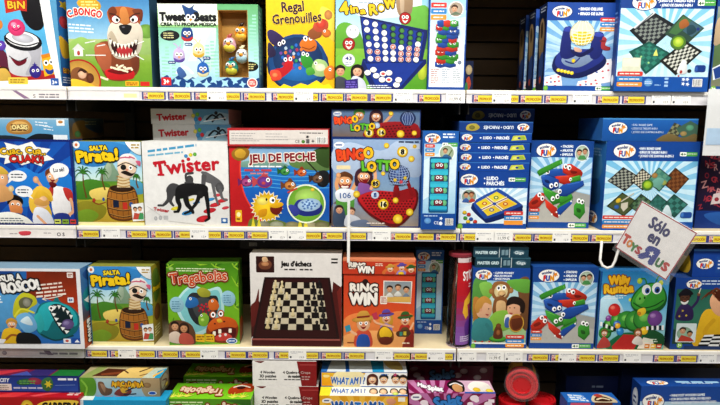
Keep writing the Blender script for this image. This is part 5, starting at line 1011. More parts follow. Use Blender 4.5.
def art_monkey(a):
    a.real = True
    a.r(469, 267, 531, 351, '1d4f9e'); a.g(470.3, 280, 529.7, 349, ['9ccbe2', 'c8e0d8', '9cc07a', 'b4c8b0']); a.b([(470, 280), (484, 280), (488, 300), (480, 320), (470, 318)], '5f9a4a'); a.b([(518, 280), (531, 280), (531, 330), (522, 322), (520, 300)], '7a5434'); a.b([(506, 280), (531, 279), (531, 292), (516, 290)], '6fae4a'); a.b([(476, 284), (488, 282), (492, 292), (484, 300)], '8ac05a')
    a.b([(490, 286), (494, 281), (504, 281), (510, 287), (508, 297), (500, 301), (491, 297)], '9a6a3c'); a.e(500, 291, 7.4, 7.4, 'ecd9a8'); a.e(489.5, 291, 2.6, 3, 'b0804a'); a.e(511, 290, 2.6, 3, 'b0804a'); a.eye(497.4, 287.6, 2.4); a.eye(503, 287, 2.4); a.e(501, 293.6, 4.6, 3.4, 'dcb884'); a.b([(497, 294), (501, 295.6), (505, 293.4), (502, 297)], '6a2a1c'); a.b([(494, 298), (506, 298), (510, 314), (500, 320), (492, 314)], '8a5c34'); a.b([(496, 302), (505, 302), (505, 315), (497, 316)], 'd8b484')
    a.b([(488, 322), (496, 312), (512, 312), (518, 324), (506, 332), (492, 332)], '8ab84a')
    a.b([(470, 300), (474, 297), (478, 302), (476, 320), (471, 322)], 'b8813c'); a.b([(474, 308), (477, 300), (484, 299), (490, 304), (491, 312), (487, 319), (480, 319), (475, 316)], 'e2b492'); a.b([(472, 308), (475, 300), (482, 296), (489, 300), (490, 305), (483, 303), (479, 310), (475, 314)], 'c8964a'); a.e(487.4, 309.4, .8, .6, '2a1a14', n=8); a.b([(484, 314.6), (488, 315.4), (486, 316.6)], 'a8524a'); a.e(478.8, 310.6, 1.2, 1.6, 'd8a080')
    a.b([(471, 324), (478, 319), (488, 320), (493, 328), (490, 342), (471, 342)], '3f8a8c'); a.l([(486, 326), (492, 334), (497, 337)], 4, '3a8082'); a.e(498, 337.4, 2.2, 2, 'e6b896')
    a.b([(508, 306), (510, 300), (518, 299), (524, 304), (524, 312), (519, 317), (512, 317), (508, 312)], 'e0ae8c'); a.b([(507, 306), (508, 299), (514, 296), (522, 298), (527, 304), (526, 313), (522, 312), (521, 306), (514, 304)], '2a1912'); a.e(510.6, 308, .8, .6, '1a100c', n=8); a.e(515.6, 308, .8, .6, '1a100c', n=8); a.b([(510, 313), (514, 313.6), (512, 315)], 'a8524a')
    a.b([(506, 316), (514, 316), (520, 324), (516, 330), (506, 326)], 'e8e4dc'); a.b([(506, 320), (510, 318), (511, 328), (506, 328)], '4a6aa8')
    a.e(518.4, 324, 8.4, 9.6, 'e2b44a'); a.e(518.4, 324, 7.4, 8.6, '8a4a22'); a.b([(513, 322), (518, 316), (524, 320), (524, 328), (516, 331)], '6a3418'); a.p([(512, 320), (516, 316), (524, 316), (524, 318)], '9a5a2c')
    a.e(498.6, 341.4, 9.4, 3.2, '2f7a34'); a.e(498.6, 340.4, 9.2, 2.8, '58a83e'); a.b([(494, 340), (495, 330), (499, 326), (503, 331), (503.6, 340)], '6a3a20'); a.e(499, 327, 2.8, 2.6, '7c4828'); a.e(499, 334, 2.2, 3, '9a6236')
    for i in range(9): a.e(474 + i * 2.6, 344 + (i * 5 % 3), 1.1, .9, ['c8352c', '2a57a8', 'e0c02c'][i % 3])
    a.r(470.3, 344.8, 529.7, 346.4, 'eef2f2'); a.r(469, 346.4, 531, 351, '1b529f'); tags(a, 507.5, 336.6, 528, 4.6, 4); a.e(472, 348.5, 2.6, 2.8, '7ab648')
    a.part('title_lettering')
    for i, w in enumerate(('CLEVER MONKEY', 'PEGA AO MACACO', 'SINGE MALIN')): a.t('• ' + w, 491, 273 + i * 3, 513 - i * 2, 1.9, 'eef4fa', bold=.05)
    a.part('front_print'); fun(a, 480.5, 274, 9.6, 5.8)
def art_willy(a):
    a.g(595, 270, 669, 351, ['2f8ac4', '5fb2dc', '9cd0e4', '7ab6a8']); a.b([(596, 300), (606, 294), (616, 300), (622, 316), (596, 320)], 'bfe0ee'); a.r(595, 270, 596.4, 351, '1c4f94')
    a.e(637, 279.5, 2.8, 3, 'c3dc4a'); a.e(660, 281.5, 2.6, 3, 'd2dc5a'); a.e(628.6, 299, 2, 2, 'd2dc5a')
    # segmented body
    for i, (x, y, r_) in enumerate(((604, 334, 7), (609, 326, 8), (617, 321, 9), (626, 320, 10), (636, 321, 12), (646, 319, 13))): a.e(x, y, r_, r_ * .95, '1f6a2e'); a.e(x - .6, y - .8, r_ * .9, r_ * .84, '3f9a3e'); a.e(x - 1.4, y - 2, r_ * .4, r_ * .34, '7cc45e')
    a.b([(626, 344), (640, 328), (656, 330), (668, 336), (668, 346), (640, 350)], '1c5a34'); a.b([(606, 350), (622, 334), (646, 336), (650, 350)], '0f6a44'); a.p([(612, 348), (624, 335), (644, 336), (636, 352), (614, 352)], 'b8302c'); a.p([(646, 338), (656, 340), (660, 350), (640, 350)], 'e8ded0')
    a.l([(654, 283), (656, 276), (660, 273)], 1.5, '2f8a36'); a.l([(645, 284), (643, 278), (639, 277)], 1.5, '2f8a36')
    a.b([(629, 300), (632, 292), (640, 284), (652, 281), (663, 286), (668, 298), (664, 308), (652, 313), (638, 312), (631, 307)], '1f6a2e'); a.b([(630, 300), (634, 292), (641, 285), (652, 282), (662, 287), (666, 298), (660, 306), (648, 310), (637, 309), (631, 305)], '46a540'); a.b([(634, 298), (640, 290), (646, 292), (642, 302), (636, 303)], '74c458')
    a.l([(632, 302), (642, 307), (654, 305), (664, 299)], 1.1, '14521e'); a.e(638.5, 297.6, 1, 1.4, '14521e'); a.e(643.6, 296.6, 1, 1.4, '14521e')
    a.e(644.6, 288.5, 4.8, 5.4, 'f4f6f6'); a.e(656, 286.8, 5.4, 6, 'f4f6f6'); a.e(645.8, 289.4, 2.6, 3, '3a6ab8'); a.e(656.4, 288.4, 3, 3.4, '3a6ab8'); a.e(646, 289.6, 1.4, 1.7, '12161e'); a.e(656.6, 288.8, 1.6, 1.9, '12161e')
    a.b([(637, 310), (644, 307), (646, 312), (640, 316)], 'e6c43a'); a.e(639, 313, 2, 2, 'c8862a')
    for x, y, r_, c, d in ((612, 309.5, 6.6, 'd22c2e', 'f07a6a'), (656.6, 318, 8.2, '7a4a94', 'a880bc'), (616, 324.6, 4, '3a74c4', '8ab4e8'), (620, 332, 4, '2f8ac8', '7ac0ea'), (646, 331, 4.2, 'eec42a', 'f8e080'), (606.4, 318.4, 3.2, '8a4a9a', 'b48ac4'), (616.8, 326, 3, 'e6b02a', 'f8dc7a')): a.e(x, y, r_, r_, c); a.e(x - r_ * .3, y - r_ * .35, r_ * .4, r_ * .3, d)
    for i in range(6): a.p([(598 + i * 3, 322 + i * 1.2), (600.4 + i * 3, 322.6 + i * 1.2), (600 + i * 3, 327 + i), (597.8 + i * 3, 326.4 + i)], '1c1c20' if i % 2 else 'f0f0ee')
    for i in range(7): a.p([(648 + i * 2.8, 326.4 - i * .2), (650.2 + i * 2.8, 326.2 - i * .2), (650.6 + i * 2.8, 330), (648.4 + i * 2.8, 330.2)], '1c1c20' if i % 2 else 'f0f0ee')
    a.head(603, 334, 3.6, 'dcae90', '7c5a34'); a.b([(597, 345), (602, 338), (608, 341), (610, 348), (597, 350)], 'b84a44'); a.head(639.6, 333, 3.4, 'e2b394', '8a5a2c', 1); a.b([(634, 344), (638, 337), (644, 339), (645, 346)], 'e0d8d0')
    for x, c in ((648, 'd8862c'), (654.6, 'e2b43a'), (661, 'c8553c')): a.rr(x, 345, x + 5.6, 349.6, .5, c); a.lines(x + .8, 346.6, x + 5, 1, 1, 1.2, 'f6ead0', .05)
    a.lines(600, 295.4, 625, 2, 2.2, .9, 'e6f2f6', .25, rot=-.05); a.lines(647, 339.6, 664, 2, 2.2, 1, 'd9e8d4', .2)
    a.part('title_lettering'); a.t('Willy', 604.5, 284, 626.5, 8.6, 'f4c02c', '8a3f14', .9, rot=-3, bold=.14, wob=.5); a.t('Rumba', 599, 292.6, 631, 8.2, 'f6c430', '8a3f14', .9, rot=-3, bold=.14, wob=.5)
def art_wizard(a):
    a.real = True
    a.r(669, 277, 764, 354, '1f4f96'); a.g(671, 288, 764, 348, ['2f6a5e', '3f7f68', '35705a']); a.r(669, 277, 764, 289, '1d4c98'); a.lines(696, 279.6, 730, 2, 3, 1.3, 'c8d6ea', .2); a.p([(671, 348), (671, 332), (730, 340), (764, 330), (764, 348)], '2a4a3a')
    a.head(680, 298, 6.2, '5a3a2a', '1a1214'); a.b([(674, 293), (680, 288), (687, 292), (687, 295), (674, 296)], '1c1824'); a.b([(672, 316), (676, 306), (684, 305), (690, 312), (689, 322), (674, 322)], '3a2a5c'); a.l([(688, 309), (693, 302), (694, 296)], 2.8, '3a2a5c'); a.e(694, 294.4, 1.8, 2, '7a5038'); a.l([(694, 293), (695.4, 288)], .8, 'e6e0c8', False); a.b([(676, 302), (680, 303), (684, 301), (682, 305), (678, 305)], 'f0f0ee')
    for x, y in ((679, 312), (683, 317), (676, 318)): a.star(x, y, .6, 1.5, 5, 'd8c23a')
    a.b([(700, 314), (708, 310), (722, 318), (728, 350), (694, 350), (696, 330)], 'e0b62c'); a.b([(706, 300), (712, 290), (724, 286), (740, 290), (740, 316), (720, 318), (710, 312)], 'e6b48e')
    for k in range(9): a.l([(716 + k * 2, 300 + k), (706 + k * 3, 292 - k % 3 * 2), (697 + k * 4, 300 - k * 2.6)], [3.4, .7], '5a2c18' if k % 2 else '7a3f20')
    a.b([(710, 296), (720, 286), (740, 284), (740, 298), (722, 298)], '5a2c18'); a.l([(712, 322), (704, 334), (709, 344)], 4.4, 'd4a826'); a.e(710, 345, 2.6, 2.2, 'e6b48e')
    a.rr(674, 325.5, 695, 346, 1, 'd8e4e4'); a.e(683, 336.5, 8, 7, '9ab8a0'); a.head(681, 333.6, 3.4, 'd4a684', '3a281e'); a.head(688.6, 337, 3, 'c8956c', '2a1a14'); a.p([(676, 345), (680, 338), (690, 341), (694, 345)], 'c04a3a')
    q = [(704, 338), (764, 334), (764, 350), (698, 350)]; a.p(q, 'e9ebea'); a.checker(q, 6, '15171a', None); a.e(679, 349.5, 3, 3, '8cc04a'); a.t('3+', 677.2, 350.8, 681, 2.6, 'f4f8ea', bold=.05); a.r(684, 350, 764, 354, '24406e')
    fun(a, 688, 283.6, 8.4, 5.2)
def side_wizard(a):
    a.g(0, 0, 20, 80, ['1c2a52', '24406a', '1a2a4a']); a.b([(3, 18), (14, 12), (18, 34), (8, 42)], '3a5a7a'); a.b([(4, 44), (14, 40), (16, 62), (6, 66)], '2a3a5a'); a.lines(4, 70, 16, 3, 3, 1.4, '8aa0c0')
def art_cornerlid(a):
    a.r(692, 248, 770, 279, '1d4b9c'); a.r(692, 248, 770, 250, '4a7cbc'); a.r(716, 256, 770, 274, '24549f'); fun(a, 704.5, 264, 9.6, 6.4); a.lines(718, 260, 760, 3, 4, 1.6, 'dfe8f2', .3)
def side_cornerlid(a):
    a.g(0, 0, 20, 40, ['1c2f5a', '24406a']); a.b([(6, 12), (14, 8), (18, 22), (16, 36), (6, 36)], 'd8b43a'); a.e(12, 9, 4, 5, '7a4a2c')
# ---- bottom shelf
def art_sorcery(a):
    a.r(-12, 375, 80, 392, '1c2f74'); a.g(-11, 376.4, 79, 390.5, ['2c3f8c', '244a9c', '2a5cae']); a.rr(-8, 383.4, 11.6, 390, .5, 'e3ded4'); a.t('CITY', 0, 381.6, 9.4, 3.6, 'e8ecf2', bold=.05, sk=.15); a.lines(-7, 385, 10, 3, 1.8, .7, '7a7468', .2)
    a.e(26, 381.4, 9, 3.4, '2f6a52', -6); a.e(36, 380.4, 7, 3.4, '9a3a58', 8); a.lines(20, 380, 38, 2, 2.2, 1, '6fae5a', .2); a.b([(42, 382), (46, 377.4), (52, 377), (54, 384), (50, 390), (44, 389)], '3f7a4a'); a.star(49, 383.4, 2, 4.4, 6, 'd8c83a'); a.lines(13.6, 386.6, 43, 1, 1, 1.6, 'c4cfe4', .02); a.l([(56, 384.6), (76, 384)], .5, '7f9cd0', False)
    a.part('title_lettering'); a.lines(59, 377.4, 77.6, 1, 1, 2, 'eef2f8', .02)
def top_sorcery(a):
    a.r(0, 0, 90, 20, '7c1f48'); a.p([(0, 20), (0, 8), (24, 0), (34, 0), (10, 20)], 'c2384a'); a.p([(40, 0), (62, 0), (60, 20), (34, 20)], '3a2f74'); a.p([(64, 0), (90, 0), (90, 20), (62, 20)], '1f7a3c'); a.p([(22, 20), (34, 6), (44, 20)], '4a5aa8')
def art_redgame(a):
    a.r(-12, 397, 80, 450, 'b3161c'); a.e(27.5, 408, 6.6, 8, 'e6c23a'); a.e(27.5, 408, 3, 4, 'b3161c'); a.b([(36, 412), (40, 403), (56, 400), (80, 401), (80, 412)], 'e8c84a'); a.part('title_lettering'); a.t('CARRERAS', 41, 410.5, 80, 8, '1d1410', bold=.1, sk=.2)
def top_redgame(a):
    a.r(0, 0, 90, 20, 'bc1a22'); a.p([(0, 20), (36, 0), (50, 0), (26, 20)], 'd83a3a'); a.p([(40, 16), (66, 4), (70, 8), (46, 18)], 'e0585a'); a.lines(76, 8, 88, 2, 4, 2, 'f0d8d0', .1)
def art_madagas(a):
    a.r(79, 377, 161, 398, '9fb4b8'); a.g(96, 378, 146, 397.4, ['b8d0d4', 'a8c4cc', '9ab8c4']); a.b([(79, 377), (93, 377), (96, 388), (92, 398), (79, 398)], '5f9a2e'); a.l([(81, 380), (86, 388), (84, 397)], 2, '8ac04a'); a.b([(141, 380), (150, 376), (162, 378), (162, 398), (146, 398)], 'b09a76')
    a.b([(98, 382), (103, 382), (106, 388), (112, 390), (110, 396), (102, 397), (98, 390)], '7a5a44'); a.b([(100, 384), (105, 386), (104, 394)], 'a8866a'); a.b([(114, 396), (118, 390), (126, 388), (132, 392), (126, 398)], '8a3f34'); a.b([(120, 386), (126, 384), (128, 392), (122, 394)], 'e0b03a'); a.l([(126, 392), (134, 388)], 1.6, '3a3040'); a.l([(124, 396), (136, 395)], 1.4, '3a2a2a'); a.e(153, 394, 4.4, 2.2, 'e4eaf0'); a.e(153, 394, 3.6, 1.7, '2a5cae'); a.e(148, 385, 4, 3, '9a7c54')
    a.part('title_lettering'); a.t('AFRICADABRA', 112, 387, 144, 5.4, ['e8b022', 'ecc23a', 'd89a1c'], '241a10', .7, wob=.7, bold=.12)
def top_madagas(a):
    a.r(0, 0, 90, 30, 'b9ae86'); a.p([(0, 30), (10, 0), (20, 0), (14, 30)], '9aa864'); a.p([(12, 26), (22, 6), (44, 8), (40, 26)], '5c2f1c'); a.p([(20, 20), (40, 14), (42, 20), (22, 24)], '8a4a2a'); a.b([(42, 30), (46, 6), (60, 2), (76, 8), (70, 30)], 'e6c87c'); a.l([(50, 18), (44, 12)], 2, '6a4424', False); a.l([(62, 14), (70, 4)], 2.4, '5a3a22', False); a.l([(66, 24), (74, 18)], 2, '7a4a26', False)
    a.p([(76, 4), (90, 0), (90, 30), (70, 30)], 'c3cdbc'); a.p([(82, 12), (90, 4), (90, 30), (84, 30)], '22a0c8'); a.p([(80, 24), (88, 8), (88, 14), (82, 28)], 'e8b84a')
def side_madagas(a):
    a.g(0, 0, 20, 40, ['8f8a78', '8a6a5a', '5a4a3e']); a.b([(4, 8), (12, 4), (18, 20), (10, 34), (4, 26)], 'b0a490'); a.l([(6, 12), (14, 20), (8, 30)], 2.2, '6a3a2e'); a.e(14, 30, 3, 4, 'd8b848')
def art_cyan(a):
    a.r(78, 400, 168, 450, '1f9ac8'); a.p([(78, 400), (84, 400), (82, 450), (78, 450)], 'd8e6ea')
def top_cyan(a): a.r(0, 0, 90, 20, '2aa4cf'); a.p([(0, 20), (0, 4), (10, 0), (14, 20)], 'e0e8e4'); a.lines(14, 10, 40, 1, 1, 3, 'c8563a', .05)
def top_hippo(a):
    a.r(0, 0, 90, 20, '7cc024'); a.g(0, 0, 90, 20, ['5c9a1c', '7fc428', '8ad02e'])
    a.b([(62, 6), (74, 0), (86, 0), (90, 6), (78, 12), (64, 14)], 'b8481c'); a.e(74, 5, 5, 2.6, '4a1410'); a.l([(66, 5), (74, 2.6), (84, 5)], 1.4, 'f0e8d8'); a.e(84, 9, 5, 2.4, 'c8602a')
    for x in (4, 12, 20, 70, 80):
        for k in range(5): a.l([(x, 18), (x + 7 * math.cos(R(200 + k * 35)), 18 + 6 * math.sin(R(200 + k * 35)))], [1.6, .4], 'd8dc3a' if k % 2 else 'e8e46a')
    a.cur = 'title_lettering'; a.t('Tragabolas', 8, 13.5, 57, 7, 'e6cdb0', 'a02a1c', 1, rot=3, bold=.1, wob=.5, flip=True)
def art_hippofront(a):
    a.g(165, 399, 253, 480, ['5c9a22', '6fae24', '7db62a']); a.lines(168, 402, 205, 2, 3, 1.4, 'd8e8b4', .2); a.b([(222, 399), (253, 399), (253, 408), (240, 404)], '3c741c'); a.part('title_lettering'); a.t('Tragabolas', 172, 420, 240, 12, 'e8d9c0', '8c2418', 1.3, rot=-6, bold=.12, wob=.5)
def art_puzzle(a):
    a.r(252, 361, 317, 386, 'eeece8'); a.p([(297, 361), (317, 361), (317, 386), (302, 386)], '8e1a1e'); a.p([(300, 364), (317, 364), (317, 365), (300, 365)], 'b04a48'); a.b([(254, 361), (258, 360), (264, 361), (260, 363)], '7a1c18')
    a.part('title_lettering'); a.t('4 Wooden', 260, 373.4, 275, 2.5, '1a1616', bold=.05); a.t('3D puzzles', 259, 377.4, 276, 2.7, '1a1616', bold=.05); a.lines(258, 379, 277, 1, 1, 1, '3a3434', .03)
    a.t('4 Quebra-C', 283, 373.4, 301, 2.5, '1a1616', bold=.05); a.t('de madeira', 288, 377.4, 302, 2.7, '1a1616', bold=.05); a.lines(284, 379, 303, 1, 1, 1, '3a3434', .03); a.t('Crepe', 301, 373.4, 311, 2.5, 'd8c4be', bold=.03); a.lines(302, 376, 311, 2, 2.6, 1, 'c8a8a4', .3)
def art_whatlid(a):
    a.r(321, 371.5, 408, 387, '2a6ab4'); a.g(321.6, 372.4, 407.4, 386, ['f0c23a', 'ecb02a', 'e8a424'], 4); a.b([(336, 372), (360, 371), (366, 380), (360, 387), (334, 387)], 'f4e6b4'); a.p([(366, 372), (408, 372), (408, 386), (360, 386)], 'f2f2ee'); a.e(326.5, 376, 3.4, 1.4, 'f4e4a4')
    for x, y, h, k in ((373, 379, '5a241c', 1), (384.5, 379, '1a1614', 0), (396.6, 379, '241a16', 0), (404, 379.4, '2a1c18', 0)): a.head(x, y, 4.6, 'eec49c', h, k)
    a.star(396, 374, 1, 2.6, 5, 'c84a7a'); a.lines(382, 373.4, 390, 1, 1, 1.2, '2a6ab4', .1)
    a.part('title_lettering'); a.t('WHAT AM I ?', 331, 384, 365, 6.6, ['1c62b0', '2a7cc8'], 'f4f2e8', .4, bold=.06, wob=.5, sk=.1)
def top_whatlid(a): a.r(0, 0, 90, 20, 'dfe6ea'); a.p([(0, 20), (0, 0), (10, 0), (6, 20)], '3a78bc'); a.p([(24, 0), (28, 0), (30, 20), (26, 20)], '2a6ab4'); a.p([(52, 0), (66, 0), (66, 20), (54, 20)], '2a9ac8'); a.b([(66, 0), (80, 0), (86, 16), (72, 14)], 'd8c27a')
def top_what(a):
    a.r(0, 0, 88, 12, 'f2efe2'); a.p([(0, 0), (12, 0), (10, 12), (0, 12)], 'f0e03a'); a.r(60, 10, 88, 12, '1f5cab'); 
    for x in (54, 64, 75, 84): a.b([(x - 4, 8), (x - 3, 3), (x + 1, 2), (x + 4, 4), (x + 4, 9)], '1a1614'); a.e(x, 6.6, 3.4, 3.2, 'eec49c')
    a.e(76, 9, 3, 2, 'c8d86a'); a.cur = 'title_lettering'; a.t('WHAT AM I ?', 11, 8.6, 46, 5.2, ['1c62b0', '2a7cc8'], None, bold=.06, wob=.4)
def art_what(a):
    a.r(319, 395.5, 408, 460, 'e2a81e'); a.rays(362, 430, 90, 18, 'eec04a', 5); a.e(327, 401, 5, 2.4, 'f4f2ee', -4); a.lines(324, 400.4, 330, 1, 1, 1.2, '4a5a8a', .05); a.part('title_lettering'); a.t('WHAT AM I?', 332, 412, 384, 9.6, ['1c62b0', '2a7cc8'], 'f4f2e8', .6, bold=.1, wob=.5)
    a.part('front_print'); a.r(398, 397, 405, 401.4, 'f2efe2'); a.b([(386, 400), (392, 398), (396, 402), (390, 405)], 'e0a080')
def top_splat(a):
    a.r(0, 0, 90, 14, '8f1f5c'); a.rays(26, 30, 90, 18, 'c98ab4', 8); a.p([(52, 0), (90, 0), (90, 14), (60, 14)], 'dcb8cc'); a.b([(42, 6), (46, 1), (54, 0), (60, 4), (58, 12), (48, 12)], '1c1414'); a.b([(47, 7), (51, 4), (57, 6), (56, 12), (49, 12)], 'd2a06c'); a.l([(45, 5), (52, 3), (58, 6)], 1.2, 'f0ece8'); a.b([(64, 6), (72, 1), (84, 2), (88, 8), (78, 12), (66, 11)], 'f2eee6'); a.e(72, 10, 4, 2.4, 'e6c23a'); a.e(85, 11, 4, 2, 'e8d04a'); a.r(58, 12.4, 90, 14, '2a5cae')
    a.cur = 'title_lettering'; a.t('Max', 10, 6.6, 21, 4, 'f4f2f4', '5a2050', .6, rot=14, bold=.1); a.t('Splat', 20, 10.6, 36, 4.6, 'f4f2f4', '5a2050', .6, rot=6, bold=.1)
def art_splat(a):
    a.r(408, 393, 496, 460, '861a54'); a.rays(446, 420, 70, 18, 'c07aac', 4); a.e(416, 397.4, 5.4, 3.2, 'f4f2f4', -6); a.lines(412.6, 396.8, 419, 1, 1, 1.4, '5a5a8a', .05)
    for x, y, s_ in ((424, 403, 4), (474, 398, 4.4), (470, 404, 3), (488, 404, 4)): a.e(x, y, s_, s_ * .7, 'f0e2ea'); a.e(x + s_ * .5, y + s_ * .5, s_ * .6, s_ * .5, 'f0e2ea')
    a.r(488, 399, 494, 402.4, 'f0e2ea'); a.part('title_lettering'); a.t('Splat', 435, 409, 462, 10, '3a86cc', '16305c', 1.1, rot=-10, bold=.12, wob=.5)
def art_splatback(a):
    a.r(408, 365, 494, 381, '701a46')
    for x, y in ((416, 374), (420, 378), (464, 370), (478, 376), (458, 374), (484, 369)): a.e(x, y, 4, 2.6, 'b9a8b4')
    a.e(413, 368, 4.4, 2, 'a898a6', -6); a.part('title_lettering'); a.t('Splat', 430, 379, 455, 8, '5f8ab8', '14203c', 1, rot=-8, bold=.12, wob=.5)
def art_smallblue(a):
    a.r(566, 402, 622, 450, '1f62b4'); a.rr(570, 403, 590, 410, 1, 'd8607c'); a.r(594, 402, 612, 409, '6a3a2a')
def top_smallblue(a):
    a.r(0, 0, 60, 14, '2a6cb8'); a.p([(0, 14), (8, 2), (22, 2), (26, 14)], '4a90d4'); a.lines(6, 3, 26, 3, 3, 1.8, 'dfe8f2', .2, rot=.1); a.b([(30, 14), (34, 5), (44, 2), (54, 6), (56, 14)], 'd8c8a8'); a.b([(33, 12), (38, 6), (48, 6), (52, 12)], '4a2a1c'); a.l([(36, 10), (43, 8), (50, 10)], 1.6, 'e6d4b0'); a.b([(36, 4), (42, 2), (46, 5), (40, 7)], 'b84a3a')
def art_bigblue(a):
    a.r(639, 386, 745, 460, '1b529f'); a.g(639, 401, 745, 460, ['b8d4e6', 'd4e6f0'], 3); a.r(639, 386, 745, 401.5, '1a509e'); a.part('title_lettering')
    for i, w in enumerate(('WINE POST WOODEN GAMES', 'CON BOLA PARA MEDIA DO RELOGO', 'MUSEO DE MINIATURA DO RELOGO')): a.t('• ' + w, 669, 396.6 + i * 3.6, 704 + i * 6, 2.2, 'eaf2f8', bold=.05, rot=-2)
    a.part('front_print'); fun(a, 653, 401.5, 11.5, 8)
def side_bigblue(a): a.g(0, 0, 30, 80, ['143f82', '123672']); a.e(14, 14, 9, 9, 'd8dee8'); a.lines(8, 12, 20, 2, 4, 2, '24407f')
def top_bigblue(a):
    a.g(0, 0, 100, 16, ['17427f', '1d57a6']); fun(a, 19, 9.4, 11, 4.6); a.lines(38, 6, 80, 1, 1, 3, 'a8d0ea', .02); a.lines(42, 9.4, 74, 1, 1, 1, 'c8dcee', .1); a.b([(86, 4), (94, 2), (100, 8), (92, 12)], 'c9c4ae')
def art_darkblue(a):
    a.r(500, 366, 620, 400, '182a5c'); a.e(588, 387, 8, 4, '8a7a6a'); a.lines(584, 376, 600, 1, 1, 2, '8a9ab8', .1)
def top_navy(a): a.r(0, 0, 100, 30, '14244c'); a.p([(6, 6), (22, 4), (26, 22), (14, 24)], '6a5a4a'); a.p([(80, 16), (98, 10), (100, 26), (84, 28)], '5f5848')
def art_navy(a): a.r(0, 0, 10, 10, '15264f'); a.lines(1, 3, 8, 2, 2, .8, '6f86b4')
# ================================================================== shelving
TH = .041
Z1 = P(240, 101.3).z + TH; Z2 = P(240, 239.5).z + TH; Z3 = P(240, 358.9).z + TH
YB = -.075
Z4 = P(208, 399, .02 + YB).z - .268
XL = (P(67, 95).x + P(76, 234).x + P(86, 355).x) / 3; XR = (P(466.5, 97).x + P(460, 236).x + P(456.5, 355).x) / 3
BAY = XR - XL
SHD = .44
print('Z', Z1, Z2, Z3, Z4, 'X', XL, XR, BAY)
def depth_px(x, yf, yb, Y):
    z = P(x, yf, Y).z; a = P(x, yb, 0) - CAM
    return (z - CAM.z) / a.z * a.y + CAM.y - Y
def shelf(x0, x1, z, label, left=False):
    r = root('shelf', ((x0 + x1) / 2, 0, z - TH), label, 'shelf', 'white shop shelves'); w = (x1 - x0) / 2 - .0022
    bm = bmesh.new(); add_box(bm, -w, .006, TH - .028, w, SHD, TH, None, .001); bm_obj('board', bm, M_SHELF, r)
    bm = bmesh.new(); add_box(bm, -w, -.002, .0296, w, .0058, TH - .0002, None, .0015); bm_obj('front_lip', bm, M_LIP, r)
    bm = bmesh.new(); add_box(bm, -w, 0, 0, w, .0056, .0294); add_box(bm, -w, -.004, 0, w, -.0001, .0022, None, .0006); add_box(bm, -w, -.0014, .0274, w, -.0001, .0294, None, .0003)
    bm_obj('price_rail', bm, M_RAIL, r)
    for s in (-1, 1):
        bm = bmesh.new(); add_box(bm, s * (w - .012) - .002, .02, TH - .075, s * (w - .012) + .002, SHD, TH - .0285); bm_obj('bracket', bm, M_POST, r)
    return r
for nm, x0, x1 in (('left', XL - BAY, XL), ('middle', XL, XR), ('right', XR, XR + BAY)):
    for lv, z in (('top', Z1), ('second', Z2), ('third', Z3), ('bottom', Z4), ('upper', Z1 + .43)):
        o = shelf(x0, x1, z, f'white metal {lv} shelf of the {nm} bay with a price rail along its front' if lv != 'upper' else f'white metal shelf above the top row of boxes in the {nm} bay')
        if lv == 'bottom': o.location.y = YB - .025
    r = root('back_panel', ((x0 + x1) / 2, SHD + .03, 0), f'brown slatted back panel of the {nm} shelving bay', 'back panel', 'slatted back panels')
    bm = bmesh.new(); w = BAY / 2 - .022
    zz = .12
    while zz < 2.14: add_box(bm, -w, 0, zz, w, .018, min(zz + .056, 2.2)); zz += .064
    bm_obj('slat', bm, M_SLAT, r)
    bm = bmesh.new(); add_box(bm, -w, .0182, 0, w, .026, 2.2); bm_obj('backing_board', bm, M_POST, r)
for i, x in enumerate((XL - BAY, XL, XR, XR + BAY)):
    bm = bmesh.new(); add_box(bm, -.02, 0, 0, .02, .06, 2.22, None, .002)
    o = bm_obj('upright_post', bm, M_POST); o.location = (x, SHD + .022, 0)
    tag(o, ('dark steel upright post at the far left end of the shelving', 'dark steel upright post between the left and middle bays', 'dark steel upright post between the middle and right bays', 'dark steel upright post at the far right end of the shelving')[i], 'post', 'upright posts')
bm = bmesh.new(); add_box(bm, XL - 2.6, -4, -.05, XR + 2.6, 1.2, 0); o = bm_obj('floor', bm, M_FLOOR); o['kind'] = 'structure'
bm = bmesh.new(); add_box(bm, XL - 2.6, .62, 0, XR + 2.6, .7, 3.2); o = bm_obj('wall_back', bm, mat('wall_paint', '8b857c', .8)); o['kind'] = 'structure'

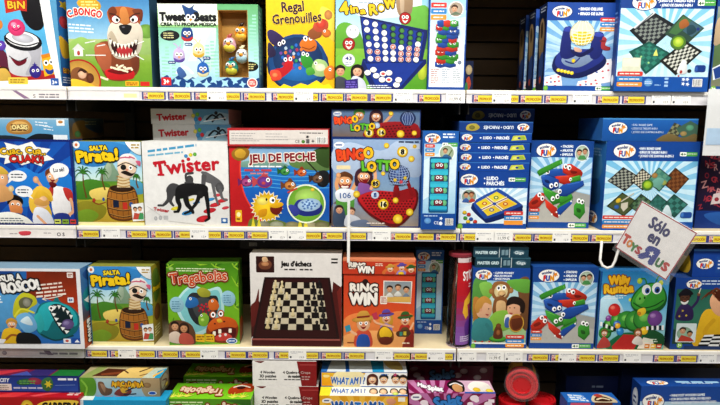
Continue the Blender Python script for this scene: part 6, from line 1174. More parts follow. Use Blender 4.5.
# ================================================================== top shelf boxes
Y0 = .022
bin_ = box('game box with a smiling white bin and pink ball on the cover', (-26, -6, 59, 84), .07, .012, Z1, art_bin, (-25, -8, 60, 84), '4f9cc8', right=(side_bin, (0, 0, 10, 90)))
box('game box with a snarling brown and white bulldog over a red bone bowl', (68.5, -6, 150.5, 85), .07, .025, Z1, art_bulldog, (67, -6, 151, 86), '31506a')
tw = box('green and blue window box holding four little singing bird figures', (159, 4, 258.5, 87), .075, Y0, Z1, art_tweet, (159, 4, 260, 87), dict({'*': '6a9c86'}), right=(side_tweet, (0, 0, 10, 90)), body=False)
def fix_window():
    r = tw.root; w, h, d = tw.w, tw.h, tw.dep
    fx = lambda px: (px - 159) / 101 * w - w / 2; fz = lambda py: (87 - py) / 83 * h
    x0, x1, z0, z1 = fx(219.5), fx(249.5), fz(76), fz(9.5); c = {'*': '6fa08a', 'f': '7fbf92', 'd': '2a4a7a'}
    bm = bmesh.new()
    add_box(bm, -w / 2, 0, 0, x0, d, h, c); add_box(bm, x1, 0, 0, w / 2, d, h, c); add_box(bm, x0, 0, 0, x1, d, z0, c); add_box(bm, x0, 0, z1, x1, d, h, c); add_box(bm, x0, d - .004, z0, x1, d, z1, c)
    bm_obj('carton', bm, M_CARD, r)
    bm = bmesh.new(); e = .0004
    for a in ((x0 + e, .001, z0 + e, x0 + .002, .044, z1 - e), (x1 - .002, .001, z0 + e, x1 - e, .044, z1 - e), (x0 + .002, .001, z0 + e, x1 - .002, .044, z0 + .002), (x0 + .002, .001, z1 - .002, x1 - .002, .044, z1 - e), (x0 + .002, .042, z0 + .002, x1 - .002, .044, z1 - .002)):
        add_box(bm, *a, 'b3853e')
    bm_obj('window_tray', bm, M_CARD, r)
    # cut printed faces off the window
    for ch in r.children_recursive:
        if ch.name.startswith(('front_print', 'title', 'logo')):
            b2 = bmesh.new(); b2.from_mesh(ch.data)
            dl = [f for f in b2.faces if x0 < f.calc_center_median().x < x1 and z0 < f.calc_center_median().z < z1]
            for co, no in (((x0, 0, 0), (1, 0, 0)), ((x1, 0, 0), (1, 0, 0)), ((0, 0, z0), (0, 0, 1)), ((0, 0, z1), (0, 0, 1))):
                bmesh.ops.bisect_plane(b2, geom=b2.verts[:] + b2.edges[:] + b2.faces[:], plane_co=co, plane_no=no)
            keep = lambda f: f.calc_center_median().x > fx(240) and f.calc_center_median().z < fz(59.5) and f.calc_center_median().y < -.0022 and False
            dl = [f for f in b2.faces if x0 < f.calc_center_median().x < x1 and z0 < f.calc_center_median().z < z1 and not keep(f)]
            bmesh.ops.delete(b2, geom=dl, context='FACES'); b2.to_mesh(ch.data); b2.free()
    for px, py, rad, body, belly, cap, lab in ((241.6, 32, .0222, 'e08a1c', 'f0b83a', '2a1c14', 'orange toy bird with a dark tuft, top right in the window box'), (229.5, 43, .0222, 'd8a8b8', 'e6d04a', 'b0504a', 'pink and yellow toy bird with a reddish tuft, left in the window box'),
                                          (242, 54, .0215, 'dfe8ea', '9cc0cc', 'e8dcb0', 'white toy bird with a pale tuft, right in the window box'), (231, 66, .0222, '2f8a7a', 'c8c83a', '1f5a8c', 'green and yellow toy bird with blue tuft, bottom left in window box')):
        o = root('toy_bird', Vector(r.location) + Vector((fx(px), .0185, fz(py) - rad)), lab, 'toy bird', 'toy birds in the window box')
        bm = bmesh.new(); ball(bm, (0, 0, rad), rad, body, (.95, .95, 1.08)); bm_obj('bird_body', bm, M_TOY, o, True)
        bm = bmesh.new(); ball(bm, (0, -rad * .22, rad * .62), rad * .84, belly, (1, 1, .78)); bm_obj('belly', bm, M_TOY, o, True)
        bm = bmesh.new(); tube(bm, [(0, -rad * .2, rad * 1.9), (rad * .15, -rad * .25, rad * 2.35), (rad * .5, -rad * .25, rad * 2.5)], [rad * .32, rad * .22, rad * .05], col=cap); tube(bm, [(0, -rad * .2, rad * 1.9), (-rad * .3, -rad * .25, rad * 2.3)], [rad * .28, rad * .06], col=cap); bm_obj('tuft', bm, M_TOY, o, True)
        bm = bmesh.new(); lathe(bm, [(rad * .3, 0), (.0001, rad * -.5)], 10, 'e8962a', 'y', (0, -rad * .93, rad * 1.05)); bm_obj('beak', bm, M_TOY, o, True)
        for s in (-1, 1):
            bm = bmesh.new(); ball(bm, (s * rad * .38, -rad * .78, rad * 1.38), rad * .28, 'f4f4f2', seg=12); ball(bm, (s * rad * .36, -rad * 1.0, rad * 1.38), rad * .13, '141418', seg=10); bm_obj('eye', bm, M_TOY, o, True)
fix_window()
box('yellow game box with plastic frogs around a blue pond', (266.5, -5, 334.5, 88), .08, .03, Z1, art_frogs, (262, -5, 338, 88), {'*': 'd8b31c', 'l': '8aa0a8'})
box('four in a row game box with a big blue disc grid on its cover', (335.6, -4, 427.6, 88), .07, .02, Z1, art_four, (335, -4, 429, 89), '2a4f92')
box('tall narrow box showing a tower of stacked coloured blocks', (428.3, -3, 466, 89), .1, .012, Z1, art_tower, (428, -3, 467, 90), '1d4789')
box('small dark blue box half hidden behind the tall tower box', (463.5, 61, 473, 91), .09, .125, Z1, art_minilid, (464, 60, 474, 92), '15244c')
cb = box('blue box with a bingo cage machine, front of its row', (545.3, 2.5, 617, 89), .075, .018, Z1, art_cagebingo, (545, 2.5, 617, 90), {'*': '15284f'}, left=(side_cagebingo, (0, 0, 30, 90)), group='bingo cage machine boxes in a row')
for i, lab in enumerate(('bingo cage box second in its row, mostly hidden by the front one', 'bingo cage box third in its row, only its dark side showing')):
    o = dup(cb.root, lab, (-.002 * (i + 1), .105 * (i + 1), 0))
fb = box('large blue box with four game boards crossed on the cover', (617.8, -12, 712, 91), .035, -.012, Z1, art_fourboards, (617, -12, 713, 91), '1c4c96', left=(side_blue, (0, 0, 30, 90)))
box('game box cut off at the right edge of the top shelf', (714, -10, 800, 89), .07, .01, Z1, art_edgebox, (713, -10, 800, 90), '1c3f7c')

# ================================================================== second shelf boxes
b = box('blue comic game box with shouting cartoon people and speech bubbles', (-12, 139.5, 73.4, 222), .075, .006, Z2, art_cuak, (-12, 139, 75, 223), '1c2f7a')
box('pale blue game box lying on the shouting cartoon people box', (-12, 118, 69, 139.5), .24, .012, b.top, art_lidblue, (-10, 118, 70, 141), {'*': '6a92ac', 'r': '4c463c'}, right=(art_lidbrown, (68, 118, 105, 139)))
p = box('pirate in a barrel game box on the second shelf', (75, 141.5, 142.6, 223), .075, .016, Z2, art_pirate, (73, 141, 144, 224), '8a8c3a', group='pirate barrel games')
t = box('white box with black silhouettes of players on a spotted mat', (143.5, 141.5, 228.6, 226), .07, .014, Z2, art_twister, (140, 141, 231, 227), 'd6d6d2')
dup(t.root, 'white spotted mat game box hidden behind the silhouettes box', (0, .08, 0)); dup(t.root, 'white spotted mat game box hidden rearmost behind the silhouettes box', (0, .16, 0))
t1 = box('white box with red lettering lying on the silhouettes box, lower of two', (153, 124.4, 231, 140.6), .2, .1, t.top, art_twisterside, (150, 109, 231, 125), 'b4b4b0', group='lying spotted mat games')
t2 = box('white box with red lettering lying on another, topmost of two', (151, 109, 228.6, 124), .2, .1, t1.top, art_twisterside, (150, 109, 231, 125), 'b4b4b0', group='lying spotted mat games')
f = box('fishing game box with a spiky yellow fish on blue water', (230, 146.6, 329.3, 226.5), .08, .016, Z2, art_fish, (229, 146.5, 330, 227), 'a82026')
box('red edged white box side lying on the fishing game, with a barcode', (227.5, 128.5, 329, 146), .2, .01, f.top, art_fishlid, (226, 128, 330, 147), {'*': 'b83236'})
g = box('bingo game box with a red heart shaped board and two cheering children', (331.5, 138, 420.8, 227.5), .08, .014, Z2, art_bingo, (331, 137.5, 421, 228), '23407f')
box('bingo game box lying on the heart shaped board bingo box', (331.5, 109.5, 420.6, 137.5), .22, .02, g.top, art_bingoside, (331, 109, 421, 138), '22386e')
rl = box('tall pale blue box with four turquoise rollers in a window, second shelf', (422, 131, 457.4, 230), .06, -.012, Z2, art_rolls, (421, 131, 458, 230), '2160aa', group='turquoise roller games')
l = box('blue game box with a yellow and blue board, upright under five lying boxes', (458.4, 172, 527.6, 227), .09, .012, Z2, art_ludo, (456, 171.5, 529, 227), '1b4688')
lids = []
lb = ('lowest of the blue boxes lying on the upright board game', 'second from bottom of the lying blue board game boxes', 'third from bottom of the lying blue board game boxes', 'fourth from bottom of the lying blue board game boxes')
first = box(lb[0], (458, 162.2, 529.4, 171.6), .21, .016, l.top, art_ludolid, (457, 131, 531, 142), '193f80', group='blue board games lying in a stack')
for i in range(1, 4): dup(first.root, lb[i], ((.002, -.001, .003)[i - 1], (0, .004, .002)[i - 1], i * (first.h + .0007)))
z5 = first.root.location.z + 4 * (first.h + .0007)
u = box('blue board game box lying with upside down lettering, under the topmost', (459.5, 121.5, 533, 131), .21, .02, z5, art_ludolidflip, (457, 121, 533, 133), '17386e')
box('topmost dark blue box lying set back above the board game stack', (466, 108.4, 534.6, 118.2), .21, .11, u.top, art_ludolidflip, (457, 121, 533, 133), '142f5e')
box('stacking blocks game box with cartoon block faces, on the second shelf', (529.4, 141, 591.5, 225.5), .07, .03, Z2, art_blocks, (525, 140.5, 593, 225), '1b4a90', group='stacking blocks games')
e8 = box('blue box with eight game boards on the cover, behind the tilted sign', (604, 141.5, 696.5, 228), .14, .002, Z2, art_eight, (603, 141, 698, 229), '2a62a6', left=(side_eight, (0, 0, 30, 90)))
box('blue board games box lying on the eight boards box', (602.5, 118.4, 697.5, 141), .2, .004, e8.top, art_eightlid, (602, 118, 698, 141), {'*': '2a62a6'})
box('dark blue box covered in red scrawled letters beside the eight boards box', (698.5, 142, 782, 222), .07, .05, Z2, art_graffiti, (691, 141, 780, 223), '152a5c')

# ================================================================== third shelf boxes
box('game box with a toothy turquoise shark head and white border', (-14, 268.5, 82.5, 355), .085, -.024, Z3, art_shark, (-14, 268, 83, 356), {'*': 'c9ccd0', 't': '7fa0b8'}, right=(side_shark, (0, 0, 12, 90)))
box('pirate in a barrel game box on the third shelf', (90, 266.5, 152.5, 345), .08, .016, Z3, art_pirate, (73, 141, 144, 224), '8a8c3a', right=(side_pirate, (0, 0, 20, 84)), group='pirate barrel games')
box('green game box with an orange hippo biting coloured balls', (168.5, 263.6, 238.5, 343), .08, .02, Z3, art_hippo, (165, 263, 240, 343), '4a7a1e', yaw=3.5, right=(side_hippo, (0, 0, 20, 84)))
c = box('white and maroon chess set box with the board pictured', (250.6, 254, 341.6, 346), .07, .012, Z3, art_chess, (249, 253, 345, 346), 'd0cbc6')
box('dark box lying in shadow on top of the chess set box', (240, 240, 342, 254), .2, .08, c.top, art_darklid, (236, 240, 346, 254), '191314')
rg = box('red farm children ring game box standing upright', (343.6, 274, 414.6, 347), .09, .012, Z3, art_ring, (343, 273, 416, 347), 'c4452a')
box('red farm children ring game box lying on the upright one', (342.8, 259.4, 416, 273.6), .1, .008, rg.top, art_ringlid, (343, 259, 417, 275), {'*': 'b83e26', 't': 'd8835c'})
box('tall pale blue box with turquoise rollers, set back on third shelf', (415.6, 250, 443, 333), .05, .135, Z3, art_rolls, (421, 131, 458, 230), '1d5698', group='turquoise roller games')
mk = box('game box with two children and a cartoon monkey on a tree', (471.8, 268, 528.4, 350), .09, .012, Z3, art_monkey, (469, 267, 531, 351), '1b4688')
m1 = box('dark teal puzzle game box lying on the monkey game, lower of two', (475.5, 257.6, 530.4, 267.8), .1, .014, mk.top, art_gridlid, (474, 247, 531, 258), '1c3d4c', group='dark teal lying boxes')
box('dark teal puzzle game box lying on another, upper of two', (473.6, 247.2, 528.6, 257.4), .1, .014, m1.top, art_gridlid, (474, 247, 531, 258), '1c3d4c', group='dark teal lying boxes')
box('stacking blocks game box with cartoon block faces, on the third shelf', (531.2, 267, 596.2, 350), .07, .012, Z3, art_blocks, (525, 140.5, 593, 225), '1b4a90', group='stacking blocks games')
box('game box with a big eyed green caterpillar and coloured balls', (598.4, 271.5, 666.6, 351), .07, .012, Z3, art_willy, (595, 270, 669, 351), '2a6ea8')
wz = box('game box with a young wizard and a child in yellow over a chessboard', (672.6, 278, 764, 353), .11, .014, Z3, art_wizard, (669, 277, 764, 354), '1f3f7c', left=(side_wizard, (0, 0, 20, 80)))
box('blue box lying on the young wizard game box at the right edge', (693, 249.5, 768, 277.6), .12, .02, wz.top, art_cornerlid, (692, 248, 770, 279), '1c3f84', left=(side_cornerlid, (0, 0, 20, 40)))

# stick set in a clear tube
pc = P(457.2, 351, .045); rad = .038; hh = P(459, 252.5, .03).z - Z3
tb = root('stick_set_tube', (pc.x, .045, Z3), 'tall clear tube of pick up sticks with a red and purple label', 'toy tube')
bm = bmesh.new(); lathe(bm, [(rad, .004), (rad, hh - .012), (rad - .0012, hh - .012), (rad - .0012, .004), (rad, .004)], 44); bm_obj('clear_tube', bm, M_CLEAR, tb, True)
bm = bmesh.new(); lathe(bm, [(0, hh - .012), (rad + .0012, hh - .012), (rad + .0012, hh - .003), (rad - .003, hh), (0, hh)], 44, '7c2a34'); bm_obj('top_cap', bm, M_TOY, tb)
bm = bmesh.new(); lathe(bm, [(0, 0), (rad + .0012, 0), (rad + .0012, .0038), (0, .0038)], 44, 'a8969c'); bm_obj('bottom_cap', bm, M_TOY, tb)
def tube_label():
    a = Art((0, 0, 100, 100), 'F'); W_ = 100; a.cur = 'red_label'
    a.g(0, 0, 62, 100, ['b01c28', 'c2222e', 'bb2030', '9a3a6a', '8a5aa8', '9468b0'], 14)
    a.p([(14, 62), (18, 48), (40, 36), (44, 42), (26, 54), (30, 66), (22, 70)], 'e6b63a'); a.l([(30, 52), (44, 44), (38, 58), (48, 62)], 3, 'ecc84a'); a.b([(20, 76), (36, 70), (52, 76), (50, 88), (26, 92)], '6a3a94'); a.lines(10, 90, 50, 3, 2.4, 1, 'e4dcec', .2)
    a.r(0, 0, 62, 5, 'd9c8c8'); a.t('100', 24, 4.4, 44, 3.4, '5a1a22', bold=.06); a.cur = 'title_lettering'; a.t('STICKS', 13, 26, 53, 10, 'f2f0ee', rot=-6, bold=.06, wob=.6); a.lines(28, 29, 50, 2, 3, 1.4, 'f0d8da', .1)
    lab_ = None
    for name, prims in a.parts.items():
        vs, fs, cs = [], [], []
        fine = []
        for q, col, n in prims:          # cut into upright strips so the print follows the round wall
            xs = [p_[0] for p_ in q]; k0, k1 = int(min(xs) // 4), int(max(xs) // 4)
            for k in range(k0, k1 + 1):
                c2 = clip_poly(q, (k * 4, -1, k * 4 + 4, 101))
                if len(c2) >= 3: fine.append((c2, col[0] if isinstance(col, list) else col, n))
        for q, col, n in fine:
            b0 = len(vs); rr_ = rad + .0004 + n * LSTEP
            for X, Y_ in q:
                an = R(-112 + X / 62 * 138); vs.append((rr_ * math.cos(an), rr_ * math.sin(an), .012 + (1 - Y_ / 100) * (hh - .026)))
            ar = sum(q[i - 1][0] * q[i][1] - q[i][0] * q[i - 1][1] for i in range(len(q)))
            idx = list(range(b0, b0 + len(q)))
            if ar > 0: idx.reverse()
            fs.append(idx); cs += [col] * len(q)
        me = bpy.data.meshes.new(name); me.from_pydata(vs, [], fs); ca = me.color_attributes.new('Col', 'FLOAT_COLOR', 'CORNER'); ca.data.foreach_set('color', [x for c_ in cs for x in c_]); me.materials.append(M_CARD); me.update(); o_ = link(name, me, tb); lab_ = lab_ if name != 'red_label' else o_; o_.parent = tb if o_ is lab_ else lab_
tube_label()
for i in range(16):
    an = R(150 + i * 41); r1 = rad * (.35 + .45 * ((i * 7) % 5) / 5); x, y = r1 * math.cos(an), r1 * math.sin(an)
    bm = bmesh.new(); tube(bm, [(x, y, .006), (x * .8 + .004 * math.sin(i), y * .8, hh * .86)], .0028, 8, col=('c8a878', '8a3a2a', '2a4a3a', 'd8c49a', '3a3030', 'b8684a', 'c9b48c', '6a2a2a')[i % 8]); bm_obj('stick', bm, M_TOY, tb, True)

# ================================================================== bottom shelf
def stand(label, rect, yback, Y, fn, topfn=None, topsrc=None, z=None, **k):
    Y = Y + YB; d = depth_px((rect[0] + rect[2]) / 2, rect[1], yback, Y)
    return box(label, rect, d, Y, Z4 if z is None else z, fn, k.pop('src', rect), top=(topfn, topsrc) if topfn else None, **k)
rb = stand('red game box with yellow lettering under the blue game at lower left', (-12, 397.5, 79, 480), 389, -.02, art_redgame, top_redgame, (0, 0, 90, 20), col='a8141a')
box('blue and purple game box lying on a red one at lower left', (-12, 375.6, 79, 391.8), depth_px(30, 375.6, 369.6, .012 + YB), .012 + YB, rb.top, art_sorcery, (-12, 375, 80, 392), '1f3a80', top=(top_sorcery, (0, 0, 90, 20)))
cy = stand('cyan game box under the jungle game', (80, 400.4, 166, 480), 390, -.01, art_cyan, top_cyan, (0, 0, 90, 20), col='1f8ab4')
box('jungle game box with orange lettering lying on a cyan box', (80, 378, 160, 397.4), depth_px(120, 378, 366.4, .016 + YB), .016 + YB, cy.top, art_madagas, (79, 377, 161, 398), '6a6054', top=(top_madagas, (0, 0, 90, 30)), right=(side_madagas, (0, 0, 20, 40)))
hf = stand('green hippo game box standing on the bottom shelf, front of two', (167.5, 399, 251, 480), 383.4, .02, art_hippofront, top_hippo, (0, 0, 90, 20), src=(165, 399, 253, 480), col='5a8a24', group='green hippo games on the bottom shelf')
dup(hf.root, 'green hippo game box in shadow behind the front one, bottom shelf', (.004, hf.dep + .05, 0))
pz2 = box('white and maroon puzzle box lying lower at the bottom shelf', (254.4, 386.4, 318.4, 411.5), .18, -.008, None, art_puzzle, (252, 361, 317, 386), {'*': 'c8c4be', 'r': '7a1a1c'}, group='white and maroon puzzle boxes')
pz1 = box('white and maroon puzzle box lying on top of another, bottom shelf', (252.6, 361.2, 316.4, 386), .18, -.006, pz2.top, art_puzzle, (252, 361, 317, 386), {'*': 'c8c4be', 'r': '7a1a1c'}, group='white and maroon puzzle boxes')
n = max(1, round((pz2.root.location.z - Z4) / pz2.h)); k = (pz2.root.location.z - Z4) / n
for i in range(n):
    o = dup(pz2.root, 'white and maroon puzzle box low in the stack, below the frame', (0, 0, -(i + 1) * k)); o.scale.z = min(1, (k - .0006) / pz2.h)
wa = stand('yellow guessing game box standing, under a lying one', (319.6, 396, 407.4, 480), 386.6, .012, art_what, top_what, (0, 0, 88, 12), col='d8a01c')
dup(wa.root, 'yellow guessing game box hidden behind the standing one, bottom shelf', (0, wa.dep + .003, 0)); dup(wa.root, 'yellow guessing game box hidden rearmost behind the standing one', (0, 2 * (wa.dep + .003), 0))
yl = .012 + YB + wa.dep - .004
box('yellow guessing game box with cartoon faces lying on the standing one', (321, 372, 407, 386.4), .1, yl, wa.top, art_whatlid, (321, 371.5, 408, 387), 'd8a83a', top=(top_whatlid, (0, 0, 90, 20)))
sp = stand('magenta popcorn game box standing on the bottom shelf, front one', (409, 393.4, 495, 480), 380.6, .012, art_splat, top_splat, (0, 0, 90, 14), col='7c1a50', group='magenta popcorn games')
box('magenta popcorn game box in shadow behind the front one', (409, 366, 493, 381), .09, sp.dep + .05, Z4, art_splatback, (408, 365, 494, 381 + 60), '5a1438', group='magenta popcorn games')
sb = stand('blue game box with a pirate ship top, low beside the red tubs', (567, 402.5, 620, 480), 392.6, .012, art_smallblue, top_smallblue, (0, 0, 60, 14), col='1c58a4')
bb = stand('big royal blue wooden games box on the bottom shelf at right', (640, 386.6, 744, 480), 378.2, .012, art_bigblue, top_bigblue, (0, 0, 100, 16), col='164488', left=(side_bigblue, (0, 0, 30, 80)))
box('dark navy game box behind the big royal blue one', (622, 368, 738, 380), .12, bb.dep + .05, Z4, art_navy, (0, 0, 10, 10), '15264f', top=(top_navy, (0, 0, 100, 30)))
box('dark navy game box in shadow behind the small blue pirate box', (566, 376, 618, 392), .1, sb.dep + .06, Z4, art_darkblue, (548, 366, 620, 440), '15244c')

# red tubs
def tub(loc, label, yaw=0, lying=False, rad=.053, L=.12, band=('d8b030', '20202a')):
    r = root('red_tub', loc, label, 'tub', 'red plastic tubs'); ax = 'y' if lying else 'z'
    s = 1 if lying else -1                                   # lid towards -Y when lying, up when standing
    g_ = (lambda h: h) if lying else (lambda h: L - h)
    cen = (0, 0, rad + .001) if lying else (0, 0, 0)
    bm = bmesh.new(); lathe(bm, [(0, g_(L)), (rad * .8, g_(L)), (rad * .86, g_(L * .95)), (rad * .95, g_(.02)), (0, g_(.02))], 48, 'b01822', ax, cen); bm_obj('tub_body', bm, M_TOY, r, False)
    bm = bmesh.new(); lathe(bm, [(rad * .875, g_(L * .86)), (rad * .885, g_(L * .86)), (rad * .957, g_(L * .3)), (rad * .945, g_(L * .3))], 48, band[0], ax, cen)
    for i, fc in enumerate(bm.faces): 
        if (i // 6) % 3 == 0: paint(bm, [fc], band[1])
    bm_obj('printed_band', bm, M_CARD, r)
    bm = bmesh.new(); lathe(bm, [(rad * .96, g_(.026)), (rad, g_(.024)), (rad, g_(.004)), (rad * .96, g_(0)), (rad * .86, g_(0)), (rad * .82, g_(.006)), (rad * .7, g_(.007)), (rad * .66, g_(.003)), (rad * .6, g_(.003)), (rad * .57, g_(.009)), (0, g_(.009)), ], 48, 'c4161f', ax, cen); bm_obj('lid', bm, M_TOY, r, False)
    r.rotation_euler.z = R(yaw); return r
ta = P(514, 401.5, .05 - .012); tt = P(543.5, 399.6, .06 - .012)
t_a = tub((ta.x, .075 - .012, Z4), 'red tub standing under the wrapped tub, beside the popcorn box', rad=.046, L=ta.z - Z4)
t_b = tub((tt.x, .075 - .012, Z4), 'red tub standing lowest right of the wrapped tub', rad=.047, L=tt.z - Z4)
cc_ = P(521.8, 385.2, .008)
wt = tub((cc_.x, .008, cc_.z - .054), 'clear wrapped red tub lying on its side with its round lid facing out', -16, True, .054)
bm = bmesh.new(); lathe(bm, [(.058, .13), (.0585, .05), (.0585, -.003), (.05, -.008), (.03, -.006)], 40, None, 'y', (0, 0, .055))
for v in bm.verts: v.co += Vector((random.uniform(-1, 1), random.uniform(-1, 1), random.uniform(-1, 1))) * .0012
bm_obj('plastic_wrap', bm, mat('thin_wrap', 'f4f6f8', .15, .5, alpha=.05, noise=0), wt)

# ================================================================== rail cards and price tags
def above(px, k):
    x = P(px, (97, 236, 356)[k]).x; best = None
    zz = (Z1, Z2, Z3)[k]
    for q in BOXES:
        if abs(q.root.location.z - zz) < .004 and q.Y < .06:
            d = 0 if q.x0 <= x <= q.x1 else min(abs(x - q.x0), abs(x - q.x1))
            if best is None or d < best[0]: best = (d, q)
    return best[1]
SHORT = {}
for q in BOXES: SHORT[q.root['label']] = q
short = {'game box with a smiling': 'smiling bin box', 'game box with a snarling': 'bulldog box', 'green and blue window': 'singing birds window box', 'yellow game box with plastic': 'frog pond box', 'four in a row': 'disc grid box', 'tall narrow': 'block tower box', 'blue box with a bingo cage': 'bingo cage machine box', 'large blue box with four': 'four boards box', 'game box cut off': 'right edge box',
         'blue comic': 'cartoon people box', 'pirate in a barrel': 'pirate box', 'white box with black': 'silhouettes box', 'fishing game': 'fishing game box', 'bingo game box with a red': 'heart board bingo box', 'tall pale blue': 'roller box', 'blue game box with a yellow': 'upright yellow board box', 'stacking blocks': 'stacking blocks box', 'blue box with eight': 'eight boards box', 'dark blue box covered': 'red scrawl box',
         'game box with a toothy': 'shark box', 'green game box with an orange': 'hippo box', 'white and maroon chess': 'chess box', 'red farm': 'farm ring game box', 'game box with two children': 'monkey box', 'game box with a big eyed': 'caterpillar box', 'game box with a young': 'young wizard box'}
def sname(q):
    for k_, v in short.items():
        if q.root['label'].startswith(k_): return v
    return 'game box'
LZ = .0024
def art_promo(a):
    a.r(0, 0, 23, 7, '4d4f8e'); a.r(1.6, .6, 21.6, 6.4, 'ecdb52'); a.r(1.6, .6, 5.6, 6.4, 'ead2bc'); a.e(2.8, 2.2, .8, .8, 'd8889a'); a.b([(2, 4.4), (3.6, 3.4), (5, 5), (3.8, 6), (2.2, 6)], 'c8747c'); a.e(5, 5.2, .8, .8, '3a2a4a'); a.e(4.8, 1.8, .7, .7, '8a7ab0')
    a.cur = 'lettering'; a.t('PROMOCIÓN', 7, 4.9, 20.8, 2.3, 'c08a1e', bold=.05)
def art_tag(a, price=None):
    a.r(0, 0, 19, 9, 'f3f2ee'); a.lines(2, 1.4, 16, 1, 1, .7, 'a9aab0', .1); a.lines(3, 3, 12, 1, 1, .5, 'c2c3c8', .3)
    if price: a.cur = 'lettering'; a.t(price, 3, 7.4, 15.6, 2.8, '4a4c52', bold=.03)
    else:
        a.r(1.4, 6, 3.2, 8, '4a4a52'); a.cur = 'lettering'; a.t('12,9', 11.4, 8, 16.6, 1.8, '6a6c72', bold=.02)
def card(name, fn, w, h, col, cat):
    r = root(name, (0, 0, -50), 'card', cat); bm = bmesh.new(); add_box(bm, -w / 2, 0, 0, w / 2, .0006, h, {'*': col}); bm_obj('card_base', bm, M_CARD, r)
    a = Art((0, 0, 23, 7) if name == 'promotion_card' else (0, 0, 19, 9), 'F'); a.cur = 'card_print'; fn(a); a.build(r, w, h, .0006); return r
S_ = .00322
proto = {'p': card('promotion_card', art_promo, 23 * S_, .0246, '4d4f8e', 'promotion card'), 't': card('price_tag', art_tag, 18.6 * S_, .031, 'e6e5e0', 'price tag'),
         'e': card('price_tag', lambda a: art_tag(a, '11,99 €'), 18.6 * S_, .031, 'e6e5e0', 'price tag')}
LAY = {0: [('p', x) for x in (154, 180, 206, 229.5, 254.5, 283.5, 307.5, 332.5, 357, 381, 429.5, 484, 508, 531, 556, 608, 634)] + [('t', x) for x in (217, 303.5, 403, 501.5, 582, 661, 681)] + [('e', 455.5)],
       1: [('p', x) for x in (89, 137.5, 161.5, 185.5, 211, 234.2, 257.5, 311, 332.5, 356, 401, 423.5, 446, 470, 521, 544.5, 578, 601.5, 696, 719)] + [('t', x) for x in (111.5, 199.5, 278, 297, 381.5, 484.5, 561.5)] + [('e', 503.5)],
       2: [('p', x) for x in (97.5, 121, 145.2, 168.3, 191.5, 236, 258, 285, 308.5, 331.5, 354.5, 400, 420.5, 443, 538, 561, 585, 608.5, 664, 686.5)] + [('t', x) for x in (127.5, 209.5, 297.5, 384, 436, 467.5, 567.3, 632, 707.5)] + [('e', 495), ('t', 513.6)]}
first_use = {'p': True, 't': True, 'e': True}; items = []
for k, L in LAY.items():
    for kind, px in L: items.append((k, px, kind))
items.sort()
cnt = {}
for k, px, kind in items:
    q = sname(above(px, k)); cnt[(k, kind != 'p', q)] = cnt.get((k, kind != 'p', q), 0) + 1
seen = {}
ordn = ('first', 'second', 'third', 'fourth', 'fifth')
for k, px, kind in items:
    q = sname(above(px, k)); key = (k, kind != 'p', q); seen[key] = seen.get(key, 0) + 1
    what = 'yellow promotion card' if kind == 'p' else ('11,99 price tag' if kind == 'e' else 'white price tag')
    pos = ('top', 'second', 'third')[k]
    lab = f'{what} in the {pos} shelf rail under the {q}' if cnt[key] == 1 else f'{ordn[seen[key] - 1]} {what} from left in {pos} rail under the {q}'
    x = P(px, (97, 236, 356)[k]).x; z = (Z1, Z2, Z3)[k] - TH + (LZ if kind == 'p' else .0023)
    if first_use[kind]: o = proto[kind]; first_use[kind] = False
    else: o = dup(proto[kind])
    o.location = (x, -.0012 if kind == 'p' else -.0022, z); o['label'] = lab; o['group'] = 'yellow promotion cards' if kind == 'p' else 'white price tags'
# paper strips in the rails of the left bay, and a blank one at the start of the middle bay
def strip(label, x0, x1, k, fn):
    y = (94, 234, 355)[k]; X0, X1 = P(x0, y).x, P(x1, y).x; w = X1 - X0
    r = root('rail_paper_strip', ((X0 + X1) / 2, -.0014, (Z1, Z2, Z3)[k] - TH + .0024), label, 'paper strip', 'paper strips in the rails')
    bm = bmesh.new(); add_box(bm, -w / 2, 0, 0, w / 2, .0007, .0246, {'*': 'ebe6e2'}); bm_obj('paper', bm, M_CARD, r)
    a = Art((x0, 0, x1, 8), 'F'); a.cur = 'print'; fn(a); a.build(r, w, .0246, .0007)
strip('grey paper strip in the rail under the smiling bin box', -20, 66, 0, lambda a: (a.p([(13, 0), (17, 0), (30, 8), (24, 8)], '9a7f9c'), a.t('S', 33, 7, 36, 3.4, '4a4650'), a.lines(39, 3, 60, 2, 2.6, 1.3, '8e8a94', .1)))
strip('white paper strip with a red smear in the rail under the cartoon people box', -20, 74, 1, lambda a: (a.b([(19, 3), (24, 1.6), (31, 2), (30, 5.6), (22, 6.4)], 'd9505e'), a.lines(10, 4, 18, 1, 1, 1, 'b0a8ac', .1), a.lines(44, 3, 53, 1, 1, 1, 'b0a8ac', .1), a.t('O S', 57, 6.6, 65, 3.6, '55525c', bold=.03)))
strip('grey paper strip in the rail under the shark box', -20, 83, 2, lambda a: (a.e(5, 4, 2.4, 2.4, 'a9a6ae'), a.lines(40, 3, 78, 1, 1, 2.4, '9a949c', .1), a.p([(44, 1), (50, 1), (54, 6), (48, 6)], '8a7a88')))
strip('blank white strip in the top shelf rail under the bulldog box', 70, 139, 0, lambda a: a.r(124, 2, 137, 6, 'efe9b0'))

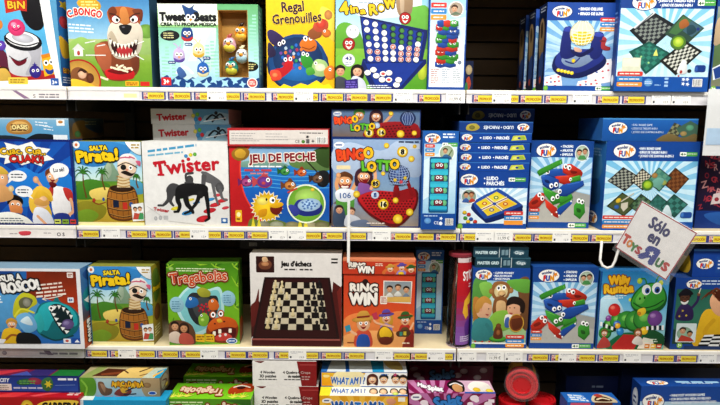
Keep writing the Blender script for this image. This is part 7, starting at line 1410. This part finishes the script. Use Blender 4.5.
# ================================================================== hanging things
q = [P(636, 199, -.105), P(690, 229, -.215), P(672.6, 284.5, -.165), P(620.8, 249.6, -.055)]
def sign():
    c_ = sum(q, Vector()) / 4; A_ = (q[1] - q[0] + q[2] - q[3]) / 2; B_ = (q[0] - q[3] + q[1] - q[2]) / 2
    w, h = A_.length, B_.length; ux = A_.normalized(); uz = (B_ - ux * B_.dot(ux)).normalized(); uy = uz.cross(ux)
    r = root('hanging_sign', c_, 'tilted white sign with red border in a clear sleeve, lettered in colours', 'sign')
    r.rotation_euler = Matrix((ux, uy, uz)).transposed().to_euler()
    e = .012
    bm = bmesh.new(); add_box(bm, -w / 2 - e * .4, -.0022, -h / 2 - e, w / 2 + e, -.0016, h / 2 + e * .5, None); bm_obj('clear_sleeve', bm, mat('sleeve_film', 'f6f8fa', .12, .5, alpha=.05, noise=0), r)
    bm = bmesh.new(); add_box(bm, -w / 2, 0, -h / 2, w / 2, .0018, h / 2, {'*': 'efedec'}); bm_obj('sign_card', bm, M_CARD, r)
    a = Art((0, 0, 64, 50), 'F'); a.cur = 'border'
    for rc in ((0, 0, 64, 1), (0, 49, 64, 50), (0, 1, 1, 49), (63, 1, 64, 49)): a.r(*rc, 'b03a48')
    a.cur = 'lettering'
    a.t('Sólo', 18.5, 16.5, 42, 10, '2e2f6e', bold=.09); a.t('en', 24.5, 27.5, 38, 10.5, '2e2f6e', bold=.09)
    a.cur = 'shop_name'
    for s_, x0, x1, yb, h_, cl in (('T', 2.4, 9.4, 42, 8.5, 'c8402e'), ('O', 8.6, 15, 42.6, 6.6, 'd98a2a'), ('Y', 14, 21, 44, 7.2, '3f8a44'), ('S', 20.4, 26.4, 43.4, 6.6, 'b8404a'), ('U', 45, 52.4, 43.6, 7.4, '3a7a48'), ('S', 52.6, 59.4, 43.4, 7.4, 'c0403e')): a.t(s_, x0, yb, x1, h_, cl, bold=.14)
    # reversed capital R with a star
    a.tf = lambda x, y: (36 - (x - 36), y)
    a.t('R', 27, 44.5, 45.5, 13.5, '2c3f96', bold=.17); a.tf = None; a.star(37.2, 36.4, 1.3, 3.1, 5, 'f0eeee', -18)
    a.build(r, w, h, .0018)
    for ch in r.children:
        if ch.name.split('.')[0] in ('border', 'lettering', 'shop_name'): ch.location.z = -h / 2
sign()
bm = bmesh.new(); pts = [P(601.6, 241.5, -.003), P(601.4, 246, -.014), P(600, 260, -.026), P(602.4, 265.5, -.032), P(607, 268, -.037), P(612.2, 266.6, -.041), P(615, 261, -.043), P(618.4, 250, -.043), P(621.6, 243, -.046), P(629, 236, -.062)]
tube(bm, pts, .0042, 10)
o = bm_obj('wire_hook', bm, M_WIRE, None, True); tag(o, 'bent white wire hook on the rail holding the tilted sign', 'hook')
st = root('hanging_label_strip', (P(348.6, 236).x, -.0095, P(348.6, 262).z), 'narrow white plastic strip hanging down over the second shelf rail', 'plastic strip')
h_ = P(348.6, 200).z - P(348.6, 262).z; hm = P(348.6, 226).z - P(348.6, 262).z
bm = bmesh.new(); add_box(bm, -.0046, 0, 0, .0046, .002, hm, None, .0006); bm_obj('strip', bm, M_WIRE, st)
bm = bmesh.new(); add_box(bm, -.0046, 0, hm + .0003, .0046, .0016, h_, None, .0005); bm_obj('clear_upper_end', bm, M_HAZE, st)
pn = P(709, 89, -.03); p2 = P(748, 156, -.03)
hd = root('plastic_sign_holder', (pn.x, -.03, p2.z), 'translucent plastic sign holder hanging at the right edge below the top shelf', 'sign holder')
bm = bmesh.new(); add_box(bm, 0, 0, 0, p2.x - pn.x, .002, pn.z - p2.z, None, .0006); bm_obj('panel', bm, M_HAZE, hd)
bm = bmesh.new(); add_box(bm, .006, -.001, .034, p2.x - pn.x - .006, -.0003, .085, {'*': 'a8c2da'}); bm_obj('insert_card', bm, M_CARD, hd)
bm = bmesh.new(); add_box(bm, .02, .0022, pn.z - p2.z - .014, .05, .0258, pn.z - p2.z - .004); bm_obj('hanger_tab', bm, M_HAZE, hd)

# ================================================================== light
def area(name, loc, sx, sy, e, tgt, col=(1, .955, .88)):
    ld = bpy.data.lights.new(name, 'AREA'); ld.shape = 'RECTANGLE'; ld.size = sx; ld.size_y = sy; ld.energy = e; ld.color = col
    o = bpy.data.objects.new(name, ld); COL.objects.link(o); o.location = loc
    o.rotation_euler = (Vector(tgt) - Vector(loc)).to_track_quat('-Z', 'Y').to_euler()
area('ceiling_tube_light', (0, -1.15, 3.1), 4.2, .25, 120, (0, -.5, 0), (1, .975, .925))
area('ceiling_tube_light', (0, -2.6, 3.1), 4.2, .3, 24, (0, -.4, .6), (1, .975, .925))
W = bpy.data.worlds.new('world'); SC.world = W; W.use_nodes = True
bg = W.node_tree.nodes['Background']; bg.inputs['Color'].default_value = (1, .96, .9, 1); bg.inputs['Strength'].default_value = .05
SC.view_settings.view_transform = 'Standard'; SC.view_settings.look = 'None'; SC.view_settings.exposure = 0; SC.view_settings.gamma = 1; SC.view_settings.use_curve_mapping = False
